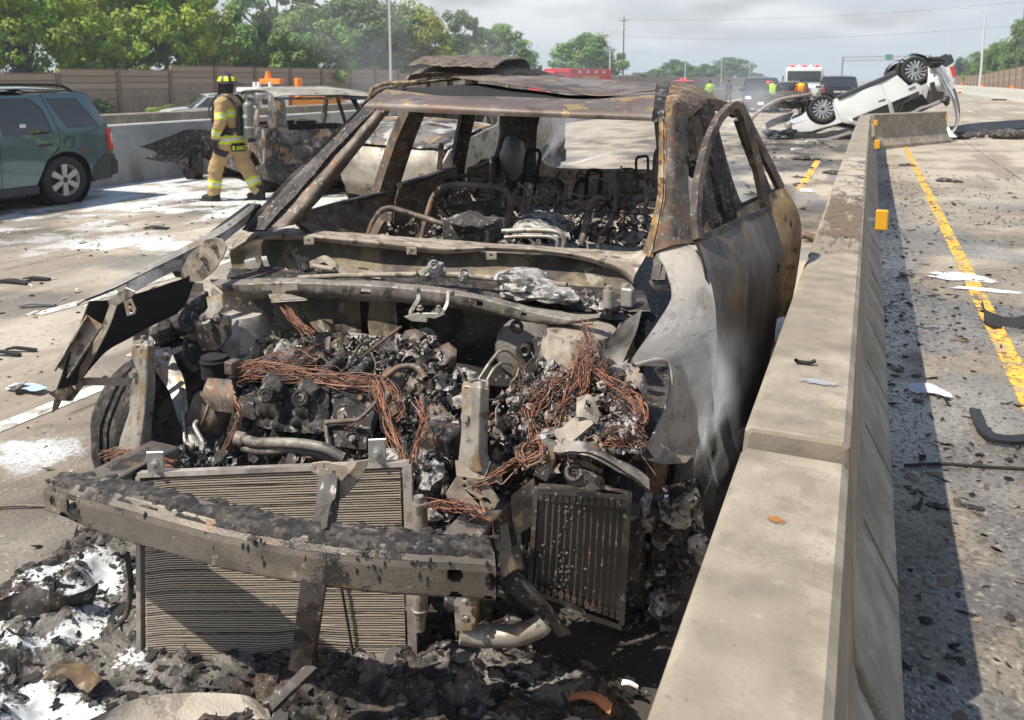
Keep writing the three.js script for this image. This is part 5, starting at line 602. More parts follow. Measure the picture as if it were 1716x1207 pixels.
// --- radiator support posts, with feet and bolts
function post(list, foot, name = 'support_post') { // list: [u, v, halfwidth px, d]
  const L = [], M = [], R = [], B = []; list.forEach(([u, v, w, d]) => { L.push([u - w, v, d]); M.push([u + w * 0.35, v, d - 0.03]); R.push([u + w, v, d + 0.02]); B.push([u - w * 0.6, v, d + 0.05]); });
  return [loft([D(L), D(M), D(R), D(B), D(L)], { nu: 22, nv: 20, th: 0.004, straight: true, dent: 0.004, fr: 14 })];
}
const postA = cpart('support_post', [...post([[240, 572, 16, 1.98], [240, 580, 19, 1.96], [239, 640, 19, 1.94], [236, 690, 19, 1.93], [228, 730, 24, 1.92], [224, 758, 26, 1.92]]), sheet(D([[222, 574, 1.97], [236, 570, 1.99], [258, 573, 1.99], [256, 580, 1.94], [226, 581, 1.94]]), 0.006)], MT.galv);
cpart('post_bolt', [bolt(onD(240, 570, 1.96), 0.009, V(0, 1, 0)), bolt(onD(227, 626, 1.93), 0.012, V(0, 0.1, 1)), bolt(onD(226, 660, 1.93), 0.004)], MT.galv, postA);
cpart('post_foot', [...post([[224, 756, 27, 1.92], [222, 800, 34, 1.9], [218, 850, 44, 1.9]]), loft([D([[196, 752, 1.93], [216, 740, 1.93]]), D([[184, 780, 1.9], [236, 790, 1.9]])], { nu: 5, nv: 6, th: 0.01, dent: 0.02 })], MT.brown, postA);
const postB = cpart('support_post', [...post([[798, 640, 20, 1.97], [797, 652, 22, 1.95], [795, 720, 21, 1.93], [793, 760, 23, 1.92], [796, 790, 30, 1.92]]), sheet(D([[778, 641, 1.96], [795, 637, 1.99], [819, 641, 1.99], [818, 652, 1.94], [778, 652, 1.94]]), 0.006), loft([D([[806, 740, 1.93], [812, 770, 1.93], [842, 782, 1.95]]), D([[806, 800, 1.92], [820, 806, 1.93], [840, 804, 1.95]])], { nu: 10, nv: 6, th: 0.03 })], MT.galv);
cpart('post_bolt', [bolt(onD(792, 634, 1.96), 0.010, V(0, 1, 0)), bolt(onD(783, 698, 1.93), 0.012, V(0, 0.1, 1)), bolt(onD(786, 714, 1.93), 0.005)], MT.galv, postB);
cpart('foot_plate', [sheet(D([[768, 795, 1.9], [812, 800, 1.9], [838, 838, 1.9], [830, 852, 1.9], [790, 846, 1.9], [752, 836, 1.9], [748, 826, 1.9]]), 0.008, { bores: [[onD(780, 802, 1.9), 0.005], [onD(780, 814, 1.9), 0.005], [onD(806, 822, 1.9), 0.005], [onD(815, 842, 1.9), 0.016]] }), loft([D([[764, 772, 1.92], [824, 774, 1.92]]), D([[766, 797, 1.9], [814, 801, 1.9]])], { nu: 6, nv: 6, th: 0.01 })], MT.tan, postB);

// --- bumper beam: box section with holes, swept in a bow
{
  const c = D([[100, 822, 1.50], [240, 858, 1.47], [420, 905, 1.48], [600, 932, 1.53], [720, 942, 1.59], [822, 950, 1.68]]), curve = new THREE.CatmullRomCurve3(c), n = 40, prof = [[-0.052, 0.035], [-0.056, 0.02], [-0.056, -0.048], [-0.05, -0.056], [-0.02, -0.06], [0.02, -0.06], [0.045, -0.045], [0.045, 0.05], [0.02, 0.062], [-0.035, 0.060]];
  const rows = prof.map(() => []);
  for (let i = 0; i <= n; i++) { const t = i / n, p = curve.getPoint(t), T = curve.getTangent(t); T.y = 0; T.normalize(); const N = V(-T.z, 0, T.x); if (N.z < 0) N.multiplyScalar(-1); const k = 1 - 0.22 * sm(0.18, 0, t); prof.forEach(([a, b], q) => rows[q].push(p.clone().addScaledVector(N, -a * k).add(V(0, b * k * 0.93, 0)))); }
  rows.push(rows[0].map((p) => p.clone()));
  const beam = cpart('bumper_beam', loft(rows, { nu: 220, nv: 130, th: 0.006, straight: true, dent: 0.002, fr: 13, hole: (u, v) => { const f = (u0, v0, a, b) => ((u - u0) / a) ** 2 + ((v - v0) / b) ** 2 < 1; return f(0.865, 0.115, 0.024, 0.03) || f(0.865, 0.205, 0.02, 0.024) || f(0.98, 0.13, 0.02, 0.034) || f(0.97, 0.21, 0.02, 0.024) || f(0.075, 0.11, 0.014, 0.03) || f(0.05, 0.2, 0.014, 0.026) || f(0.085, 0.215, 0.012, 0.024); } }), MT.bumper);
  cpart('beam_crust', loft([rows[8].map((q) => q.clone().add(V(0, 0.002, -0.004))), rows[8].map((q, i) => q.clone().lerp(rows[9][i], 0.5).add(V(0, 0.004, 0))), rows[9].map((q) => q.clone().add(V(0, 0.003, 0))), rows[0].map((q, i) => q.clone().lerp(rows[9][i], 0.6).add(V(0, 0.0, 0.003)))], { nu: 160, nv: 14, th: 0.003, straight: true, dent: 0.004, fr: 40 }), MT.crust, beam);
  cpart('beam_core', strap(c.map((p) => p.clone().add(V(0, 0, -0.03))), 0.07, 0.02, V(0, 0, 1)), MT.soot, beam);
  cpart('burnt_crust', (() => { const g = []; seed(5); for (let i = 0; i < 260; i++) { const t = rnd(), p = curve.getPoint(t), s = rr(0.003, 0.013); g.push(lump(s, i * 3.1, 0.8, 1, [1.6, 0.3, 1]).translate(p.x, p.y + 0.058 - 0.014 * sm(0.18, 0, t), p.z - rr(-0.03, 0.04))); } for (let i = 0; i < 60; i++) { const t = rnd(), p = curve.getPoint(t), s = rr(0.002, 0.007); g.push(lump(s, i * 5.1, 0.6, 1, [0.8, rr(1, 2.4), 0.5]).translate(p.x + 0.02, p.y + rr(-0.02, 0.045), p.z + 0.056)); } return g; })(), MT.crust, beam);
}
cpart('crash_can', rbox(0.12, 0.1, 0.3, 0.01).translate(...onD(215, 800, 1.72).toArray()), MT.bumper);
cpart('crash_can', [rbox(0.1, 0.12, 0.24, 0.01).translate(...onD(800, 900, 1.85).toArray())], MT.bumper);
// --- radiator, standing loose behind the beam: tubes one by one
{
  const TL = onD(238, 797, 1.66), TR = onD(678, 779, 1.93), BL = onY(240, 1106, 0.0), BR = onY(688, 1112, 0.0);
  const rad = new THREE.Group(); rad.name = 'radiator'; car.add(rad);
  const at = (u, v) => TL.clone().lerp(TR, u).lerp(BL.clone().lerp(BR, u), v), nrm = TR.clone().sub(TL).cross(BL.clone().sub(TL)).normalize(); if (nrm.z < 0) nrm.multiplyScalar(-1);
  const back = nrm.clone().multiplyScalar(-1), N = 78;
  seed(9);
  for (let i = 0; i < N; i++) { const v = 0.02 + 0.95 * i / (N - 1), pts = []; for (let k = 0; k <= 10; k++) { const u = 0.015 + 0.97 * k / 10, e = Math.exp(-(((u - 0.63) / 0.06) ** 2)) * (v > 0.8 && v < 0.9 ? 0.012 : 0) + Math.exp(-(((u - 0.52) / 0.05) ** 2)) * (v > 0.9 ? 0.01 : 0); pts.push(at(u, v - (u < 0.09 ? (0.09 - u) * -0.18 : 0)).add(V(0, e + (vn(u * 5, i * 0.7) - 0.5) * 0.002, 0)).addScaledVector(nrm, 0.004 * (vn(u * 6, i, 256, 2) - 0.5))); } wpart('tube', strap(pts, 0.0028, 0.02, nrm, 12), i % 9 === 4 ? MT.tan : MT.fins, rad); }
  wpart('fin_core', [sheet([at(0.02, 0.02).addScaledVector(back, 0.008), at(0.98, 0.02).addScaledVector(back, 0.008), at(0.98, 0.98).addScaledVector(back, 0.008), at(0.02, 0.98).addScaledVector(back, 0.008)], 0.012)], MT.finDark, rad);
  for (const [a, b, w] of [[[-0.008, 0], [-0.008, 1], 0.013], [[1.012, -0.01], [1.012, 1.01], 0.026], [[-0.01, -0.008], [1.02, -0.008], 0.014], [[-0.01, 1.01], [1.02, 1.01], 0.016]]) wpart('frame', strap([at(...a), at(...b)], w, 0.03, nrm, 2), MT.silver, rad);
  for (const [u, h] of [[0.06, 0.075], [0.90, 0.085]]) wpart('bracket', [sheet([at(u - 0.03, 0.0), at(u + 0.035, 0.0), at(u + 0.035, 0.0).add(V(0, h, 0)), at(u - 0.03, 0.0).add(V(0, h, 0))].map((p) => p.addScaledVector(nrm, 0.012)), 0.006), bolt(at(u, 0).add(V(0, h * 0.5, 0)).addScaledVector(nrm, 0.018), 0.008, nrm)], MT.alu, rad);
  wpart('bracket', sheet([at(0.9, 0.985), at(0.96, 0.985), at(0.96, 1.1), at(0.9, 1.1)].map((p) => p.addScaledVector(nrm, 0.02)), 0.006), MT.tan, rad);
  wpart('lower_pipe', tube([at(0.42, 1.0).addScaledVector(nrm, 0.03), at(0.7, 1.03).addScaledVector(nrm, 0.04), at(1.03, 1.05).addScaledVector(nrm, 0.02)], 0.009, 24), MT.alu, rad);
  wpart('hung_wire', tube([at(0.74, 0.45).addScaledVector(nrm, 0.02), at(0.76, 0.6).addScaledVector(nrm, 0.025), at(0.80, 0.99).addScaledVector(nrm, 0.02)], 0.004, 20), MT.soot, rad);
  wpart('side_pipe', tube([at(-0.06, 0.42), at(-0.045, 0.6), at(-0.06, 0.75), at(-0.09, 0.8)], 0.008, 20), MT.dark, rad);
  wpart('latch_stay', strap(D([[553, 800, 1.66], [548, 850, 1.60], [540, 900, 1.5]]), 0.05, 0.03, nrm), MT.dark, rad);
  wpart('latch_support', [strap(D([[526, 972, 1.46], [520, 1020, 1.46], [512, 1080, 1.50], [504, 1120, 1.5]]), 0.055, 0.028, nrm, 0), strap(D([[540, 975, 1.46], [530, 1040, 1.46], [520, 1090, 1.5], [500, 1125, 1.5]]), 0.02, 0.02, nrm), strap(D([[524, 1118, 1.5], [490, 1150, 1.44], [455, 1185, 1.4]]), 0.03, 0.012, V(0, 1, 0.3)), strap(D([[515, 1128, 1.5], [480, 1160, 1.46], [440, 1180, 1.42]]), 0.015, 0.01, V(0, 1, 0.3))], MT.dark, rad);
  wpart('latch_plate', [sheet(D([[524, 775, 1.66], [545, 772, 1.66], [585, 780, 1.66], [588, 790, 1.66], [575, 806, 1.66], [535, 796, 1.66], [520, 788, 1.66]]), 0.006, { bores: [[onD(533, 785, 1.66), 0.006], [onD(548, 782, 1.66), 0.006], [onD(562, 792, 1.66), 0.005]] }), sheet(D([[585, 774, 1.68], [620, 770, 1.70], [606, 800, 1.69], [580, 832, 1.67], [562, 842, 1.66], [566, 800, 1.66]]), 0.005, { edge: 0.03, dent: 0.012 }), strap(D([[572, 792, 1.64], [584, 786, 1.63], [594, 772, 1.64]]), 0.02, 0.006)], MT.tan, rad);
}
cpart('drier_bottle', [rod(onD(703, 842, 1.86), onD(706, 900, 1.86), 0.021, 18), rod(onD(706, 985, 1.86), onD(704, 1030, 1.86), 0.021, 18), rod(onD(704, 1028, 1.86), onD(703, 1054, 1.86), 0.017, 14), ring(onD(704, 1020, 1.86), 0.022, 0.004, V(0, 1, 0)), rod(onD(701, 832, 1.86), onD(702, 844, 1.86), 0.014, 12)], MT.galv);
// --- oil cooler: ribs one by one
{
  const TL = onD(902, 822, 1.92), TR = onD(1054, 834, 1.98), BL = onD(892, 985, 1.9), BR = onD(1042, 1040, 1.98), cool = new THREE.Group(); cool.name = 'oil_cooler'; car.add(cool);
  const at = (u, v) => TL.clone().lerp(TR, u).lerp(BL.clone().lerp(BR, u), v), nrm = TR.clone().sub(TL).cross(BL.clone().sub(TL)).normalize(); if (nrm.z < 0) nrm.multiplyScalar(-1);
  for (let i = 0; i < 14; i++) { const u = 0.04 + 0.92 * i / 13; wpart('rib', strap([at(u, 0.06), at(u, 0.5).addScaledVector(nrm, (vn(i, 3) - 0.5) * 0.006), at(u, 0.93)], 0.005, 0.024, nrm, 6), MT.dark, cool); wpart('end_cap', strap([at(u, 0.0), at(u, 0.07)], 0.013, 0.034, nrm, 2), MT.dark, cool); wpart('end_cap', strap([at(u, 0.92), at(u, 0.98)], 0.013, 0.03, nrm, 2), MT.dark, cool); }
  wpart('fin_core', sheet([at(0, 0.02), at(1, 0.02), at(1, 0.98), at(0, 0.98)].map((p) => p.addScaledVector(nrm, -0.006)), 0.012), MT.finDark, cool);
  wpart('frame', [strap([at(1.0, -0.03), at(1.0, 1.0)], 0.014, 0.04, nrm, 2), strap([at(-0.02, -0.02), at(-0.02, 1.0)], 0.012, 0.036, nrm, 2), strap([at(0, -0.02), at(1, -0.02)], 0.014, 0.036, nrm, 2), strap([at(0, 1.01), at(0.55, 1.01), at(0.6, 1.05), at(1.0, 1.04)], 0.012, 0.03, nrm, 8)], MT.dark, cool);
  wpart('ash_crust', (() => { seed(23); const g = []; for (let i = 0; i < 70; i++) { const u = clamp(0.33 + (rnd() + rnd() - 1) * 0.3), v = rnd(), p = at(u, v).addScaledVector(nrm, 0.012); g.push(lump(rr(0.0015, 0.005), i, 0.5, 1, [1, 1, 0.6]).translate(p.x, p.y, p.z)); } return g; })(), MT.tan, cool);
}
cpart('cooler_bracket', [loft([D([[930, 735, 1.98], [985, 745, 1.98], [1050, 775, 2.0], [1086, 805, 2.02]]), D([[925, 755, 1.95], [985, 760, 1.94], [1040, 785, 1.96], [1084, 822, 2.0]])], { nu: 24, nv: 5, th: 0.012, dent: 0.02, fr: 12 }), strap(D([[922, 738, 1.98], [918, 770, 1.97], [906, 800, 1.96]]), 0.04, 0.02)], MT.weather);
cpart('cooler_mount', [loft([D([[950, 790, 1.98], [970, 782, 1.98], [1000, 790, 1.98]]), D([[975, 800, 1.97], [1000, 798, 1.96], [1020, 815, 1.97]]), D([[985, 822, 1.96], [1020, 822, 1.95], [1052, 834, 1.97]])], { nu: 14, nv: 10, th: 0.014, dent: 0.015, fr: 14 }), ring(onD(962, 792, 1.97), 0.02, 0.008, V(0, 0.7, 0.7)), bolt(onD(1004, 806, 1.95), 0.008)], MT.dark);
cpart('lower_brace', [loft([D([[838, 975, 1.74], [856, 962, 1.74], [868, 960, 1.76]]), D([[872, 1010, 1.74], [896, 1000, 1.74], [918, 1012, 1.76]]), D([[916, 1046, 1.76], [934, 1040, 1.76], [952, 1056, 1.78]]), D([[938, 1068, 1.77], [948, 1064, 1.77], [955, 1066, 1.78]])], { nu: 10, nv: 20, th: 0.012, dent: 0.01 }), strap(D([[842, 880, 1.84], [850, 920, 1.82], [862, 962, 1.78]]), 0.05, 0.03), loft([D([[856, 830, 1.92], [896, 800, 1.95]]), D([[860, 900, 1.9], [896, 880, 1.92]]), D([[872, 960, 1.88], [892, 950, 1.9]])], { nu: 6, nv: 12, th: 0.02, dent: 0.02, hole: (u, v) => ((u - 0.5) / 0.26) ** 2 + ((v - 0.55) / 0.12) ** 2 < 1 })], MT.dark);
cpart('cross_member', [tube(D([[772, 1062, 1.80], [800, 1066, 1.82], [860, 1066, 1.84], [905, 1050, 1.88], [915, 1035, 1.92]]), 0.028, 30, 12), loft([D([[766, 1000, 1.8], [806, 1000, 1.8]]), D([[770, 1050, 1.8], [800, 1048, 1.8]])], { nu: 5, nv: 6, th: 0.04, dent: 0.01 }), bolt(onD(780, 1008, 1.76), 0.008), bolt(onD(782, 1036, 1.76), 0.008)], MT.galv);
// --- front wheels: burnt tyres
function burntWheel(c, r, w, yaw, lean) {
  const g = smooth(new THREE.LatheGeometry([[r * 0.62, -w / 2], [r * 0.8, -w / 2 * 1.04], [r * 0.95, -w / 2 * 0.95], [r, -w / 2 * 0.7], [r, -0.03], [r - 0.012, -0.025], [r - 0.012, -0.015], [r, -0.01], [r, 0.01], [r - 0.012, 0.015], [r - 0.012, 0.025], [r, 0.03], [r, w / 2 * 0.7], [r * 0.95, w / 2 * 0.95], [r * 0.8, w / 2 * 1.04], [r * 0.62, w / 2]].map(([a, b]) => new THREE.Vector2(a, b)), 48), 0.5); const p = g.attributes.position; for (let i = 0; i < p.count; i++) { const x = p.getX(i), y = p.getY(i), z = p.getZ(i), k = 1 + (n3(x * 14 + 3, y * 14, z * 14) - 0.5) * 0.13; p.setXYZ(i, x * k, y, z * k); }
  g.rotateZ(Math.PI / 2 + lean); g.rotateY(yaw); g.translate(c.x, c.y, c.z); return g;
}
{ const c = V(-2.47, 0.32, -2.34); const w = cpart('wheel', burntWheel(c, 0.325, 0.21, -0.10, 0.02), MT.crust); cpart('rim', boxUV(facing(lathe([[0, 0.02], [0.06, 0.03], [0.2, 0.05], [0.215, 0.08], [0.215, -0.08]], 28), c, V(1, 0, 0.1))), MT.galv, w); }
{ const c = V(-0.66, 0.27, -2.5); const w = cpart('wheel', burntWheel(c, 0.3, 0.2, 0.05, 0.05), MT.char); cpart('rim', boxUV(facing(lathe([[0, 0.02], [0.06, 0.03], [0.2, 0.05], [0.215, 0.08], [0.215, -0.08]], 28), c, V(1, 0, 0.1))), MT.dark, w); }
// --- floor, far side of the cabin, rear
cpart('floor_pan', loft([[V(-2.3, 0.24, -2.9), V(-1.5, 0.26, -2.9), V(-0.62, 0.24, -2.9)], [V(-2.35, 0.26, -4.5), V(-1.5, 0.3, -4.5), V(-0.5, 0.26, -4.5)], [V(-2.3, 0.42, -6.0), V(-1.5, 0.42, -6.0), V(-0.5, 0.42, -6.0)]], { nu: 18, nv: 14, th: 0.02, dent: 0.04 }), MT.dark);
cpart('sill', [strap([V(-2.42, 0.30, -2.9), V(-2.42, 0.30, -5.2)], 0.14, 0.1, V(1, 0, 0)), strap([V(-0.56, 0.30, -2.9), V(-0.46, 0.30, -4.6)], 0.14, 0.1, V(1, 0, 0))], MT.brown);
cpart('rear_pillar', [strap(D([[690, 186, 3.98], [668, 235, 3.98], [646, 300, 3.98], [632, 345, 3.98]]), 0.085, 0.07, V(1, 0, 0.4)), strap(D([[703, 188, 4.05], [685, 235, 4.05], [664, 300, 4.05], [652, 350, 4.05]]), 0.05, 0.04, V(1, 0, 0.6))], MT.brown);
cpart('rear_pillar', [strap(D([[784, 190, 4.6], [775, 230, 4.6], [766, 280, 4.6], [764, 330, 4.6]]), 0.08, 0.06, V(1, 0, 0.5)), strap(D([[775, 190, 4.56], [767, 230, 4.56], [757, 280, 4.56]]), 0.02, 0.03, V(1, 0, 0.5))], MT.dark);
cpart('rear_pillar', [loft([D([[838, 190, 5.2], [866, 192, 5.3], [904, 196, 5.4]]), D([[838, 230, 5.2], [866, 232, 5.3], [898, 222, 5.4]]), D([[826, 270, 5.1], [850, 280, 5.2], [896, 272, 5.4]]), D([[800, 290, 5.0], [840, 320, 5.1], [900, 320, 5.3]])], { nu: 14, nv: 16, th: 0.03, dent: 0.02 })], MT.dark);
cpart('wheel_house', [lump(0.17, 51, 0.2, 3, [0.5, 0.9, 0.6]).translate(...onD(860, 266, 5.05).toArray())], MT.grey);
cpart('side_panel', [loft([D([[668, 312, 3.95], [715, 298, 4.2], [762, 282, 4.5]]), D([[664, 360, 3.95], [715, 345, 4.2], [770, 330, 4.5]]), D([[660, 420, 3.95], [715, 400, 4.2], [775, 385, 4.5]])], { nu: 14, nv: 12, th: 0.02, dent: 0.03 }), loft([D([[786, 286, 4.6], [820, 275, 4.9], [840, 262, 5.1]]), D([[786, 340, 4.6], [820, 330, 4.9], [846, 320, 5.1]]), D([[790, 380, 4.6], [820, 370, 4.9], [850, 360, 5.1]])], { nu: 12, nv: 10, th: 0.02, dent: 0.03 }), loft([D([[486, 362, 2.95], [560, 340, 3.3], [632, 324, 3.7]]), D([[500, 378, 2.96], [570, 372, 3.3], [640, 350, 3.7]]), D([[520, 392, 2.98], [590, 400, 3.3], [650, 390, 3.7]])], { nu: 16, nv: 10, th: 0.02, dent: 0.02 })], MT.brown);
cpart('belt_rail', strap(D([[486, 366, 2.95], [560, 344, 3.3], [640, 325, 3.7], [660, 325, 3.85]]), 0.03, 0.02, V(0, 1, 0.2)), MT.dark);
cpart('belt_rail', [strap(D([[668, 311, 3.95], [715, 297, 4.2], [762, 281, 4.5]]), 0.04, 0.02, V(0, 1, 0.2))], MT.dark);
cpart('belt_rail', strap(D([[788, 284, 4.6], [818, 272, 4.9], [842, 258, 5.1]]), 0.04, 0.02, V(0, 1, 0.2)), MT.dark);
cpart('window_guide', [strap(D([[736, 285, 4.3], [740, 240, 4.3]]), 0.03, 0.01)], MT.dark);
cpart('rear_sill', [strap(D([[898, 272, 5.7], [915, 290, 5.7], [960, 294, 5.7], [1040, 295, 5.7], [1110, 296, 5.7]]), 0.09, 0.05, V(0, 0.6, 1)), loft([D([[890, 300, 5.6], [1000, 305, 5.6], [1120, 306, 5.6]]), D([[890, 360, 5.6], [1000, 365, 5.6], [1120, 366, 5.6]])], { nu: 14, nv: 8, th: 0.02, dent: 0.03 })], MT.tan);
cpart('rear_pillar', strap(D([[1112, 200, 5.6], [1116, 250, 5.6], [1112, 300, 5.6]]), 0.12, 0.06, V(0, 0, 1)), MT.brown);
// --- seats: tube frames, panels, headrest hoops
function seat(name, parts) { const s = new THREE.Group(); s.name = name; car.add(s); parts.forEach(([n, g, m]) => wpart(n, g, m, s)); return s; }
seat('seat_frame', [['hoop', tube(D([[706, 402, 3.6], [716, 360, 3.65], [726, 330, 3.72], [744, 313, 3.75], [778, 309, 3.75], [836, 315, 3.75], [854, 327, 3.74], [854, 355, 3.7], [848, 385, 3.66]]), 0.016, 50, 9), MT.brown], ['headrest_rod', [rod(onD(771, 306, 3.75), onD(771, 360, 3.72), 0.007), rod(onD(823, 262, 3.78), onD(820, 362, 3.72), 0.008), tube(D([[772, 305, 3.75], [780, 318, 3.74], [790, 334, 3.73]]), 0.003, 10)], MT.dark], ['back_panel', sheet(D([[744, 338, 3.7], [846, 336, 3.7], [848, 362, 3.7], [742, 356, 3.7]]), 0.012, { edge: 0.05, dent: 0.02, holes: [] }), MT.dark], ['spring_wire', [tube(D([[726, 332, 3.74], [770, 320, 3.74], [840, 326, 3.74]]), 0.003, 20), tube(D([[720, 350, 3.7], [780, 345, 3.7], [850, 350, 3.7]]), 0.003, 20)], MT.soot]]);
seat('seat_frame', [['hoop', tube(D([[850, 345, 4.5], [855, 318, 4.55], [872, 302, 4.6], [900, 300, 4.6], [934, 303, 4.6], [942, 314, 4.6], [930, 333, 4.58], [918, 348, 4.55], [914, 384, 4.5]]), 0.018, 50, 9), MT.dark], ['back_panel', loft([D([[862, 306, 4.66], [905, 304, 4.66], [952, 308, 4.66]]), D([[858, 350, 4.62], [905, 350, 4.62], [948, 352, 4.62]]), D([[856, 392, 4.56], [905, 392, 4.56], [940, 392, 4.56]])], { nu: 12, nv: 12, th: 0.015, dent: 0.03, fr: 8 }), MT.silver], ['headrest_hoop', tube(D([[872, 329, 4.5], [878, 290, 4.5], [882, 260, 4.5], [888, 252, 4.5], [902, 252, 4.5], [905, 262, 4.5], [900, 290, 4.5], [893, 329, 4.5]]), 0.011, 40, 8), MT.soot]]);
seat('seat_frame', [['hoop', [tube(D([[974, 414, 3.55], [981, 380, 3.6], [988, 350, 3.65], [997, 334, 3.68], [1012, 331, 3.7], [1026, 333, 3.7]]), 0.018, 34, 9), tube(D([[1002, 398, 3.6], [1020, 375, 3.62], [1031, 348, 3.66], [1034, 305, 3.7]]), 0.010, 24, 8), tube(D([[1066, 336, 3.7], [1082, 330, 3.7], [1108, 330, 3.7]]), 0.02, 18, 9), tube(D([[1084, 314, 3.66], [1084, 340, 3.64], [1080, 356, 3.62], [1092, 400, 3.58]]), 0.010, 22, 8)], MT.brown], ['hinge_box', [rbox(0.12, 0.11, 0.08, 0.01).translate(...onD(1054, 306, 4.0).toArray()), rbox(0.09, 0.06, 0.08, 0.01).translate(...onD(1048, 340, 3.75).toArray())], MT.dark], ['spring_wire', [tube(D([[950, 405, 3.5], [952, 370, 3.55], [976, 355, 3.6], [1080, 360, 3.6], [1096, 375, 3.55], [1096, 410, 3.5]]), 0.003, 30)], MT.soot]]);
seat('seat_frame', [['hoop', [tube(D([[958, 380, 4.6], [964, 320, 4.7], [972, 303, 4.75], [985, 300, 4.75]]), 0.018, 20, 9)], MT.dark], ['headrest_hoop', [tube(D([[981, 336, 4.8], [984, 296, 4.8], [988, 286, 4.8], [1004, 286, 4.8], [1008, 292, 4.8], [1002, 330, 4.8]]), 0.012, 30, 8), tube(D([[966, 300, 4.75], [970, 288, 4.75], [982, 294, 4.75], [1022, 288, 4.75], [1022, 300, 4.75]]), 0.004, 24), tube(D([[1042, 290, 5.0], [1044, 284, 5.0], [1060, 284, 5.0], [1064, 290, 5.0]]), 0.01, 16), tube(D([[1094, 340, 4.6], [1096, 280, 4.6], [1098, 258, 4.6], [1104, 248, 4.6], [1112, 246, 4.6]]), 0.01, 24)], MT.soot], ['back_panel', [loft([D([[972, 306, 4.85], [1030, 302, 4.85], [1112, 304, 4.85]]), D([[970, 345, 4.8], [1030, 346, 4.8], [1112, 346, 4.8]])], { nu: 14, nv: 8, th: 0.015, dent: 0.04, fr: 9 })], MT.silver], ['base_panel', [loft([D([[945, 356, 4.3], [1020, 354, 4.3], [1112, 352, 4.3]]), D([[940, 366, 4.0], [1020, 372, 4.0], [1112, 376, 4.0]]), D([[945, 400, 3.8], [1020, 405, 3.8], [1112, 410, 3.8]])], { nu: 14, nv: 10, th: 0.015, dent: 0.04, fr: 7 })], MT.silver]]);
cpart('steering_frame', [tube(D([[842, 388, 3.2], [880, 386, 3.2], [922, 387, 3.2], [940, 392, 3.2], [946, 404, 3.2], [944, 418, 3.2]]), 0.012, 30, 9), tube(D([[846, 398, 3.2], [880, 396, 3.2], [920, 397, 3.2], [934, 404, 3.2], [934, 418, 3.2]]), 0.010, 30, 9)], MT.galv);
cpart('dash_bar', [tube(D([[618, 392, 3.2], [624, 374, 3.22], [638, 354, 3.25], [656, 349, 3.28], [700, 362, 3.32], [752, 378, 3.3]]), 0.014, 34, 8), strap(D([[624, 396, 3.2], [640, 368, 3.24], [652, 362, 3.26]]), 0.04, 0.02)], MT.brown);
cpart('dash_unit', [rbox(0.24, 0.1, 0.16, 0.01).translate(...onD(794, 384, 3.3).toArray()), lump(0.06, 61, 0.5, 3, [1.6, 0.7, 1]).translate(...onD(790, 376, 3.25).toArray())], MT.char);

// --- more of the seats: second row backs standing up to the window line
seat('seat_frame', [['hoop', [tube(D([[1040, 410, 3.9], [1044, 350, 3.95], [1050, 312, 4.0], [1062, 298, 4.0], [1090, 296, 4.0], [1102, 310, 4.0], [1104, 350, 3.95]]), 0.014, 40, 8), tube(D([[1044, 352, 3.95], [1075, 348, 3.95], [1104, 352, 3.95]]), 0.009, 16, 6)], MT.brown], ['back_panel', loft([D([[1052, 318, 4.05], [1078, 314, 4.05], [1100, 318, 4.05]]), D([[1048, 370, 4.0], [1078, 368, 4.0], [1102, 370, 4.0]])], { nu: 8, nv: 8, th: 0.01, dent: 0.03 }), MT.silver], ['headrest_rod', [rod(onD(1066, 270, 4.02), onD(1066, 320, 4.0), 0.007), rod(onD(1086, 268, 4.02), onD(1086, 320, 4.0), 0.007), tube(D([[1066, 272, 4.02], [1068, 264, 4.02], [1084, 262, 4.02], [1086, 270, 4.02]]), 0.007, 12)], MT.dark]]);
seat('seat_frame', [['hoop', [tube(D([[742, 396, 4.3], [748, 340, 4.35], [752, 306, 4.4], [764, 296, 4.4], [800, 294, 4.4], [826, 298, 4.4], [832, 320, 4.4], [832, 380, 4.3]]), 0.013, 40, 8)], MT.dark], ['back_panel', loft([D([[756, 312, 4.45], [792, 308, 4.45], [826, 312, 4.45]]), D([[752, 350, 4.4], [792, 350, 4.4], [828, 352, 4.4]]), D([[750, 388, 4.35], [792, 388, 4.35], [830, 390, 4.35]])], { nu: 10, nv: 10, th: 0.01, dent: 0.03 }), MT.silver]]);
cpart('transmission_tunnel', loft([D([[860, 400, 3.3], [905, 392, 3.3], [955, 402, 3.3]]), D([[868, 372, 3.9], [905, 362, 3.9], [945, 372, 3.9]]), D([[875, 350, 4.4], [905, 344, 4.4], [935, 350, 4.4]])], { nu: 12, nv: 14, th: 0.02, dent: 0.05, fr: 8 }), MT.ash);
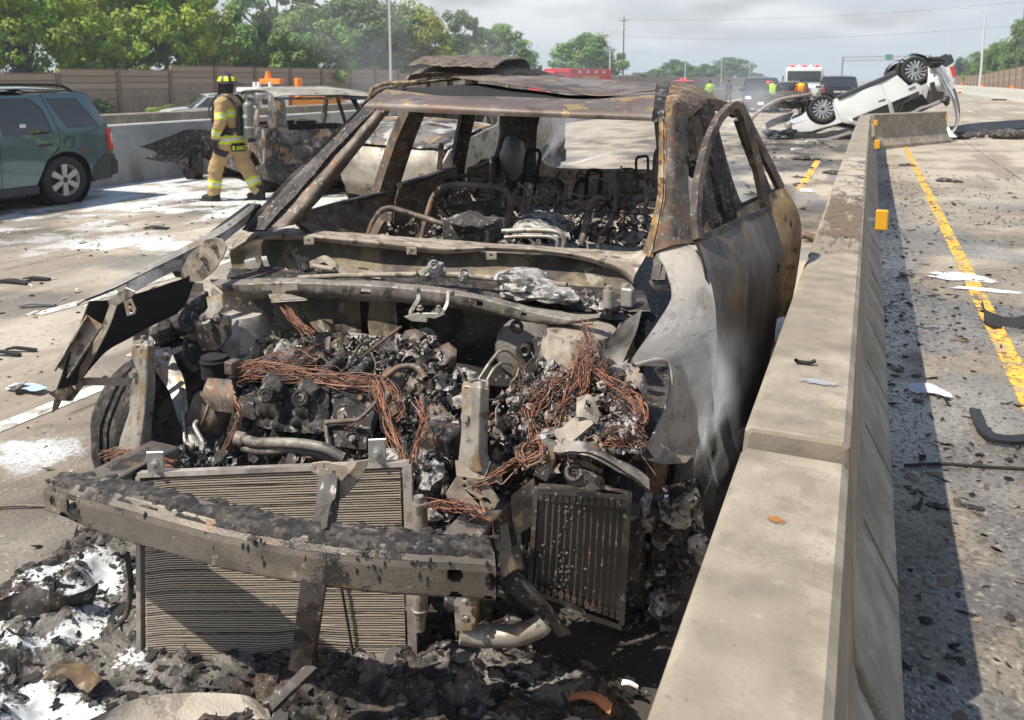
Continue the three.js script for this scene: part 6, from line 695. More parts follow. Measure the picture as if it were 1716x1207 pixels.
// ---------------------------------------------------------------- copper wires and burnt debris in the engine bay
function bundle(name, list, n, spread, r = 0.0022, sd = 1) { // strands wander about the middle line
  seed(sd * 97 + 13); const C = new THREE.CatmullRomCurve3(D(list)).getPoints(Math.round(list.length * 1.7)), mats = [MT.copper, MT.copperDark, MT.copperPale], G = [[], [], []];
  n = Math.round(n * 0.62); r *= 0.55; spread *= 1.25; for (let i = 0; i < n; i++) { const a = rr(0, 6.28), q = (0.1 + 0.9 * rnd() ** 0.7) * spread, pts = C.map((p, k) => { const w = 0.35 + 1.1 * vn(k * 0.62 + i * 3.1, i * 1.7 + sd), b = a + (vn(k * 0.45 + i * 2.3, i + 9) - 0.5) * 3.6; return p.clone().add(V(Math.cos(b) * q * w, Math.sin(b) * q * w, (vn(k * 0.7, i * 2.9 + 4) - 0.5) * spread * 1.4)); }); if (rnd() < 0.35) pts.push(pts[pts.length - 1].clone().add(V(rr(-1, 1), rr(-1, 0.6), rr(-0.6, 0.8)).multiplyScalar(spread * 1.6))); G[i % 5 === 0 ? 2 : i % 3 === 0 ? 1 : 0].push(tube(pts, r * rr(0.6, 1.25), C.length * 3, 4)); }
  G.forEach((g, k) => { if (g.length) { const m = cpart(name, g, mats[k]); m.userData.kind = 'stuff'; } });
}
bundle('copper_wires', [[392, 634, 2.16], [430, 622, 2.14], [490, 628, 2.12], [560, 636, 2.12], [628, 646, 2.1]], 46, 0.03, 0.0024, 1);
bundle('copper_wires', [[410, 622, 2.2], [470, 604, 2.22], [510, 600, 2.26], [530, 590, 2.3]], 22, 0.028, 0.0022, 2);
bundle('copper_wires', [[628, 640, 2.08], [640, 680, 2.04], [652, 720, 2.0], [672, 752, 1.97], [686, 785, 1.95]], 40, 0.024, 0.0028, 3);
bundle('copper_wires', [[700, 668, 2.06], [712, 700, 2.02], [704, 740, 1.98], [690, 778, 1.95]], 22, 0.018, 0.0028, 4);
bundle('copper_wires', [[640, 640, 2.08], [664, 660, 2.06], [674, 690, 2.05], [664, 700, 2.05]], 14, 0.016, 0.0026, 5);
bundle('copper_wires', [[466, 500, 2.56], [484, 524, 2.5], [502, 545, 2.46], [524, 562, 2.44]], 34, 0.022, 0.0022, 6);
bundle('copper_wires', [[1000, 600, 2.26], [964, 625, 2.22], [930, 650, 2.18], [896, 676, 2.14]], 50, 0.034, 0.0026, 7);
bundle('copper_wires', [[986, 590, 2.28], [970, 650, 2.16], [950, 690, 2.12], [920, 730, 2.06], [892, 762, 2.0]], 52, 0.034, 0.0026, 8);
bundle('copper_wires', [[990, 618, 2.24], [1020, 644, 2.2], [1055, 664, 2.16], [1074, 690, 2.12], [1072, 716, 2.1], [1062, 728, 2.08]], 40, 0.017, 0.003, 9);
bundle('copper_wires', [[900, 680, 2.12], [886, 700, 2.08], [894, 740, 2.02], [900, 760, 2.0]], 24, 0.02, 0.0026, 10);
bundle('copper_wires', [[905, 740, 1.98], [880, 745, 1.96], [866, 758, 1.94], [880, 772, 1.92], [910, 760, 1.94], [905, 738, 1.98]], 16, 0.012, 0.0035, 11);
bundle('copper_wires', [[896, 764, 1.96], [862, 776, 1.93], [836, 796, 1.9], [800, 810, 1.9]], 22, 0.014, 0.003, 12);
bundle('copper_wires', [[720, 850, 1.84], [750, 846, 1.82], [790, 850, 1.8], [812, 858, 1.8]], 26, 0.02, 0.003, 13);
bundle('copper_wires', [[176, 768, 1.84], [210, 762, 1.82], [250, 772, 1.8], [290, 784, 1.78]], 34, 0.022, 0.0026, 14);
bundle('copper_wires', [[396, 670, 2.04], [404, 692, 2.02], [394, 720, 2.0], [372, 764, 1.97]], 18, 0.012, 0.0034, 15);
bundle('copper_wires', [[1010, 740, 2.0], [1040, 730, 2.02], [1070, 740, 2.04]], 22, 0.03, 0.0022, 16);
bundle('copper_wires', [[575, 690, 2.06], [566, 706, 2.05], [580, 716, 2.05], [606, 700, 2.05]], 6, 0.012, 0.002, 17);
bundle('copper_wires', [[356, 486, 2.46], [366, 502, 2.4], [358, 520, 2.36], [350, 534, 2.33]], 12, 0.014, 0.0024, 18);
bundle('copper_wires', [[870, 620, 2.5], [868, 636, 2.48], [884, 640, 2.46]], 10, 0.02, 0.0022, 19);
bundle('copper_wires', [[980, 545, 2.44], [985, 570, 2.36], [990, 600, 2.28]], 26, 0.03, 0.0022, 20);

// small burnt leftovers scattered over the bay: flakes, curls, stubs, clips
const inPoly = (u, v, P) => { let c = false; for (let i = 0, j = P.length - 1; i < P.length; j = i++) { const [a, b] = P[i], [e, f] = P[j]; if (b > v !== f > v && u < (e - a) * (v - b) / (f - b) + a) c = !c; } return c; };
const LUMPS = []; for (let i = 0; i < 8; i++) LUMPS.push(lump(1, i * 7.7, 0.6, 2, [1, 0.7 + 0.3 * (i % 3), 1]));
function piece(p, s, kind) {
  const rot = [rr(0, 6.3), rr(0, 6.3), rr(0, 6.3)];
  if (kind === 0) return place(pick(LUMPS), p, rot, V(s * rr(0.6, 1.4), s * rr(0.4, 1), s * rr(0.6, 1.3)));
  if (kind === 1) { const a = V(-s, 0, 0), b = V(0, s * rr(-0.5, 0.5), s * 0.2), c = V(s, s * rr(-0.3, 0.3), 0); return place(strap([a, b, c], s * rr(0.5, 1.1), 0.0025, V(0, 1, 0.2), 4), p, rot); }
  if (kind === 2) return place(tube([V(-1.6 * s, 0, 0), V(-0.4 * s, s * rr(-0.8, 0.8), 0.3 * s), V(0.6 * s, s * rr(-0.8, 0.8), 0), V(1.6 * s, 0, 0.3 * s)], Math.max(0.0015, s * 0.10), 8, 5), p, rot);
  if (kind === 5) { const f = () => rr(-0.45, 0.45) * s, Q = []; for (let a = -1; a <= 1; a++) { const r0 = []; for (let b = -1; b <= 1; b++) r0.push(V(a * s + f(), f() * 1.3, b * s * 0.8 + f())); Q.push(r0); } return place(loft(Q, { nu: 4, nv: 4, th: 0.002, u0: p.x * 3, v0: p.z * 3 + p.y }), p, rot); }
  if (kind === 3) return place(boxUV(new THREE.BoxGeometry(s * 1.3, s * 0.7, s * 0.9)), p, rot);
  return place(mergeGeometries([plain(new THREE.CylinderGeometry(s * 0.5, s * 0.5, s * 0.3, 10)), plain(new THREE.CylinderGeometry(s * 0.25, s * 0.25, s * 1.1, 6))]), p, rot);
}
function scatterBay(name, poly, depth, n, s0, s1, mats, kinds, parent = car) {
  const us = poly.map((q) => q[0]), vs = poly.map((q) => q[1]), G = mats.map(() => []);
  for (let i = 0; i < n; i++) { let u, v, k = 0; do { u = rr(Math.min(...us), Math.max(...us)); v = rr(Math.min(...vs), Math.max(...vs)); } while (!inPoly(u, v, poly) && k++ < 40); const p = onD(u, v, depth(u, v) + rr(-0.03, 0.05)), s = lerp(s0, s1, rnd() ** 2); G[Math.floor(rnd() * mats.length)].push(boxUV(piece(p, s, pick(kinds)))); }
  G.forEach((g, k) => { if (g.length) { const m = wpart(name, g, mats[k], parent); m.userData.kind = 'stuff'; } });
}
seed(4001);
const bayD0 = (u, v) => 2.72 - clamp((v - 540) / 240) * 0.66;
scatterBay('melted_remains', [[380, 600], [460, 570], [720, 560], [780, 620], [770, 790], [640, 790], [380, 750], [330, 680]], bayD0, 150, 0.03, 0.07, [MT.char, MT.crust, MT.brown, MT.ash], [0, 0, 5]);
scatterBay('melted_remains', [[830, 660], [900, 600], [1060, 620], [1085, 760], [900, 790], [830, 790]], (u, v) => 2.38 - clamp((v - 600) / 200) * 0.36, 90, 0.02, 0.06, [MT.char, MT.ash, MT.tan, MT.crust], [0, 0, 5]);
scatterBay('fine_ash', [[400, 580], [720, 565], [760, 650], [760, 780], [400, 740]], (u, v) => bayD0(u, v) - 0.05, 900, 0.002, 0.011, [MT.weather, MT.tan, MT.ash, MT.brown], [1, 2, 5]);
scatterBay('fine_ash', [[830, 680], [900, 610], [1060, 640], [1080, 760], [900, 780]], (u, v) => 2.26 - clamp((v - 600) / 200) * 0.36, 420, 0.002, 0.012, [MT.ash, MT.weather, MT.copperDark], [1, 2, 5]);
const bayD = (u, v) => 2.70 - clamp((v - 540) / 240) * 0.68;
scatterBay('charred_debris', [[380, 560], [700, 560], [760, 640], [760, 780], [640, 780], [380, 740], [330, 660]], bayD, 900, 0.004, 0.03, [MT.char, MT.char, MT.ash, MT.dark, MT.weather, MT.weather, MT.brown], [0, 5, 5, 5, 1, 1, 2, 2, 2, 3, 4]);
scatterBay('ash_flakes', [[430, 570], [740, 560], [760, 640], [640, 640], [460, 630]], (u, v) => bayD(u, v) - 0.03, 240, 0.008, 0.036, [MT.ash, MT.char, MT.weather, MT.char], [5, 5, 5, 1, 2]);
scatterBay('charred_debris', [[820, 680], [900, 600], [1060, 640], [1080, 760], [900, 790], [820, 790]], (u, v) => 2.3 - clamp((v - 600) / 200) * 0.36, 480, 0.005, 0.028, [MT.ash, MT.weather, MT.tan, MT.brown, MT.copperDark, MT.dark], [5, 5, 1, 2, 2, 3, 4]);
scatterBay('ash_flakes', [[390, 452], [560, 452], [760, 470], [960, 486], [1080, 495], [1095, 540], [1000, 522], [860, 498], [700, 476], [400, 468]], (u, v) => 2.92 - clamp((v - 452 - (u - 390) * 0.06) / 26) * 0.18, 560, 0.005, 0.028, [MT.ash, MT.ash, MT.char, MT.tan, MT.dark], [0, 5, 5, 1, 2]);
scatterBay('charred_debris', [[640, 790], [740, 760], [760, 900], [690, 860]], () => 2.0, 120, 0.008, 0.04, [MT.char, MT.ash, MT.dark], [0, 0, 1, 2]);
scatterBay('charred_debris', [[700, 850], [900, 800], [900, 1040], [760, 1060], [700, 1000]], () => 2.02, 220, 0.01, 0.05, [MT.char, MT.char, MT.dark], [0, 0, 1, 2]);
scatterBay('charred_debris', [[1060, 850], [1160, 800], [1180, 900], [1120, 1030], [1060, 1040]], () => 2.3, 160, 0.01, 0.05, [MT.char, MT.char, MT.ash], [0, 0, 1]);
scatterBay('charred_debris', [[230, 760], [340, 740], [400, 780], [240, 800]], () => 1.9, 80, 0.008, 0.03, [MT.char, MT.dark, MT.ash], [0, 1, 2, 3]);
scatterBay('cabin_debris', [[640, 380], [760, 350], [1100, 340], [1100, 415], [900, 410], [640, 400]], (u, v) => 4.4 - clamp((v - 340) / 70) * 1.0, 340, 0.008, 0.035, [MT.char, MT.ash, MT.ash, MT.dark, MT.silver], [5, 1, 2, 2, 3]);
scatterBay('cabin_debris', [[960, 290], [1110, 290], [1110, 345], [960, 345]], () => 4.95, 90, 0.01, 0.045, [MT.char, MT.ash, MT.dark], [0, 1, 2, 3]);
scatterBay('seat_springs', [[700, 310], [860, 300], [1100, 300], [1105, 400], [700, 400]], (u, v) => 4.6 - clamp((v - 300) / 100) * 1.0, 200, 0.02, 0.08, [MT.dark, MT.brown, MT.ash, MT.grey], [2, 2, 1]);
for (const [u0, v0, d, n] of [[730, 330, 3.7, 6], [868, 312, 4.55, 5], [970, 340, 3.72, 6], [1050, 345, 3.7, 4]]) for (let i = 0; i < n; i++) cpart('spring_wire', tube([...Array(7)].map((_, k) => onD(u0 + i * 17 + (k % 2 ? 5 : -5), v0 + k * 9, d + 0.02 * (k % 2))), 0.0035, 26, 5), MT.dark);
// big crumpled pieces
cpart('crumpled_cover', [lump(0.11, 71, 0.45, 4, [1.3, 0.45, 0.9]).translate(...onD(885, 482, 2.76).toArray()), lump(0.08, 75, 0.5, 4, [1.2, 0.4, 0.8]).translate(...onD(930, 496, 2.72).toArray())], MT.ash);
cpart('battery_stub', [rbox(0.13, 0.12, 0.12, 0.015).translate(...onD(738, 748, 2.1).toArray())], MT.dark);
cpart('fuse_box', [loft([D([[900, 752, 1.98], [985, 742, 2.02], [1062, 720, 2.06]]), D([[905, 728, 2.08], [985, 716, 2.12], [1060, 690, 2.14]])], { nu: 14, nv: 8, th: 0.02, dent: 0.04, fr: 12 })], MT.ash);
cpart('relay_plate', [loft([D([[968, 668, 2.06], [990, 662, 2.06], [1004, 692, 2.06]]), D([[966, 700, 2.02], [980, 700, 2.03], [1000, 712, 2.04]])], { nu: 8, nv: 8, th: 0.008, hole: (u, v) => Math.abs(u - 0.45) < 0.14 && Math.abs(v - 0.4) < 0.2 }), strap(D([[986, 700, 2.04], [950, 730, 2.0], [936, 738, 1.98]]), 0.05, 0.01, V(0, 0.7, 0.7))], MT.tan);
cpart('tower_flap', [loft([D([[1034, 545, 2.5], [1075, 520, 2.6]]), D([[1010, 600, 2.4], [1048, 600, 2.46]]), D([[1018, 625, 2.36], [1030, 632, 2.38]])], { nu: 8, nv: 12, th: 0.01, dent: 0.03, fr: 10 })], MT.silver);
// ---------------------------------------------------------------- other burnt vehicles
{
  const t = thing('burnt_van', 'burnt grey car shell standing behind the walking firefighter', 'car', V(-9.55, groundY(-9.6) - 0.06, -12.0)); t.rotation.y = 0.95;
  carBody(t, { L: 4.7, W: 1.88, H: 1.70, r: 0.33, wheelR: 0.24, wheelY: 0.24, clear: 0.22, mat: MT.vanDark, roof: MT.beige, burnt: true, dent: 0.05, bumper: MT.char, wheel: { rim: MT.dark, tyre: MT.char, spokes: 6 }, gate: MT.vanDark, hood: MT.dark, under: MT.char });
  wpart('torn_fender', [loft([X([[235, 246, -11.5], [285, 228, -11.5], [318, 217, -11.4], [372, 222, -11.2]]), X([[262, 256, -11.5], [300, 258, -11.4], [335, 255, -11.3], [372, 250, -11.1]]), X([[242, 266, -11.6], [285, 272, -11.5], [335, 262, -11.4], [372, 278, -11.2]])], { nu: 24, nv: 12, th: 0.02, dent: 0.08, fr: 4 })], MT.char, t);
  wpart('loose_panel', [loft([X([[288, 262, -11.6], [300, 258, -11.6]]), X([[316, 305, -11.5], [324, 290, -11.5]])], { nu: 4, nv: 8, th: 0.02 })], MT.van, t);
  wpart('leaning_wheel', (() => { const g = burntWheel(V(0, 0, 0), 0.30, 0.2, 0, 0); g.rotateY(0.9); const p = onX(328, 280, -11.45); g.translate(p.x, 0.14, p.z); return g; })(), MT.dark, t);
  mesh('seat_row', [rbox(1.4, 0.5, 0.1, 0.03, 0, 0.85, 0.55), rbox(1.4, 0.12, 0.4, 0.03, 0, 0.6, 0.3), rbox(0.4, 0.55, 0.1, 0.03, -0.4, 0.85, -0.35), rbox(0.4, 0.55, 0.1, 0.03, 0.4, 0.85, -0.35)], MT.char, t);
}
{
  const t = thing('burnt_truck', 'tall burnt pale truck shell right behind the burnt car', 'truck', V(-5.85, groundY(-5.9) - 0.05, -11.6)); t.rotation.set(0.0, Math.PI + 0.04, 0.03);
  carBody(t, { L: 4.9, W: 1.95, H: 1.98, belt: 1.0, r: 0.36, wheelR: 0.26, wheelY: 0.26, clear: 0.28, mat: MT.beige, roof: MT.brown, fender: MT.beige, door: MT.rust, hood: MT.van, burnt: true, dent: 0.06, bumper: MT.char, wheel: { rim: MT.dark, tyre: MT.char, spokes: 5 }, gate: MT.rust, noWheel: ['fl', 'fr'] });
  // bared coil spring in the front wheel arch
  for (const sd of [-1, 1]) { const pts = []; for (let i = 0; i <= 40; i++) { const a = i / 40 * Math.PI * 2 * 5; pts.push(V(sd * 0.78 + Math.cos(a) * 0.07, 0.32 + i / 40 * 0.42, -1.55 + Math.sin(a) * 0.07)); } mesh('coil_spring', tube(pts, 0.014, 160, 7), MT.ash, t); mesh('damper', rod(V(sd * 0.78, 0.25, -1.55), V(sd * 0.74, 0.85, -1.55), 0.03), MT.dark, t); }
  mesh('roof_box', [loft([[V(-0.7, 1.98, -0.6), V(0, 2.0, -0.65), V(0.7, 1.98, -0.6)], [V(-0.72, 2.08, -0.3), V(0, 2.1, -0.3), V(0.72, 2.08, -0.3)], [V(-0.72, 2.14, 0.6), V(0, 2.16, 0.6), V(0.72, 2.14, 0.6)], [V(-0.7, 1.98, 1.0), V(0, 2.0, 1.0), V(0.7, 1.98, 1.0)]], { nu: 16, nv: 14, th: 0.02, dent: 0.05, fr: 4 })], MT.brown, t);
  wpart('open_door', [tube(D([[608, 300, 9.6], [622, 240, 9.6], [616, 190, 9.6], [624, 150, 9.6], [650, 140, 9.6], [700, 138, 9.6]]), 0.03, 40), loft([D([[610, 215, 9.6], [660, 212, 9.9]]), D([[610, 290, 9.6], [660, 285, 9.9]])], { nu: 8, nv: 8, th: 0.05, dent: 0.06 })], MT.rust, t);
  mesh('rear_wreckage', [lump(0.5, 91, 0.35, 3, [1.3, 0.9, 0.5]).translate(0, 0.9, 2.1)], MT.brown, t);
}
// ---------------------------------------------------------------- people: one skin from tapered capsules, coloured by bone
function bodyMesh(bones, cell, colorOf, k = 0.05) { // bones: [name, a, b, ra, rb]; local metres
  const lo = V(9, 9, 9), hi = V(-9, -9, -9); bones.forEach(([, a, b, ra, rb]) => { const r = Math.max(ra, rb) + 0.08; [a, b].forEach((p) => { lo.min(V(p.x - r, p.y - r, p.z - r)); hi.max(V(p.x + r, p.y + r, p.z + r)); }); });
  const size = Math.max(hi.x - lo.x, hi.y - lo.y, hi.z - lo.z), c = lo.clone().add(hi).multiplyScalar(0.5), n = Math.ceil(size / cell) + 4, mc = new MarchingCubes(n, new THREE.MeshStandardMaterial(), false, false, 260000), half = n / 2, s = size / 2 * 1.04;
  const seg = bones.map(([, a, b, ra, rb]) => { const d = b.clone().sub(a); return [a, d, d.lengthSq() || 1e-9, ra, rb]; });
  const dist = (x, y, z, i) => { const [a, d, l, ra, rb] = seg[i]; const t = clamp(((x - a.x) * d.x + (y - a.y) * d.y + (z - a.z) * d.z) / l); return Math.hypot(x - a.x - d.x * t, y - a.y - d.y * t, z - a.z - d.z * t) - lerp(ra, rb, t); };
  mc.isolation = 0; let q = 0;
  for (let z = 0; z < n; z++) for (let y = 0; y < n; y++) for (let x = 0; x < n; x++, q++) {
    const X0 = (x - half) / half * s + c.x, Y0 = (y - half) / half * s + c.y, Z0 = (z - half) / half * s + c.z; let m = 9;
    for (let i = 0; i < seg.length; i++) { const a = seg[i][0]; const dd = dist(X0, Y0, Z0, i); if (dd - m > k) continue; if (m - dd > k) { m = dd; continue; } const h = clamp(0.5 + 0.5 * (m - dd) / k); m = lerp(m, dd, h) - k * h * (1 - h); }
    mc.field[q] = -(m + (cell < 0.02 && Math.abs(m) < 0.08 ? ((n3(X0 * 9, Y0 * 16, Z0 * 9) - 0.5) * 0.04 + (n3(X0 * 22 + 5, Y0 * 30, Z0 * 22) - 0.5) * 0.016) : 0));
  }
  mc.update(); const cnt = mc.count, pos = new Float32Array(cnt * 3), cl = new Float32Array(cnt * 3), uv = new Float32Array(cnt * 2);
  for (let i = 0; i < cnt; i++) { const x = mc.positionArray[i * 3] * s + c.x, y = mc.positionArray[i * 3 + 1] * s + c.y, z = mc.positionArray[i * 3 + 2] * s + c.z; pos.set([x, y, z], i * 3); let bi = 0, bd = 9; for (let b = 0; b < seg.length; b++) { const dd = dist(x, y, z, b); if (dd < bd) { bd = dd; bi = b; } } const [a, d, l] = seg[bi], t = clamp(((x - a.x) * d.x + (y - a.y) * d.y + (z - a.z) * d.z) / l); const cc = colorOf(bones[bi][0], t, x, y, z); cl.set(cc, i * 3); uv.set([x + z, y], i * 2); }
  let g = new THREE.BufferGeometry(); g.setAttribute('position', new THREE.BufferAttribute(pos, 3)); g.setAttribute('color', new THREE.BufferAttribute(cl, 3)); g.setAttribute('uv', new THREE.BufferAttribute(uv, 2)); g = mergeVertices(g, 1e-4); g.computeVertexNormals(); return g;
}
const fabric = new THREE.MeshStandardMaterial({ vertexColors: true, roughness: 0.95 });
function hand(at, dir, side) { // palm and five bent fingers
  const g = [rod(at, at.clone().addScaledVector(dir, 0.09), 0.034, 8, 0.042)], s = V(side, 0, 0), tip = at.clone().addScaledVector(dir, 0.09), f = V(0, 0, -1);
  for (let i = 0; i < 4; i++) { const o = tip.clone().addScaledVector(f, (i - 1.5) * -0.02), L = [0.07, 0.08, 0.075, 0.06][i], kk = o.clone().addScaledVector(dir, L * 0.55).addScaledVector(s, -0.008); g.push(rod(o, kk, 0.011, 6), rod(kk, kk.clone().addScaledVector(dir, L * 0.45).addScaledVector(s, -0.03), 0.010, 6)); }
  const b = at.clone().addScaledVector(dir, 0.03).addScaledVector(f, 0.03), e = b.clone().addScaledVector(dir, 0.04).addScaledVector(f, 0.03); g.push(rod(b, e, 0.013, 6), rod(e, e.clone().addScaledVector(dir, 0.035), 0.011, 6)); return g;
}
// firefighter walking left: facing -z in his own axes
{
  const feet = onG(392, 336), t = thing('firefighter', 'firefighter in tan turnout gear with helmet and air bottle walking beside the burnt grey car', 'person', feet); t.rotation.y = 1.72;
  const TAN = [0.43, 0.29, 0.14], YEL = [0.62, 0.72, 0.03], SIL = [0.55, 0.56, 0.55], BLK = [0.03, 0.03, 0.03];
  const B = (n, a, b, ra, rb) => [n, V(...a), V(...b), ra, rb];
  const bones = [B('trunk', [0, 0.90, 0.0], [0, 1.16, -0.01], 0.175, 0.185), B('trunk2', [0, 1.16, -0.01], [0, 1.42, -0.01], 0.185, 0.165), B('shoulder', [-0.17, 1.46, 0.0], [0.17, 1.46, 0.0], 0.085, 0.085), B('neck', [0, 1.5, -0.01], [0, 1.60, -0.02], 0.075, 0.065), B('head', [0, 1.67, -0.03], [0, 1.73, -0.02], 0.098, 0.10),
    B('armL', [-0.22, 1.44, 0], [-0.29, 1.17, 0.03], 0.085, 0.078), B('foreL', [-0.29, 1.17, 0.03], [-0.27, 0.93, -0.08], 0.078, 0.062), B('armR', [0.22, 1.44, 0], [0.30, 1.17, -0.02], 0.085, 0.078), B('foreR', [0.30, 1.17, -0.02], [0.27, 0.95, -0.14], 0.078, 0.062),
    B('thighL', [-0.10, 0.90, -0.02], [-0.11, 0.50, -0.20], 0.13, 0.105), B('calfL', [-0.11, 0.50, -0.20], [-0.11, 0.14, -0.26], 0.105, 0.10), B('thighR', [0.10, 0.90, 0.02], [0.11, 0.52, 0.14], 0.13, 0.105), B('calfR', [0.11, 0.52, 0.14], [0.12, 0.15, 0.34], 0.105, 0.10)];
  const band = (t0, a, b) => (t0 > a && t0 < b ? (t0 > lerp(a, b, 0.33) && t0 < lerp(a, b, 0.67) ? SIL : YEL) : null);
  const body = bodyMesh(bones, 0.014, (n, u, x, y, z) => {
    if (n === 'head' || n === 'neck') return n === 'head' && y < 1.71 && z < -0.06 ? [0.03, 0.03, 0.035] : [0.035, 0.033, 0.032];
    if (n.startsWith('arm')) return band(u, 0.52, 0.86) || TAN; if (n.startsWith('fore')) return band(u, 0.42, 0.80) || (u > 0.95 ? BLK : TAN);
    if (n.startsWith('calf')) return band(u, 0.50, 0.80) || TAN; if (n.startsWith('thigh')) return y > 0.84 ? (band(y, 0.86, 0.98) || TAN) : (n === 'thighL' && u > 0.25 && u < 0.5 && x < -0.13 ? BLK : TAN);
    return band(y, 0.87, 0.985) || (y > 1.255 && y < 1.36 ? band(y, 1.255, 1.36) : null) || (y > 0.80 && y <= 0.87 ? BLK : TAN);
  }, 0.045);
  mesh('body', body, fabric, t);
  for (const [sd, x, y, z, a] of [[-1, -0.11, 0.0, -0.26, 0], [1, 0.12, 0.0, 0.36, 0.35]]) mesh('boot', smooth(merge([lump(1, 3 + sd, 0.05, 2, [0.062, 0.055, 0.15]).translate(x, y + 0.05 + a * 0.05, z - 0.07), cyl(0.075, 0.082, 0.2, 14, x, y + 0.13, z + 0.01), rbox(0.12, 0.03, 0.31, 0.012, x, y + 0.014, z - 0.07)]), 0.7), MT.rubber, t);
  mesh('glove', hand(V(-0.27, 0.94, -0.08), V(0.02, -0.97, -0.22), -1), MT.black, t); mesh('glove', hand(V(0.27, 0.96, -0.14), V(-0.02, -0.95, -0.3), 1), MT.black, t);
  const helm = mesh('helmet', smooth(merge([boxUV(new THREE.SphereGeometry(0.138, 26, 14, 0, 6.29, 0, 1.62).scale(0.92, 1.02, 1.12).translate(0, 1.735, -0.015)), boxUV(new THREE.TorusGeometry(0.15, 0.014, 8, 30).rotateX(Math.PI / 2).scale(0.95, 1, 1.2).translate(0, 1.735, 0.0)), loft([[V(-0.13, 1.745, 0.12), V(0, 1.75, 0.16), V(0.13, 1.745, 0.12)], [V(-0.12, 1.715, 0.21), V(0, 1.715, 0.27), V(0.12, 1.715, 0.21)]], { nu: 10, nv: 4, th: 0.01 }), boxUV(new THREE.TorusGeometry(0.142, 0.009, 6, 20, Math.PI).rotateY(Math.PI / 2).translate(0, 1.735, -0.015))]), 0.6), MT.black, t);
  for (let i = 0; i < 8; i++) { const a = i / 8 * 6.283 + 0.39; mesh('reflector', (() => { const P = (da, e) => V(Math.sin(a + da) * Math.cos(e) * 0.131, 1.735 + Math.sin(e) * 0.146, -0.015 + Math.cos(a + da) * Math.cos(e) * 0.159); return loft([[P(-0.26, 0.22), P(0, 0.22), P(0.26, 0.22)], [P(-0.22, 0.5), P(0, 0.5), P(0.22, 0.5)], [P(-0.16, 0.75), P(0, 0.75), P(0.16, 0.75)]], { nu: 6, nv: 6, th: 0.004 }); })(), MT.yellow, helm); }
  mesh('face_mask', [lump(0.07, 2, 0.15, 2, [0.95, 1.1, 0.7]).translate(0, 1.66, -0.125), cyl(0.03, 0.035, 0.05, 12, 0, 1.60, -0.16)], MT.black, t);
  mesh('collar', boxUV(new THREE.TorusGeometry(0.095, 0.03, 8, 20).rotateX(Math.PI / 2 + 0.15).translate(0, 1.535, 0)), flat(0.40, 0.27, 0.13, 0.95), t);
  const tank = mesh('air_bottle', boxUV(smooth(new THREE.CapsuleGeometry(0.078, 0.40, 8, 20).rotateX(0.06).translate(0.0, 1.20, 0.30), 0.9)), flat(0.20, 0.22, 0.18, 0.45, 0.2), t);
  mesh('bottle_band', [cyl(0.081, 0.081, 0.05, 20, 0, 1.26, 0.296), cyl(0.081, 0.081, 0.025, 20, 0, 1.1, 0.306)], flat(0.5, 0.55, 0.45, 0.5), tank); mesh('valve', [cyl(0.03, 0.03, 0.09, 12, 0, 0.92, 0.315), boxUV(new THREE.CylinderGeometry(0.025, 0.025, 0.12, 12).rotateZ(Math.PI / 2).translate(0.06, 0.9, 0.315))], MT.black, tank);
  mesh('harness', [rbox(0.26, 0.46, 0.06, 0.03, 0, 1.2, 0.205), ...[-1, 1].map((s) => tube([V(s * 0.1, 1.4, 0.20), V(s * 0.13, 1.54, 0.08), V(s * 0.135, 1.52, -0.1), V(s * 0.15, 1.3, -0.19), V(s * 0.19, 1.05, -0.12), V(s * 0.17, 1.0, 0.14)], 0.022, 30, 8)), tube([V(-0.19, 1.06, 0.02), V(-0.14, 1.05, -0.17), V(0.14, 1.05, -0.17), V(0.2, 1.06, 0.02), V(0.13, 1.06, 0.19), V(-0.13, 1.06, 0.19)], 0.026, 40, 8, true), tube([V(0.02, 1.6, -0.17), V(-0.12, 1.45, -0.24), V(-0.2, 1.25, -0.2), V(-0.2, 1.1, 0.1)], 0.013, 20, 6)], MT.black, t);
  mesh('tool_pouch', [rbox(0.09, 0.18, 0.1, 0.02, -0.24, 1.06, -0.02), rbox(0.06, 0.14, 0.05, 0.015, -0.25, 1.14, -0.06)], MT.black, t);
  // name patch on the coat tail
  const cv = document.createElement('canvas'); cv.width = 256; cv.height = 80; const cx = cv.getContext('2d'); cx.fillStyle = '#0c0c0c'; cx.fillRect(0, 0, 256, 80); cx.fillStyle = '#d8ee1a'; cx.font = 'bold 66px sans-serif'; cx.textAlign = 'center'; cx.textBaseline = 'middle'; cx.fillText('B.HAGE', 128, 42);
  const ct = new THREE.CanvasTexture(cv); ct.colorSpace = THREE.SRGBColorSpace; const gp = new THREE.PlaneGeometry(0.30, 0.105, 12, 1), pp = gp.attributes.position; for (let i = 0; i < pp.count; i++) { const x = pp.getX(i); pp.setXYZ(i, Math.sin(x / 0.22) * 0.22 * 0.9, pp.getY(i), Math.cos(x / 0.22) * 0.215); } gp.computeVertexNormals(); gp.rotateY(-0.35); gp.translate(0.0, 0.80, 0.0); mesh('name_patch', gp, new THREE.MeshStandardMaterial({ map: ct, roughness: 0.8 }), t);
}
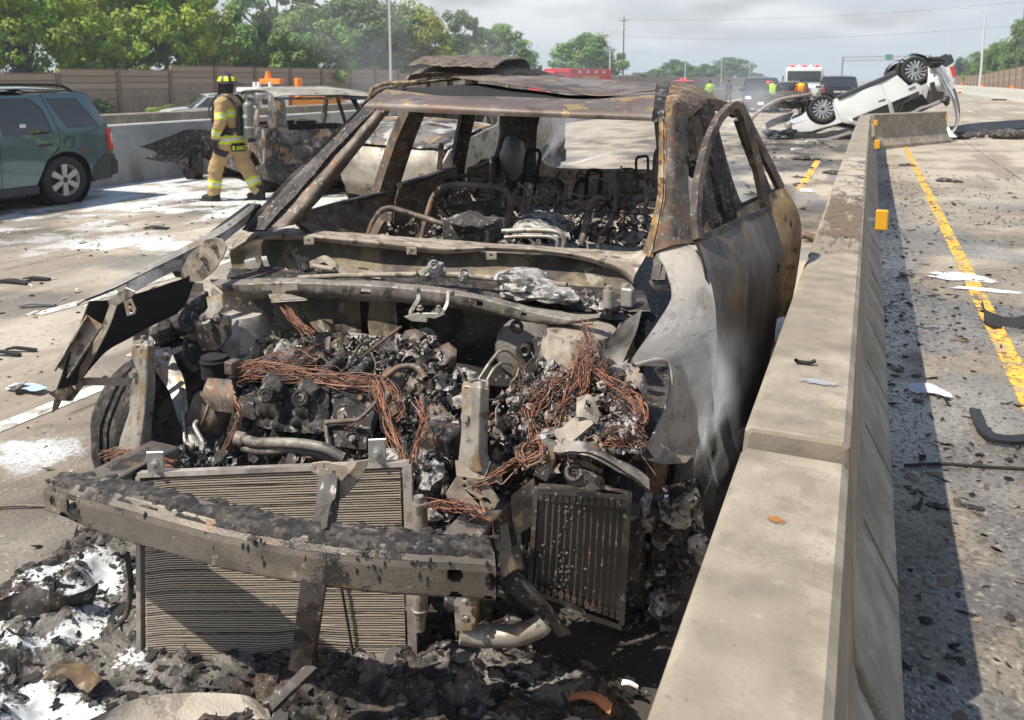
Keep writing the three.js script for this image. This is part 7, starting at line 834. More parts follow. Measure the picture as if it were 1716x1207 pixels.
function bystander(label, u, zc, turn, o) {
  const xc = (u - CX) / FOCAL * zc, x = xc * ca - zc * sa, d = xc * sa + zc * ca, t = thing('person', label, 'person', V(x, groundY(x), -d)); t.rotation.y = turn;
  const B = (n, a, b, ra, rb) => [n, V(...a), V(...b), ra, rb], st = o.step || 0.06;
  const bones = [B('trunk', [0, 0.95, 0], [0, 1.36, 0], 0.15, 0.165), B('shoulder', [-0.15, 1.42, 0], [0.15, 1.42, 0], 0.07, 0.07), B('neck', [0, 1.46, 0], [0, 1.56, 0], 0.055, 0.055), B('head', [0, 1.62, -0.01], [0, 1.69, 0], 0.085, 0.095), B('arm', [-0.20, 1.42, 0], [-0.26, 1.12, o.arm ? -0.04 : 0.02], 0.06, 0.05), B('fore', [-0.26, 1.12, o.arm ? -0.04 : 0.02], o.arm ? [-0.14, 1.02, -0.24] : [-0.26, 0.86, -0.05], 0.05, 0.04), B('arm', [0.20, 1.42, 0], [0.26, 1.12, o.arm ? -0.04 : 0.02], 0.06, 0.05), B('fore', [0.26, 1.12, o.arm ? -0.04 : 0.02], o.arm ? [0.14, 1.04, -0.24] : [0.26, 0.86, -0.05], 0.05, 0.04), B('leg', [-0.09, 0.92, 0], [-0.10, 0.5, -st], 0.10, 0.075), B('leg', [-0.10, 0.5, -st], [-0.10, 0.08, -st], 0.075, 0.055), B('leg', [0.09, 0.92, 0], [0.10, 0.5, st], 0.10, 0.075), B('leg', [0.10, 0.5, st], [0.10, 0.08, st], 0.075, 0.055)];
  mesh('body', bodyMesh(bones, 0.026, (n, q, x, y, z) => (n === 'head' ? (y > 1.69 || z > 0.03 ? o.hair : [0.40, 0.25, 0.18]) : n === 'neck' ? [0.40, 0.25, 0.18] : n === 'leg' ? o.legs : n === 'fore' ? (o.sleeve || o.shirt) : n === 'arm' ? o.shirt : (y < 0.98 ? o.legs : o.vest || o.shirt)), 0.04), fabric, t);
  for (const s of [-1, 1]) { mesh('shoe', rbox(0.1, 0.08, 0.27, 0.03, s * 0.10, 0.042, s * st - 0.05), MT.black, t); mesh('hand', hand(o.arm ? V(s * 0.14, 1.03, -0.24) : V(s * 0.26, 0.87, -0.05), o.arm ? V(-s * 0.5, -0.1, -0.86) : V(0, -1, -0.1), s), flat(0.40, 0.25, 0.18, 0.7), t); }
  if (o.vest) { const g = []; for (const s of [-1, 1]) g.push(strap([V(s * 0.075, 1.02, -0.165), V(s * 0.085, 1.3, -0.172), V(s * 0.09, 1.47, -0.05), V(s * 0.09, 1.47, 0.06), V(s * 0.085, 1.3, 0.172), V(s * 0.075, 1.02, 0.165)], 0.05, 0.012, V(0, 0, -1))); mesh('vest_stripe', [...g, boxUV(new THREE.TorusGeometry(0.168, 0.018, 6, 24).rotateX(Math.PI / 2).scale(1, 1.4, 1).translate(0, 1.12, 0))], o.stripe || MT.alu, t); }
  mesh('face', [lump(0.016, 4, 0.1, 1, [0.8, 1.4, 1]).translate(0, 1.64, -0.105), rbox(0.03, 0.012, 0.01, 0.004, -0.034, 1.665, -0.092), rbox(0.03, 0.012, 0.01, 0.004, 0.034, 1.665, -0.092), rbox(0.045, 0.01, 0.01, 0.003, 0, 1.595, -0.088)], flat(0.25, 0.15, 0.11, 0.8), t);
  if (o.cap) mesh('cap', [boxUV(new THREE.SphereGeometry(0.105, 16, 8, 0, 6.29, 0, 1.5).translate(0, 1.69, 0)), rbox(0.15, 0.015, 0.1, 0.006, 0, 1.70, -0.12)], o.cap, t);
  return t;
}
const G = [0.45, 0.72, 0.04], NAVY = [0.02, 0.022, 0.03];
bystander('person in a lime safety vest seen from behind, standing apart on the open road', 1187, 55, 0.3, { vest: G, shirt: G, sleeve: G, legs: [0.16, 0.17, 0.2], hair: [0.03, 0.025, 0.02], cap: flat(0.04, 0.05, 0.08, 0.8) });
bystander('person in plain dark clothes walking on the open road', 1218, 58, 0.6, { shirt: [0.05, 0.06, 0.09], legs: [0.04, 0.045, 0.06], hair: [0.03, 0.025, 0.02], step: 0.14 });
bystander('person in dark uniform and lime vest before the black car with headlights on', 1291, 43, 3.3, { vest: G, shirt: NAVY, legs: NAVY, hair: [0.02, 0.018, 0.016], arm: true, stripe: MT.hiVis, cap: MT.black });
bystander('person in an orange and yellow vest beside the white tow truck', 1338, 47, 0.2, { vest: [0.85, 0.55, 0.03], shirt: [0.75, 0.14, 0.02], legs: NAVY, hair: [0.02, 0.018, 0.016], arm: true, stripe: MT.orange });
bystander('person in dark uniform without a vest beside the white tow truck', 1326, 48.5, 2.6, { shirt: NAVY, legs: NAVY, hair: [0.02, 0.018, 0.016], arm: true });
// ---------------------------------------------------------------- far vehicles
const atZ = (u, zc) => { const xc = (u - CX) / FOCAL * zc; return V(xc * ca - zc * sa, 0, -(xc * sa + zc * ca)); };
const glow = (c, k) => new THREE.MeshStandardMaterial({ color: col(...c), emissive: col(...c), emissiveIntensity: k, roughness: 0.4 });
const beam = glow([1, 0.93, 0.8], 1.6), redGlow = glow([1, 0.05, 0.04], 1.3), stdWheel = { rim: MT.grey, spokes: 5 };
function farCar(name, label, u, zc, turn, o, road) { const p = atZ(u, zc); p.y = road ?? groundY(p.x); const t = thing(name, label, 'car', p); t.rotation.y = turn; carBody(t, { wheel: stdWheel, ...o }); return t; }
{
  const a = farCar('patrol_car', 'black patrol car with headlights on, facing the wreck', 1272, 46, Math.PI + 0.12, { L: 5.0, W: 2.0, H: 1.85, mat: MT.blackPaint });
  for (const s of [-1, 1]) mesh('headlamp', rbox(0.22, 0.13, 0.05, 0.03, s * 0.62, 0.80, -2.47), beam, a); mesh('licence_plate', box(0.32, 0.16, 0.02, 0, 0.5, -2.54), MT.white, a); mesh('warning_light', rbox(0.16, 0.12, 0.06, 0.02, -0.35, 1.60, -1.1), redGlow, a);
  const b = farCar('patrol_car', 'black patrol car seen from behind with white lettering on its tailgate', 1398, 52, 0.12, { L: 5.1, W: 2.02, H: 1.9, mat: MT.blackPaint });
  const cv = document.createElement('canvas'); cv.width = 256; cv.height = 48; const cx = cv.getContext('2d'); cx.fillStyle = '#0a0b0d'; cx.fillRect(0, 0, 256, 48); cx.fillStyle = '#e8e8e8'; cx.font = 'bold 40px sans-serif'; cx.textAlign = 'center'; cx.textBaseline = 'middle'; cx.fillText('0000-0000', 128, 25); const ct = new THREE.CanvasTexture(cv); ct.colorSpace = THREE.SRGBColorSpace; mesh('lettering', new THREE.PlaneGeometry(1.1, 0.2).translate(0, 0.98, 2.6), new THREE.MeshStandardMaterial({ map: ct, roughness: 0.6 }), b);
  farCar('dark_car', 'dark car with red tail lamps parked beside the patrol car with headlights on', 1316, 52, 0.25, { L: 4.8, W: 1.9, H: 1.6, mat: paint(0.03, 0.035, 0.04) });
  const c = farCar('emergency_car', 'red emergency car with a red roof light far down the road', 1142, 70, Math.PI + 0.2, { L: 4.9, W: 1.95, H: 1.75, mat: MT.red }); mesh('warning_light', rbox(0.5, 0.14, 0.2, 0.04, 0, 1.85, 0), redGlow, c);
  const p = farCar('white_pickup', 'white pickup on the far carriageway in front of the noise wall', 352, 46, Math.PI - 0.55, { L: 5.4, W: 2.05, H: 1.95, belt: 1.08, mat: MT.whitePaint, r: 0.4 }, -1.05); mesh('grille_badge', rbox(0.36, 0.1, 0.03, 0.01, 0, 0.80, -2.72), MT.redLens, p); mesh('grille_bar', rbox(1.1, 0.28, 0.03, 0.02, 0, 0.80, -2.69), MT.chrome, p);
  farCar('white_car', 'white car half hidden beyond the burnt grey car', 596, 48, Math.PI - 0.3, { L: 4.6, W: 1.85, H: 1.5, mat: MT.whitePaint }, -1.05);
}
function truck(name, label, u, zc, turn, o) {
  const p = atZ(u, zc); p.y = o.road ?? groundY(p.x); const t = thing(name, label, 'truck', p); t.rotation.y = turn; const { L, W, H, cab, body, bodyH } = o;
  mesh('cab', smooth(merge([rbox(W, H - 0.5, 2.0, 0.12, 0, 0.5 + (H - 0.5) / 2, -L / 2 + 1.0), rbox(W - 0.1, 0.7, 0.5, 0.1, 0, 0.95, -L / 2 - 0.1)]), 0.6), cab, t);
  mesh('windshield', rbox(W - 0.25, 0.75, 0.05, 0.04, 0, H - 0.62, -L / 2 - 0.03), MT.glassDark, t); mesh('grille', [rbox(1.0, 0.42, 0.06, 0.03, 0, 0.95, -L / 2 - 0.36)], MT.chrome, t);
  for (const s of [-1, 1]) { mesh('side_window', rbox(0.05, 0.6, 0.8, 0.04, s * W / 2, H - 0.65, -L / 2 + 0.85), MT.glassDark, t); mesh('headlamp', rbox(0.26, 0.16, 0.06, 0.03, s * (W / 2 - 0.25), 0.85, -L / 2 - 0.37), MT.lens, t); mesh('mirror', rbox(0.08, 0.36, 0.14, 0.02, s * (W / 2 + 0.16), H - 0.75, -L / 2 + 0.3), MT.black, t); for (const z of [-L / 2 + 0.9, L / 2 - 1.1]) wheelInto(t, 0.48, 0.28, V(s * (W / 2 - 0.16), 0.48, z), s, { rim: MT.grey, spokes: 6 }); }
  mesh('chassis', box(W - 0.6, 0.3, L - 0.3, 0, 0.62, 0), MT.black, t); if (body) mesh('cargo_body', rbox(W, bodyH, L - 2.3, 0.06, 0, 0.8 + bodyH / 2, 1.05), body, t);
  return t;
}
{
  const tow = truck('tow_truck', 'white tow truck with a red and white light bar facing the wreck', 1344, 60, Math.PI + 0.05, { L: 7, W: 2.4, H: 2.55, cab: MT.whitePaint, body: MT.darkPlastic, bodyH: 0.6 });
  for (let i = 0; i < 5; i++) mesh('roof_light', rbox(0.24, 0.16, 0.18, 0.04, -0.8 + i * 0.4, 2.64, -2.6), i % 2 ? MT.white : redGlow, tow);
  const fe = truck('fire_engine', 'red fire engine whose roof shows over the burnt car', 957, 66, Math.PI - 0.25, { L: 8.5, W: 2.5, H: 3.35, cab: MT.red, body: MT.red, bodyH: 2.75, road: -1.05 });
  for (let i = 0; i < 4; i++) mesh('side_lamp', rbox(0.06, 0.2, 0.34, 0.03, -1.27, 3.3, -0.8 + i * 1.2), MT.lens, fe); for (let i = 0; i < 3; i++) mesh('end_lamp', rbox(0.34, 0.2, 0.06, 0.03, -0.8 + i * 0.8, 3.1, -4.3), MT.lens, fe); mesh('gold_lettering', box(0.02, 0.3, 2.4, -1.265, 2.85, 0.9), flat(0.5, 0.32, 0.08, 0.5), fe);
  const ot = truck('utility_truck', 'orange utility truck behind the median wall near the burnt grey car', 500, 48, Math.PI - 0.35, { L: 6.4, W: 2.3, H: 2.3, cab: MT.whitePaint, body: flat(0.75, 0.25, 0.03, 0.5), bodyH: 0.9, road: -1.05 });
  mesh('arrow_board', [rbox(2.2, 0.3, 0.3, 0.05, 0, 2.62, -1.6), (() => { const s = new THREE.Shape([[-0.25, 0], [0.25, 0], [0.05, 0.45], [-0.05, 0.45]].map(([x, y]) => new THREE.Vector2(x, y))); return boxUV(new THREE.ExtrudeGeometry(s, { depth: 0.2, bevelEnabled: false }).translate(0.35, 2.75, -1.7)); })()], MT.orange, ot);
  for (const x of [-0.9, 0.35, 0.8]) mesh('beacon', boxUV(cyl(0.11, 0.09, 0.28, 14, x, 2.45, -2.2)), MT.white, ot); mesh('boom', [rbox(0.35, 1.6, 0.35, 0.05, 0.1, 2.0, 0.2)], flat(0.75, 0.25, 0.03, 0.5), ot);
}
// ---------------------------------------------------------------- orange drums, light poles, wires, gantry
[[1690, 61, 'orange and white traffic drum with a black scrap beside it'], [1640, 79, 'orange and white traffic drum between the other two drums'], [1605, 92, 'orange and white traffic drum farthest along the pale barrier']].forEach(([u, zc, label]) => {
  const p = atZ(u, zc); p.y = groundY(p.x); const t = thing('traffic_drum', label, 'traffic drum', p, 'traffic drums along the shoulder barrier');
  const R = (y) => 0.29 - 0.07 * y; for (let k = 0; k < 5; k++) { const y0 = 0.08 + k * 0.18, y1 = y0 + 0.18; mesh(k % 2 ? 'white_band' : 'orange_band', cyl(R(y0), R(y1), 0.18, 22, 0, (y0 + y1) / 2, 0), k % 2 ? MT.white : MT.orange, t); }
  mesh('handle', boxUV(new THREE.TorusGeometry(0.08, 0.02, 6, 14, Math.PI).translate(0, 0.98, 0)), MT.orange, t); mesh('base_ring', boxUV(new THREE.TorusGeometry(0.32, 0.05, 8, 26).rotateX(Math.PI / 2).translate(0, 0.05, 0)), MT.rubber, t);
});
single('tyre_scrap', lump(0.5, 5, 0.5, 2, [1.6, 0.12, 0.5]), MT.rubber, 'flat black scrap lying beside the nearest orange drum', 'debris', atZ(1672, 61).setY(0.2));
const poleMat = flat(0.68, 0.68, 0.66, 0.5, 0.3);
function lightPole(label, u, zc, h, arm, base, side = 1) {
  const p = atZ(u, zc); p.y = base; const t = thing('light_pole', label, 'light pole', p, 'highway light poles');
  mesh('pole', rod(V(0, 0, 0), V(0, h, 0), 0.14, 12, 0.075), poleMat, t); mesh('arm', tube([V(0, h - 0.1, 0), V(side * arm * 0.4, h + 0.35, 0), V(side * arm, h + 0.55, 0)], 0.045, 14), poleMat, t); mesh('lamp_head', rbox(0.7, 0.12, 0.28, 0.05, side * (arm + 0.25), h + 0.55, 0), poleMat, t); mesh('pole_base', cyl(0.22, 0.2, 0.4, 12, 0, 0.2, 0), MT.grey, t);
}
lightPole('tall white light pole rising behind the burnt car out of the picture', 657, 80, 14, 2.5, -1.1); lightPole('white light pole beside the red fire engine', 1020, 152, 11.4, 2.5, -1.1); lightPole('white light pole above the red emergency car', 1145, 215, 11.4, 3, -1.1); lightPole('thin light pole before the far round trees', 1205, 265, 11.0, 2.5, -1.1); lightPole('very distant light pole past the far round trees', 1252, 320, 11.0, 2.5, -1.1);
lightPole('white light pole standing behind the pale shoulder barrier', 1635, 90, 8.6, 1.9, 0.2, -1); lightPole('light pole half hidden by the tail of the overturned car', 1579, 130, 8.6, 2, 0.2, -1);
const wood = flat(0.10, 0.08, 0.065, 0.9);
function utilityPole(label, u, zc, h, base) { const p = atZ(u, zc); p.y = base; const t = thing('utility_pole', label, 'utility pole', p); mesh('pole', rod(V(0, 0, 0), V(0, h, 0), 0.17, 10, 0.11), wood, t); mesh('crossarm', box(2.2, 0.12, 0.1, 0, h - 0.7, 0), wood, t); return t; }
utilityPole('dark wooden utility pole beside the round tree', 1042, 175, 15.5, -1); utilityPole('dark wooden utility pole among the right-hand trees', 1699, 130, 16, 0.2);
{ // overhead lines
  const A = atZ(1042, 175).setY(13.5), B2 = atZ(1699, 130).setY(10.0), wire = (a, b, sag) => tube([a, a.clone().lerp(b, 0.25).add(V(0, -sag * 0.75, 0)), a.clone().lerp(b, 0.5).add(V(0, -sag, 0)), a.clone().lerp(b, 0.75).add(V(0, -sag * 0.75, 0)), b], 0.016, 40, 4);
  const t = thing('power_line', 'sagging overhead power lines crossing the far sky', 'power line', A.clone()); wpart('wire', wire(A.clone().setY(10.5), B2.clone(), 1.2), MT.black, t); wpart('wire', wire(A.clone().setY(14.0), B2.clone().setY(13.5), 1.0), MT.black, t); wpart('wire', wire(B2.clone(), atZ(1900, 110).setY(11.5), 1.0), MT.black, t);
}
{ const p = atZ(1475, 260); p.y = 0; const t = thing('sign_gantry', 'far overhead sign gantry with green signs above the overturned car', 'sign gantry', p); t.rotation.y = -0.3; mesh('leg', rod(V(-13, 0, 0), V(-13, 9, 0), 0.25), MT.grey, t); mesh('leg', rod(V(13, 0, 0), V(13, 9, 0), 0.25), MT.grey, t); mesh('truss', [rod(V(-13, 8.8, 0), V(13, 8.8, 0), 0.12), rod(V(-13, 7.6, 0), V(13, 7.6, 0), 0.12), ...[...Array(26)].map((_, i) => rod(V(-13 + i, i % 2 ? 8.8 : 7.6, 0), V(-12 + i, i % 2 ? 7.6 : 8.8, 0), 0.06))], MT.grey, t); const gs = flat(0.01, 0.18, 0.10, 0.5); mesh('sign_panel', box(2.2, 1.5, 0.1, 1.2, 8.6, 0.25), gs, t); mesh('sign_panel', box(2.4, 1.6, 0.1, 8.4, 8.8, 0.25), gs, t); }
// ---------------------------------------------------------------- trees: tapered trunks with limbs, crowns of many small leaf faces in clumps
function crownGeo(sd, n, shape, clumps, leaf) {
  seed(sd); const pos = [], nor = [], uv = [], colr = [], C = []; for (let i = 0; i < clumps; i++) { const a = rr(0, 6.283), e = Math.acos(rr(-0.75, 1)), q = rnd() ** 0.42, p = V(Math.sin(e) * Math.cos(a), Math.cos(e), Math.sin(e) * Math.sin(a)).multiplyScalar(q); const w = shape(p.y); C.push([p.x * w, p.y, p.z * w, rr(0.12, 0.27), rr(0.72, 1.25), rr(-1, 1)]); }
  for (let i = 0; i < n; i++) { const c = C[i % clumps], a = rr(0, 6.283), y = rr(-1, 1), q = c[3] * (0.55 + 0.45 * rnd()), s = Math.sqrt(1 - y * y), P = V(c[0] + Math.cos(a) * s * q, c[1] + y * q * 0.75, c[2] + Math.sin(a) * s * q), N = V(P.x - c[0], P.y - c[1] + 0.08, P.z - c[2]).normalize().add(V(rr(-0.7, 0.7), rr(-0.4, 0.7), rr(-0.7, 0.7))).normalize(), u = V(rr(-1, 1), rr(-1, 1), rr(-1, 1)).cross(N).normalize(), w = N.clone().cross(u), L = leaf * rr(0.6, 1.35), A = P.clone().addScaledVector(u, -L), B2 = P.clone().addScaledVector(w, -L * 0.55), E = P.clone().addScaledVector(u, L), F = P.clone().addScaledVector(w, L * 0.55); const k = c[4] * rr(0.75, 1.25), yl = clamp(0.5 + c[5] * 0.5 + rr(-0.25, 0.25)); const cc = [lerp(0.72, 1.2, yl) * k, lerp(0.95, 1.08, yl) * k, lerp(1.1, 0.7, yl) * k];
    for (const Q of [A, B2, E, A, E, F]) { pos.push(Q.x, Q.y, Q.z); nor.push(N.x, N.y, N.z); uv.push(0, 0); colr.push(...cc); } }
  const g = new THREE.BufferGeometry(); g.setAttribute('position', new THREE.Float32BufferAttribute(pos, 3)); g.setAttribute('normal', new THREE.Float32BufferAttribute(nor, 3)); g.setAttribute('uv', new THREE.Float32BufferAttribute(uv, 2)); g.setAttribute('color', new THREE.Float32BufferAttribute(colr, 3)); return g;
}
const leafMat = (r, g, b) => new THREE.MeshPhysicalMaterial({ color: col(r, g, b), vertexColors: true, roughness: 0.8, transmission: 0.4, thickness: 0 });
const LEAF = [leafMat(0.33, 0.42, 0.015), leafMat(0.18, 0.28, 0.02), leafMat(0.33, 0.36, 0.025), leafMat(0.14, 0.21, 0.035), leafMat(0.05, 0.09, 0.05)];
const round = (y) => Math.sqrt(Math.max(0, 1 - y * y * 0.35)), cone = (y) => 0.08 + 0.5 * (1 - y), CROWN = [crownGeo(501, 15000, round, 150, 0.042), crownGeo(502, 15000, round, 120, 0.04), crownGeo(503, 11000, round, 80, 0.044), crownGeo(504, 12000, cone, 150, 0.033)];
const bark = surf(coat(51, 256, 0.8, [0.12, 0.095, 0.07], [[[0.06, 0.05, 0.04], 10, 0.5, 0.2, 0.3, 0.8]]), { bump: 0.02 });
function trunkGeo(sd, lean) { seed(sd); const g = [rod(V(0, -1, 0), V(lean, -0.2, 0), 0.06, 9, 0.042)]; for (let i = 0; i < 9; i++) { const y0 = rr(-0.5, 0.2), a = rr(0, 6.28), e = V(Math.cos(a) * rr(0.3, 0.75), y0 + rr(0.35, 0.8), Math.sin(a) * rr(0.3, 0.75)), s = V(lean * (y0 + 1), y0, 0), m = s.clone().lerp(e, 0.5).add(V(0, 0.06, 0)); g.push(tube([s, m, e], 0.018, 8, 5)); } g.push(rod(V(lean, -0.2, 0), V(lean * 1.2, 0.75, 0.05), 0.042, 8, 0.012)); return g; }
const TRUNK = [merge(trunkGeo(61, 0.05)), merge(trunkGeo(62, -0.08))];
function tree(label, u, zc, vTop, widthPx, o = {}) {
  const p = atZ(u, zc), base = o.base ?? -1.1, top = EYE + (133 - vTop) / FOCAL * zc, h = top - base, w = widthPx / FOCAL * zc / 2; p.y = base;
  const t = thing(o.name || 'tree', label, 'tree', p, o.group || 'trees behind the left noise wall'); seed(Math.round(u * 7 + zc)); t.rotation.y = rr(0, 6.28);
  const low = o.low ?? 0.12, ch = h * (1 - low) / 2, tr = mesh('trunk', TRUNK[Math.round(u) % 2], bark, t); tr.scale.set(w, h / 2, w); tr.position.y = h / 2;
  const cr = mesh('crown', CROWN[o.kind ?? Math.round(u) % 3], LEAF[o.leaf ?? 0], t); cr.scale.set(w, ch, w); cr.position.y = h - ch; cr.userData.kind = 'stuff';
}
tree('bright yellow-green tree at the left end of the noise wall', 60, 56, -60, 190, { leaf: 0, low: 0.25 }); tree('blue-green spruce rising above the noise wall', 42, 54, 38, 90, { leaf: 4, kind: 3, low: 0.05 });
tree('green tree next to the spruce', 120, 68, -40, 170, { leaf: 1 }); tree('bright green bushy tree leaning over the noise wall', 185, 60, 24, 150, { leaf: 0, low: 0.02 }); tree('tall light tree towering over the bushy tree', 215, 66, -75, 190, { leaf: 2, low: 0.2 });
tree('tall sunlit tree behind the firefighter', 285, 64, -90, 180, { leaf: 0, low: 0.2 }); tree('olive tree with drooping branches behind the firefighter', 335, 71, -20, 130, { leaf: 2, low: 0.02 }); tree('dark leafy tree filling the gap behind the firefighter', 395, 78, 36, 130, { leaf: 1, low: 0.02 });
tree('tall deep green tree left of the tall light pole', 470, 84, -38, 170, { leaf: 1 }); tree('round green tree in front of the deep green tree', 530, 78, 12, 150, { leaf: 1, low: 0.02 }); tree('tall hazy tree behind the light pole', 615, 92, -12, 170, { leaf: 3 }); tree('broad olive tree right of the light pole', 690, 95, 6, 150, { leaf: 2, low: 0.05 });
tree('ragged tree with a gap in its crown', 765, 114, 18, 110, { leaf: 3, kind: 2, low: 0.1 }); tree('low yellow bushy tree beside the ragged tree', 742, 108, 80, 90, { leaf: 0, low: 0 }); tree('rounded tree at the end of the tall row', 835, 128, 44, 130, { leaf: 1, kind: 1, low: 0.05 }); tree('small tree under the rounded tree', 880, 136, 84, 60, { leaf: 3, low: 0 }); tree('thick green tree filling the row behind the burnt grey car', 440, 88, 40, 160, { leaf: 3, low: 0 }); tree('thick shady tree behind the tall light pole', 650, 100, 50, 170, { leaf: 3, low: 0 });
tree('round tree standing alone above the red fire engine', 985, 178, 58, 132, { leaf: 1, kind: 1, low: 0.02 });
[[1070, 240, 122, 60, 'small far bush beside the round lone tree'], [1130, 260, 101, 70, 'far domed tree above the red emergency car'], [1095, 260, 116, 50, 'far low tree beside the domed tree'], [1180, 270, 108, 60, 'far low tree between the domed and the big far tree'], [1222, 345, 97, 78, 'big far tree behind the distant wall'], [1160, 300, 112, 50, 'far small tree behind the domed tree'], [1262, 400, 122, 36, 'far shrub at the end of the tree line']].forEach(([u, z, v, w, l]) => tree(l, u, z, v, w, { leaf: 3, low: 0, kind: 1, group: 'distant trees' }));
[[1600, 175, 95, 46, 4, 3, 'dark spruce behind the right-hand noise wall'], [1640, 140, 84, 66, 1, 1, 'rounded tree behind the right-hand light pole'], [1672, 130, 68, 66, 1, 0, 'fuller tree next to the wooden pole'], [1708, 118, 30, 76, 3, 2, 'tall pine-green tree at the right edge'], [1740, 110, 20, 80, 3, 0, 'tall tree just past the wooden pole']].forEach(([u, z, v, w, lf, k, l]) => tree(l, u, z, v, w, { leaf: lf, low: 0, kind: k, base: 0.2, group: 'trees behind the right noise wall' }));
// bushes and weeds at the foot of the left noise wall
function bush(label, u, zc, h, w, leaf) { const p = atZ(u, zc); p.y = -1.05; const t = thing('bush', label, 'bush', p); const c = mesh('foliage', CROWN[2], LEAF[leaf], t); c.scale.set(w, h / 2, w); c.position.y = h / 2; c.userData.kind = 'stuff'; mesh('stem', rod(V(0, 0, 0), V(0, h * 0.6, 0), 0.03), bark, t); }
bush('dark green bush against the noise wall behind the green car', 175, 52, 1.55, 0.75, 3); bush('wispy weed clump beside the dark bush', 145, 49, 0.9, 0.9, 2); bush('leafy weed clump left of the white pickup', 265, 53, 1.0, 0.9, 0); bush('leafy weed clump touching the white pickup', 290, 54, 1.15, 0.7, 1);
{ seed(88); const g = new THREE.BufferGeometry(), pos = [], nor = []; for (let i = 0; i < 9000; i++) { const x = rr(-44.4, -41.8), d = rr(28, 75), h = rr(0.15, 0.75), a = rr(0, 6.28), w = 0.05; pos.push(x - Math.cos(a) * w, -1.05, -d - Math.sin(a) * w, x + Math.cos(a) * w, -1.05, -d + Math.sin(a) * w, x + rr(-0.2, 0.2), -1.05 + h, -d + rr(-0.2, 0.2)); for (let k = 0; k < 3; k++) nor.push(0.3, 0.9, 0.3); } g.setAttribute('position', new THREE.Float32BufferAttribute(pos, 3)); g.setAttribute('normal', new THREE.Float32BufferAttribute(nor, 3)); g.setAttribute('uv', new THREE.Float32BufferAttribute(new Float32Array(pos.length / 3 * 2), 2)); single('tall_grass', g, flat(0.16, 0.17, 0.05, 0.9), 'yellowing grass along the foot of the left noise wall', 'grass', null, null, 'stuff'); }
// ---------------------------------------------------------------- debris on the road, barrier and in front of the wreck
const heapFoam = (x, d) => Math.max(inEll(x, d, -2.12, 1.36, 0.42, 0.3), inEll(x, d, -1.9, 1.06, 0.45, 0.14), inEll(x, d, -2.3, 1.7, 0.3, 0.2));
function heapH(x, d) { const i = (x + 2.75) / 2.29, j = (d - 0.85) / 1.3, e = Math.min(sm(0, 0.14, i), sm(1, 0.94, i), sm(1, 0.82, j)), left = sm(-1.7, -2.2, x), foam = 0.6 * sm(-0.1, 0.3, heapFoam(x, d));
  const r = Math.abs(fbm(x * 9 + 2, d * 9 + 4, 3, 4096, 50) - 0.5) * 2; return groundY(x) + (0.010 + 0.035 * sm(0.42, 0.7, fbm(x * 5 + 9, d * 5, 3, 256, 43)) * (1 + 0.9 * left) + (0.035 * (1 - r) + 0.022 * vn(x * 38, d * 38, 4096, 44) + 0.016 * vn(x * 90, d * 90, 4096, 45)) * (1 - 0.75 * foam)) * e - 0.02 * (1 - e); }
{ // heap of ash and char under the nose of the wreck
  const nx = 300, nd = 190, x0 = -2.75, x1 = -0.46, d0 = 0.85, d1 = 2.15, pos = [], uv = [], idx = [];
  for (let j = 0; j <= nd; j++) for (let i = 0; i <= nx; i++) { const x = lerp(x0, x1, i / nx), d = lerp(d0, d1, j / nd); pos.push(x, heapH(x, d), -d); uv.push(x, d); }
  for (let j = 0; j < nd; j++) for (let i = 0; i < nx; i++) { const a = j * (nx + 1) + i; idx.push(a, a + 1, a + nx + 2, a, a + nx + 2, a + nx + 1); }
  const g = new THREE.BufferGeometry(); g.setAttribute('position', new THREE.Float32BufferAttribute(pos, 3)); g.setAttribute('uv', new THREE.Float32BufferAttribute(uv, 2)); g.setIndex(idx); g.computeVertexNormals();
  const t = bake(1024, 640, (u, v, o) => { const x = lerp(x0, x1, u), d = lerp(d0, d1, v), n = vn(x * 150, d * 150, 65536, 46), n2 = HN[(Math.imul((x * 3000) | 0, 73856093) ^ Math.imul((d * 3000) | 0, 19349663)) >>> 9 & 65535], m = fbm(x * 9, d * 9, 3, 4096, 47), fz = heapFoam(x, d), foam = sm(0.54, 0.66, fbm(x * 9 + 3, d * 9 + 8, 4, 4096, 41) + 0.2 * fz - 0.02 + 0.22 * (n - 0.5)) * sm(-0.05, 0.12, fz) * (0.7 + 0.3 * n2); const k = 0.4 + 0.7 * n + 0.5 * n2, ashy = sm(0.48, 0.64, m), brown = sm(0.55, 0.68, 1 - m); let c = [0.03 * k, 0.027 * k, 0.024 * k]; c = c.map((q, i) => lerp(lerp(q, [0.15, 0.135, 0.118][i] * k, ashy * 0.85), [0.09, 0.062, 0.042][i] * k, brown * 0.7)); const fleck = sm(0.90, 0.95, n) ; c = c.map((q, i) => lerp(lerp(q, [0.42, 0.39, 0.35][i], fleck * 0.8), [0.66, 0.67, 0.675][i], foam)); o[0] = c[0]; o[1] = c[1]; o[2] = c[2]; o[3] = 0.4 + 0.4 * n * (1 - foam); o[4] = lerp(0.85, 0.95, foam); }, 1);
  const uvs = g.attributes.uv; for (let i = 0; i < uvs.count; i++) uvs.setXY(i, (uvs.getX(i) - x0) / (x1 - x0), (uvs.getY(i) - d0) / (d1 - d0));
  single('ash_heap', g.toNonIndexed(), surf(t, { bump: 0.008 }), 'black ash and wet foam heaped under the nose of the burnt car', 'ash', null, null, 'stuff');
}
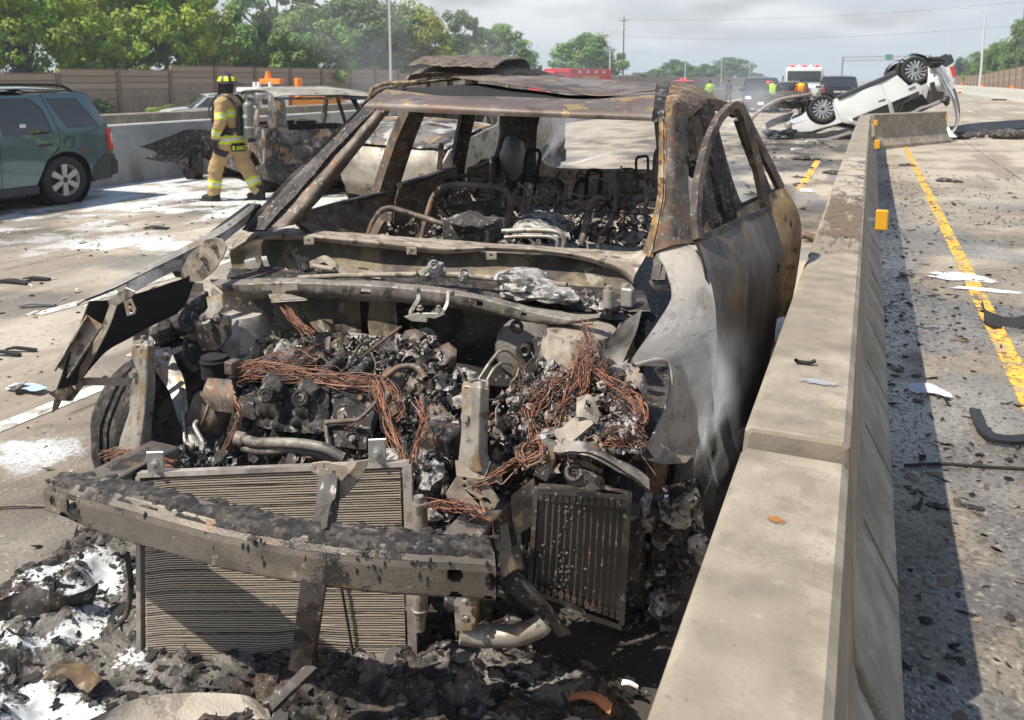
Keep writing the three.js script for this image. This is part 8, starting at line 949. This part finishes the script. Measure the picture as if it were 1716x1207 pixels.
seed(900); const CHIP = [lump(1, 1.5, 0.7, 1, [1, 0.5, 0.8]), loft([[V(-1, 0.1, -0.6), V(0, 0.3, -0.8), V(1, 0, -0.4)], [V(-1.1, 0, 0), V(0, 0.45, 0.1), V(0.8, 0.1, 0)], [V(-0.7, 0.2, 0.6), V(0.1, 0.05, 0.7), V(1, 0.25, 0.5)]], { nu: 4, nv: 4, th: 0.14, dent: 0.2, fr: 1.3 }), merge([lump(1, 15.5, 0.6, 1, [1.9, 0.25, 0.3]), lump(0.6, 4.5, 0.6, 1, [0.8, 0.4, 0.9]).translate(0.6, 0.1, 0.3)])];
function chips(name, label, n, where, size, mats, sd) { // loose crumbs nobody could count
  seed(sd); const per = Math.ceil(n / (CHIP.length)); CHIP.forEach((g, k) => { const im = new THREE.InstancedMesh(g, mats[k % mats.length].clone(), per); im.name = numbered(name); im.userData = { kind: 'stuff', label: label[k], category: 'rubble' }; im.castShadow = im.receiveShadow = true; const m = new THREE.Matrix4(), c = new THREE.Color(); for (let i = 0; i < per; i++) { const [x, d, y = groundY(x)] = where(); const s = lerp(size[0], size[1], rnd() ** 5); m.compose(V(x, y + s * 0.15, -d), new THREE.Quaternion().setFromEuler(new THREE.Euler(rr(-0.4, 0.4), rr(0, 6.28), rr(-0.4, 0.4))), V(s * rr(0.7, 1.6), s * rr(0.2, 0.7), s * rr(0.6, 1.3))); im.setMatrixAt(i, m); const q = rr(0.35, 1.6); im.setColorAt(i, c.setRGB(q, q * 0.97, q * 0.93)); } scene.add(im); });
}
chips('ash_crumbs', ['black crumbs in the ash heap before the burnt car', 'flat grey flakes in the ash heap before the burnt car', 'pale grit in the ash heap before the burnt car'], 7500, () => { for (;;) { const x = rr(-2.7, -0.48), d = lerp(0.9, 2.1, rnd()); if (heapFoam(x, d) < 0.1 || rnd() < 0.45) return [x, d, heapH(x, d)]; } }, [0.002, 0.026], [MT.char, MT.ash, MT.crust], 701);
chips('road_crumbs', ['black crumbs strewn along the yellow line', 'brown flakes strewn along the yellow line', 'dark grit strewn along the yellow line'], 6000, () => { for (;;) { const d = 1 + 17 * rnd() ** 1.4, x = rr(0.1, 2.8); if (fbm(x * 0.55 + 3, d * 1.35 + 9, 4, 256, 12) + 0.3 * sm(1.2, 0.2, x) + 0.22 * rnd() > 0.68) return [x, d]; } }, [0.002, 0.03], [MT.char, flat(0.16, 0.125, 0.09, 0.9), MT.char], 702);
chips('wreck_crumbs', ['black crumbs on the road beside the burnt car', 'pale grit on the road beside the burnt car', 'brown grit on the road beside the burnt car'], 3000, () => [rr(-9.5, -2.4), 1.2 + 11 * rnd()], [0.003, 0.035], [MT.char, flat(0.42, 0.37, 0.3, 0.9), flat(0.14, 0.11, 0.08, 0.9)], 703);
chips('distant_crumbs', ['black scraps on the road before the overturned car', 'grey scraps on the road before the overturned car', 'charred bits on the road before the overturned car'], 900, () => [rr(-4.5, -0.5), rr(7, 24)], [0.01, 0.09], [MT.char, MT.ash, MT.char], 704);
// single pieces of debris
const onRoad = (u, v) => onG(u, v), onTop = (u, v) => onY(u, v, 0.842);
function scrap(name, label, geom, mat, p, cat = 'debris') { return single(name, geom, mat, label, cat, p); }
{
  let p;
  p = onRoad(1672, 726); { const q = [[1633, 697], [1644, 726], [1664, 744], [1700, 748], [1760, 742]].map(([u, v]) => onRoad(u, v).add(V(0, 0.03, 0))); scrap('trim_strip', 'curved black trim strip lying by the yellow line', strap(q, 0.05, 0.02, V(0, 1, 0.2), 24).translate(-p.x, -p.y, -p.z), MT.black, p); }
  p = onRoad(1600, 785); { const q = [[1516, 783], [1580, 780], [1650, 785], [1740, 790]].map(([u, v]) => onRoad(u, v).add(V(0, 0.008, 0))); scrap('black_rod_debris', 'thin straight black cord across the wet shoulder', tube(q, 0.007, 24).translate(-p.x, -p.y, -p.z), MT.rubber, p); }
  p = onRoad(1685, 538); { const q = [[1650, 520], [1656, 535], [1690, 540], [1740, 540]].map(([u, v]) => onRoad(u, v)), q2 = [[1648, 545], [1665, 552], [1700, 552], [1740, 550]].map(([u, v]) => onRoad(u, v)); scrap('rubber_flap', 'crumpled black rubber sheet lying on the yellow line', loft([q.map((a) => a.add(V(0, 0.05, 0))), q2.map((a) => a.add(V(0, 0.02, 0)))], { nu: 20, nv: 10, th: 0.01, dent: 0.05, fr: 7 }).translate(-p.x, -p.y, -p.z), MT.rubber, p); }
  p = onRoad(1556, 658); scrap('paper', 'crumpled pale paper in the shadow of the barrier', loft([[V(-0.09, 0.02, -0.05), V(0, 0.03, -0.07), V(0.06, 0.015, -0.04)], [V(-0.1, 0.015, 0.02), V(0, 0.04, 0), V(0.1, 0.02, 0.03)], [V(-0.06, 0.01, 0.06), V(0, 0.02, 0.06), V(0.11, 0.01, 0.07)]], { nu: 12, nv: 10, th: 0.001, dent: 0.012, fr: 16 }), flat(0.55, 0.53, 0.62, 0.9), p, 'paper');
  [[1612, 466, 0.62, 0.42, 'white foam patch lying across the yellow line'], [1650, 487, 0.66, 0.2, 'thin white foam streak past the yellow line']].forEach(([u, v, w, d, l], i) => { p = onRoad(u, v); const [g, m] = stain(w, d, [0.66, 0.67, 0.675], 11 + i, 0, 1, 0.95); scrap('foam_patch', l, g, m, p.add(V(0, 0.009, 0)), 'foam'); });
  [[1350, 268, 0.4, 'charred strip heap on the road between the burnt car and the overturned car'], [1400, 292, 0.3, 'dark ash heap beside the barrier row'], [1520, 118 + 160, 0.2, 'small black lump beside the angled barrier block'], [1590, 305, 0.25, 'black lump near the yellow line'], [1630, 852, 0.05, 'sharp black shard on the wet shoulder'], [1570, 850, 0.05, 'brown stone-like chunk on the wet shoulder']].forEach(([u, v, s, l], i) => { p = onRoad(u, v); scrap('charred_lump', l, merge([lump(s * 0.5, i * 3 + 1, 0.7, 3, [1.4, 0.3, 0.8]), lump(s * 0.3, i * 5 + 2, 0.7, 3, [1.2, 0.35, 0.9]).translate(s * 0.5, 0, s * 0.1), lump(s * 0.25, i * 7 + 3, 0.7, 3, [1.3, 0.3, 0.9]).translate(-s * 0.5, 0, -s * 0.1)]), MT.char, p.add(V(0, s * 0.06, 0))); });
  [[1352, 322, 0.14, 'white plastic shard on the road beyond the burnt car'], [1360, 208 + 30, 0.2, 'silver lamp piece under the overturned car'], [1335, 252, 0.16, 'silver scrap before the overturned car']].forEach(([u, v, s, l], i) => { p = onRoad(u, v); scrap('plastic_shard', l, lump(s, i * 9 + 4, 0.5, 2, [1, 0.25, 0.6]), i ? MT.alu : MT.white, p.add(V(0, s * 0.1, 0))); });
  p = onRoad(1362, 406); scrap('metal_cylinder', 'rusty metal cylinder lying beside the barrier', boxUV(new THREE.CylinderGeometry(0.035, 0.05, 0.2, 18).rotateZ(1.35)), MT.brown, p.add(V(0, 0.05, 0)));
  [[62, 515, 0.13, 0.025, 0.5, 'flat grey plate on the bare road'], [35, 590, 0.10, 0.014, 0.25, 'black stick on the white line'], [12, 596, 0.1, 0.016, 0.3, 'dark stick beside the white line'], [62, 470, 0.12, 0.03, 0.2, 'black flat scrap beyond the plate'], [20, 476, 0.16, 0.035, 0.1, 'long black scrap at the roadside'], [262, 384, 0.15, 0.04, 0.3, 'black scrap at the edge of the foam'], [30, 853, 0.22, 0.006, 0.35, 'thin rusty rod by the bumper beam']].forEach(([u, v, L, w, a, l], i) => { p = onRoad(u, v); const g = i === 6 ? tube([V(-L, 0, 0.03), V(0, 0.01, 0), V(L, 0, -0.02)], 0.006, 14) : strap([V(-L, 0.01, 0), V(-L * 0.3, 0.025, rr(-0.02, 0.02)), V(L, 0.01, rr(-0.02, 0.02))], w * 2, 0.014, V(0, 1, 0), 10); g.rotateY(a); scrap('road_scrap', l, g, i === 0 ? MT.grey : i === 6 ? MT.brown : MT.rubber, p.add(V(0, 0.004, 0))); });
  p = onRoad(45, 657); scrap('torn_package', 'torn coloured wrapper lying on the white foam', loft([[V(-0.14, 0.02, -0.03), V(0, 0.03, -0.05), V(0.12, 0.02, -0.04)], [V(-0.13, 0.01, 0.04), V(0, 0.03, 0.04), V(0.12, 0.03, 0.03)]], { nu: 10, nv: 5, th: 0.002, dent: 0.012, fr: 14 }), flat(0.42, 0.52, 0.62, 0.7), p, 'wrapper');
  p = onRoad(20, 655).add(V(0, 0.01, 0)); scrap('torn_package', 'charred brown corner of the torn wrapper', loft([[V(0.05, 0.02, -0.03), V(0.11, 0.05, -0.02)], [V(0.03, 0.02, 0.04), V(0.1, 0.02, 0.05)]], { nu: 5, nv: 5, th: 0.003, dent: 0.02, fr: 14 }), MT.brown, p, 'wrapper');
  // before the wreck
  { const q = [[150, 1207], [250, 1166], [400, 1164], [450, 1190]].map(([u, v]) => onY(u, v, 0.10)), q2 = [[120, 1260], [240, 1262], [400, 1262], [470, 1262]].map(([u, v]) => onY(u, v, 0.03)); p = V(-1.6, 0.06, -1.1); scrap('fallen_panel', 'dull grey bent panel lying before the radiator', loft([q, q2], { nu: 20, nv: 8, th: 0.006, dent: 0.01 }).translate(-p.x, -p.y, -p.z), MT.beige, p); }
  [[118, 1142, 0.09, MT.rust, 'rusty orange flake on the white foam'], [985, 1180, 0.06, flat(0.5, 0.2, 0.08, 0.8), 'orange and grey shard before the barrier'], [1055, 1150, 0.022, MT.white, 'white plastic scrap beside the barrier foot'], [870, 1140, 0.04, MT.ash, 'grey stone-like chip before the cooler']].forEach(([u, v, s, m, l], i) => { p = onY(u, v, 0.05); scrap('heap_scrap', l, loft([[V(-s, 0.004, -s * 0.4), V(0, s * 0.2, -s * 0.5), V(s, 0, -s * 0.25)], [V(-s * 0.9, 0, s * 0.3), V(0, s * 0.25, s * 0.2), V(s * 1.1, s * 0.1, s * 0.3)]], { nu: 12, nv: 8, th: 0.003, dent: s * 0.25, fr: 20 }), m, p); });
  { const q = [[-10, 1010], [60, 985], [110, 1000], [160, 975]].map(([u, v]) => onY(u, v, 0.10)), q2 = [[-10, 1040], [60, 1035], [110, 1020], [155, 1010]].map(([u, v]) => onY(u, v, 0.03)); p = V(-2.3, 0.05, -1.5); scrap('charred_scrap', 'curled charred panel in the ash heap beside the radiator', loft([q, q2], { nu: 18, nv: 8, th: 0.008, dent: 0.03, fr: 9 }).translate(-p.x, -p.y, -p.z), MT.dark, p); }
  // on the barrier top
  p = onTop(1350, 611); scrap('barrier_scrap', 'small black curled scrap on the barrier top', tube([V(-0.028, 0.012, 0.006), V(-0.02, 0.006, 0), V(0.012, 0.007, 0), V(0.026, 0.013, -0.008)], 0.006, 18), MT.rubber, p);
  p = onTop(1366, 641); { const [g, m] = stain(0.15, 0.05, [0.36, 0.37, 0.38], 17, 0, 0.8, 0.7); scrap('grey_smear', 'pale grey smear on the barrier top', g, m, p.add(V(0, 0.003, 0)), 'stain'); }
}
{ // scorch on the barrier top: burnt, flaking patches with outlines of their own
  const n = 256, cv = new Uint8Array(n * n * 4); for (let j = 0; j < n; j++) for (let i = 0; i < n; i++) { const u = i / n, v = j / n, e = sm(0, 0.22, v) * sm(1, 0.7, v), m = fbm(u * 3 + 4, v * 9 + 7, 4, 4096, 61), f = fbm(u * 14, v * 40, 3, 4096, 63), a = sm(0.44, 0.70, m * 0.6 + f * 0.4 + 0.2 * e - 0.1), o = (j * n + i) * 4; cv[o] = cv[o + 1] = cv[o + 2] = 255 * a * sm(0, 0.1, e) * 0.85; cv[o + 3] = 255; }
  const tx = dataTex(cv, n, n, false); tx.wrapS = tx.wrapT = THREE.ClampToEdgeWrapping; const g = new THREE.PlaneGeometry(0.205, 3.0).rotateX(-Math.PI / 2);
  single('scorch_mark', g, new THREE.MeshStandardMaterial({ color: col(0.17, 0.115, 0.075), roughness: 0.9, alphaMap: tx, transparent: true }), 'brown scorch mark on the barrier top beside the burnt rear door', 'stain', V(-0.118, 0.8475, -5.6));
}
chips('concrete_flakes', ['brown concrete flakes on the scorched barrier top', 'thin concrete flakes on the scorched barrier top', 'dark crumbs on the scorched barrier top'], 150, () => [rr(-0.22, -0.02), rr(4.2, 8.0), 0.842], [0.002, 0.014], [MT.tan, MT.concrete, MT.char], 705);
{ // torn bumper bar and charred heap beyond the angled block
  const p = onRoad(1660, 228), q = [[1590, 232], [1640, 224], [1716, 218], [1800, 214]].map(([u, v]) => onRoad(u, v).add(V(0, 0.18, 0))), t = thing('torn_bumper', 'long torn black bumper lying on the road past the angled block', 'bumper', p); wpart('skin', strap(q, 0.3, 0.1, V(0, 0.4, 1), 20), MT.darkPlastic, t); seed(31); wpart('charred_core', [...Array(26)].map((_, i) => { const a = onRoad(rr(1600, 1716), rr(229, 234)); return lump(rr(0.08, 0.22), i, 0.6, 2, [1.3, 0.6, 0.8]).translate(a.x, a.y + 0.1, a.z); }), MT.char, t);
}
// ---------------------------------------------------------------- smoke: thin curling veils, each a real sheet hanging in the air
const VEILS = {};
function veil(name, label, base, w, h, sd, op, n = 5, tint = 0.72, soft = 0.55) {
  const t = thing(name, label, 'smoke', base); seed(sd);
  for (let k = 0; k < n; k++) {
    const key = k % 4 + (soft > 0.5 ? 's' : 'w'); if (!VEILS[key]) { const cv = new Uint8Array(128 * 192 * 4); for (let j = 0; j < 192; j++) for (let i = 0; i < 128; i++) { const u = i / 127 - 0.5, v = j / 191; const cu = u + 0.18 * (fbm(v * 4 + k * 7, sd, 3) - 0.5), wid = lerp(0.12, 0.42, v), e = sm(wid, wid * 0.2, Math.abs(cu)) * sm(0, 0.08, v) * sm(1, 0.45, v); const wisp = sm(0.3, 0.75, fbm(cu * 4 + k * 11 + 40, v * 3 - sd + 60 + fbm(cu * 3 + 9, v * 3 + 9, 2) * 2, 4)); const a = 255 * e * (soft + (1 - soft) * wisp), o = (j * 128 + i) * 4; cv[o] = cv[o + 1] = cv[o + 2] = a; cv[o + 3] = 255; }
    VEILS[key] = dataTex(cv, 128, 192, false); VEILS[key].wrapS = VEILS[key].wrapT = THREE.ClampToEdgeWrapping; }
    const tx = VEILS[key];
    const rows = []; for (let j = 0; j <= 6; j++) { const r = [], v = j / 6; for (let i = 0; i <= 4; i++) { const u = i / 4 - 0.5, a = k * 0.63 + 0.35 * Math.sin(v * 5 + k); r.push(V(Math.cos(a) * u * w * lerp(0.6, 1.2, v) + 0.12 * w * Math.sin(v * 6 + k * 2), v * h, Math.sin(a) * u * w * 0.8 + (k - n / 2) * w * 0.12)); } rows.push(r); }
    const g = loft(rows, { nu: 16, nv: 24, th: 0 }), p = g.attributes.uv; // uv 0..1
    { const W2 = 17, idx = [], uv2 = []; for (let j = 0; j < 24; j++) for (let i = 0; i < 16; i++) for (const [a, b] of [[0, 0], [1, 0], [1, 1], [0, 0], [1, 1], [0, 1]]) uv2.push((i + a) / 16, (j + b) / 24); g.setAttribute('uv', new THREE.Float32BufferAttribute(uv2, 2)); }
    const m = mesh('wisp', g, new THREE.MeshStandardMaterial({ color: col(tint, tint * 1.03, tint * 1.08), transparent: true, opacity: op, alphaMap: tx, roughness: 1, depthWrite: false, side: THREE.DoubleSide }), t); m.castShadow = false;
  }
}
veil('smoke', 'grey smoke curling up between the silver fender and the barrier', V(-0.43, 0.30, -2.58), 0.36, 0.66, 5, 0.28, 6, 0.75, 0.25);
veil('smoke', 'faint smoke drifting inside the burnt car', V(-0.95, 0.85, -4.3), 0.7, 0.8, 9, 0.12, 5, 0.6, 0.8);
veil('smoke', 'bluish smoke drifting off the shell behind the burnt car', V(-3.6, 0.2, -9.6), 2.4, 1.9, 13, 0.14, 5, 0.6, 0.8);
veil('smoke', 'thin smoke rising behind the firefighter in front of the trees', V(-16, 0.5, -26), 16, 9, 17, 0.10, 5, 0.62, 0.85);
veil('smoke', 'low smoke haze around the overturned car front', V(-2.9, 0.05, -21.5), 4.2, 2.0, 21, 0.16, 5, 0.66, 0.8);
renderer.render(scene, camera);
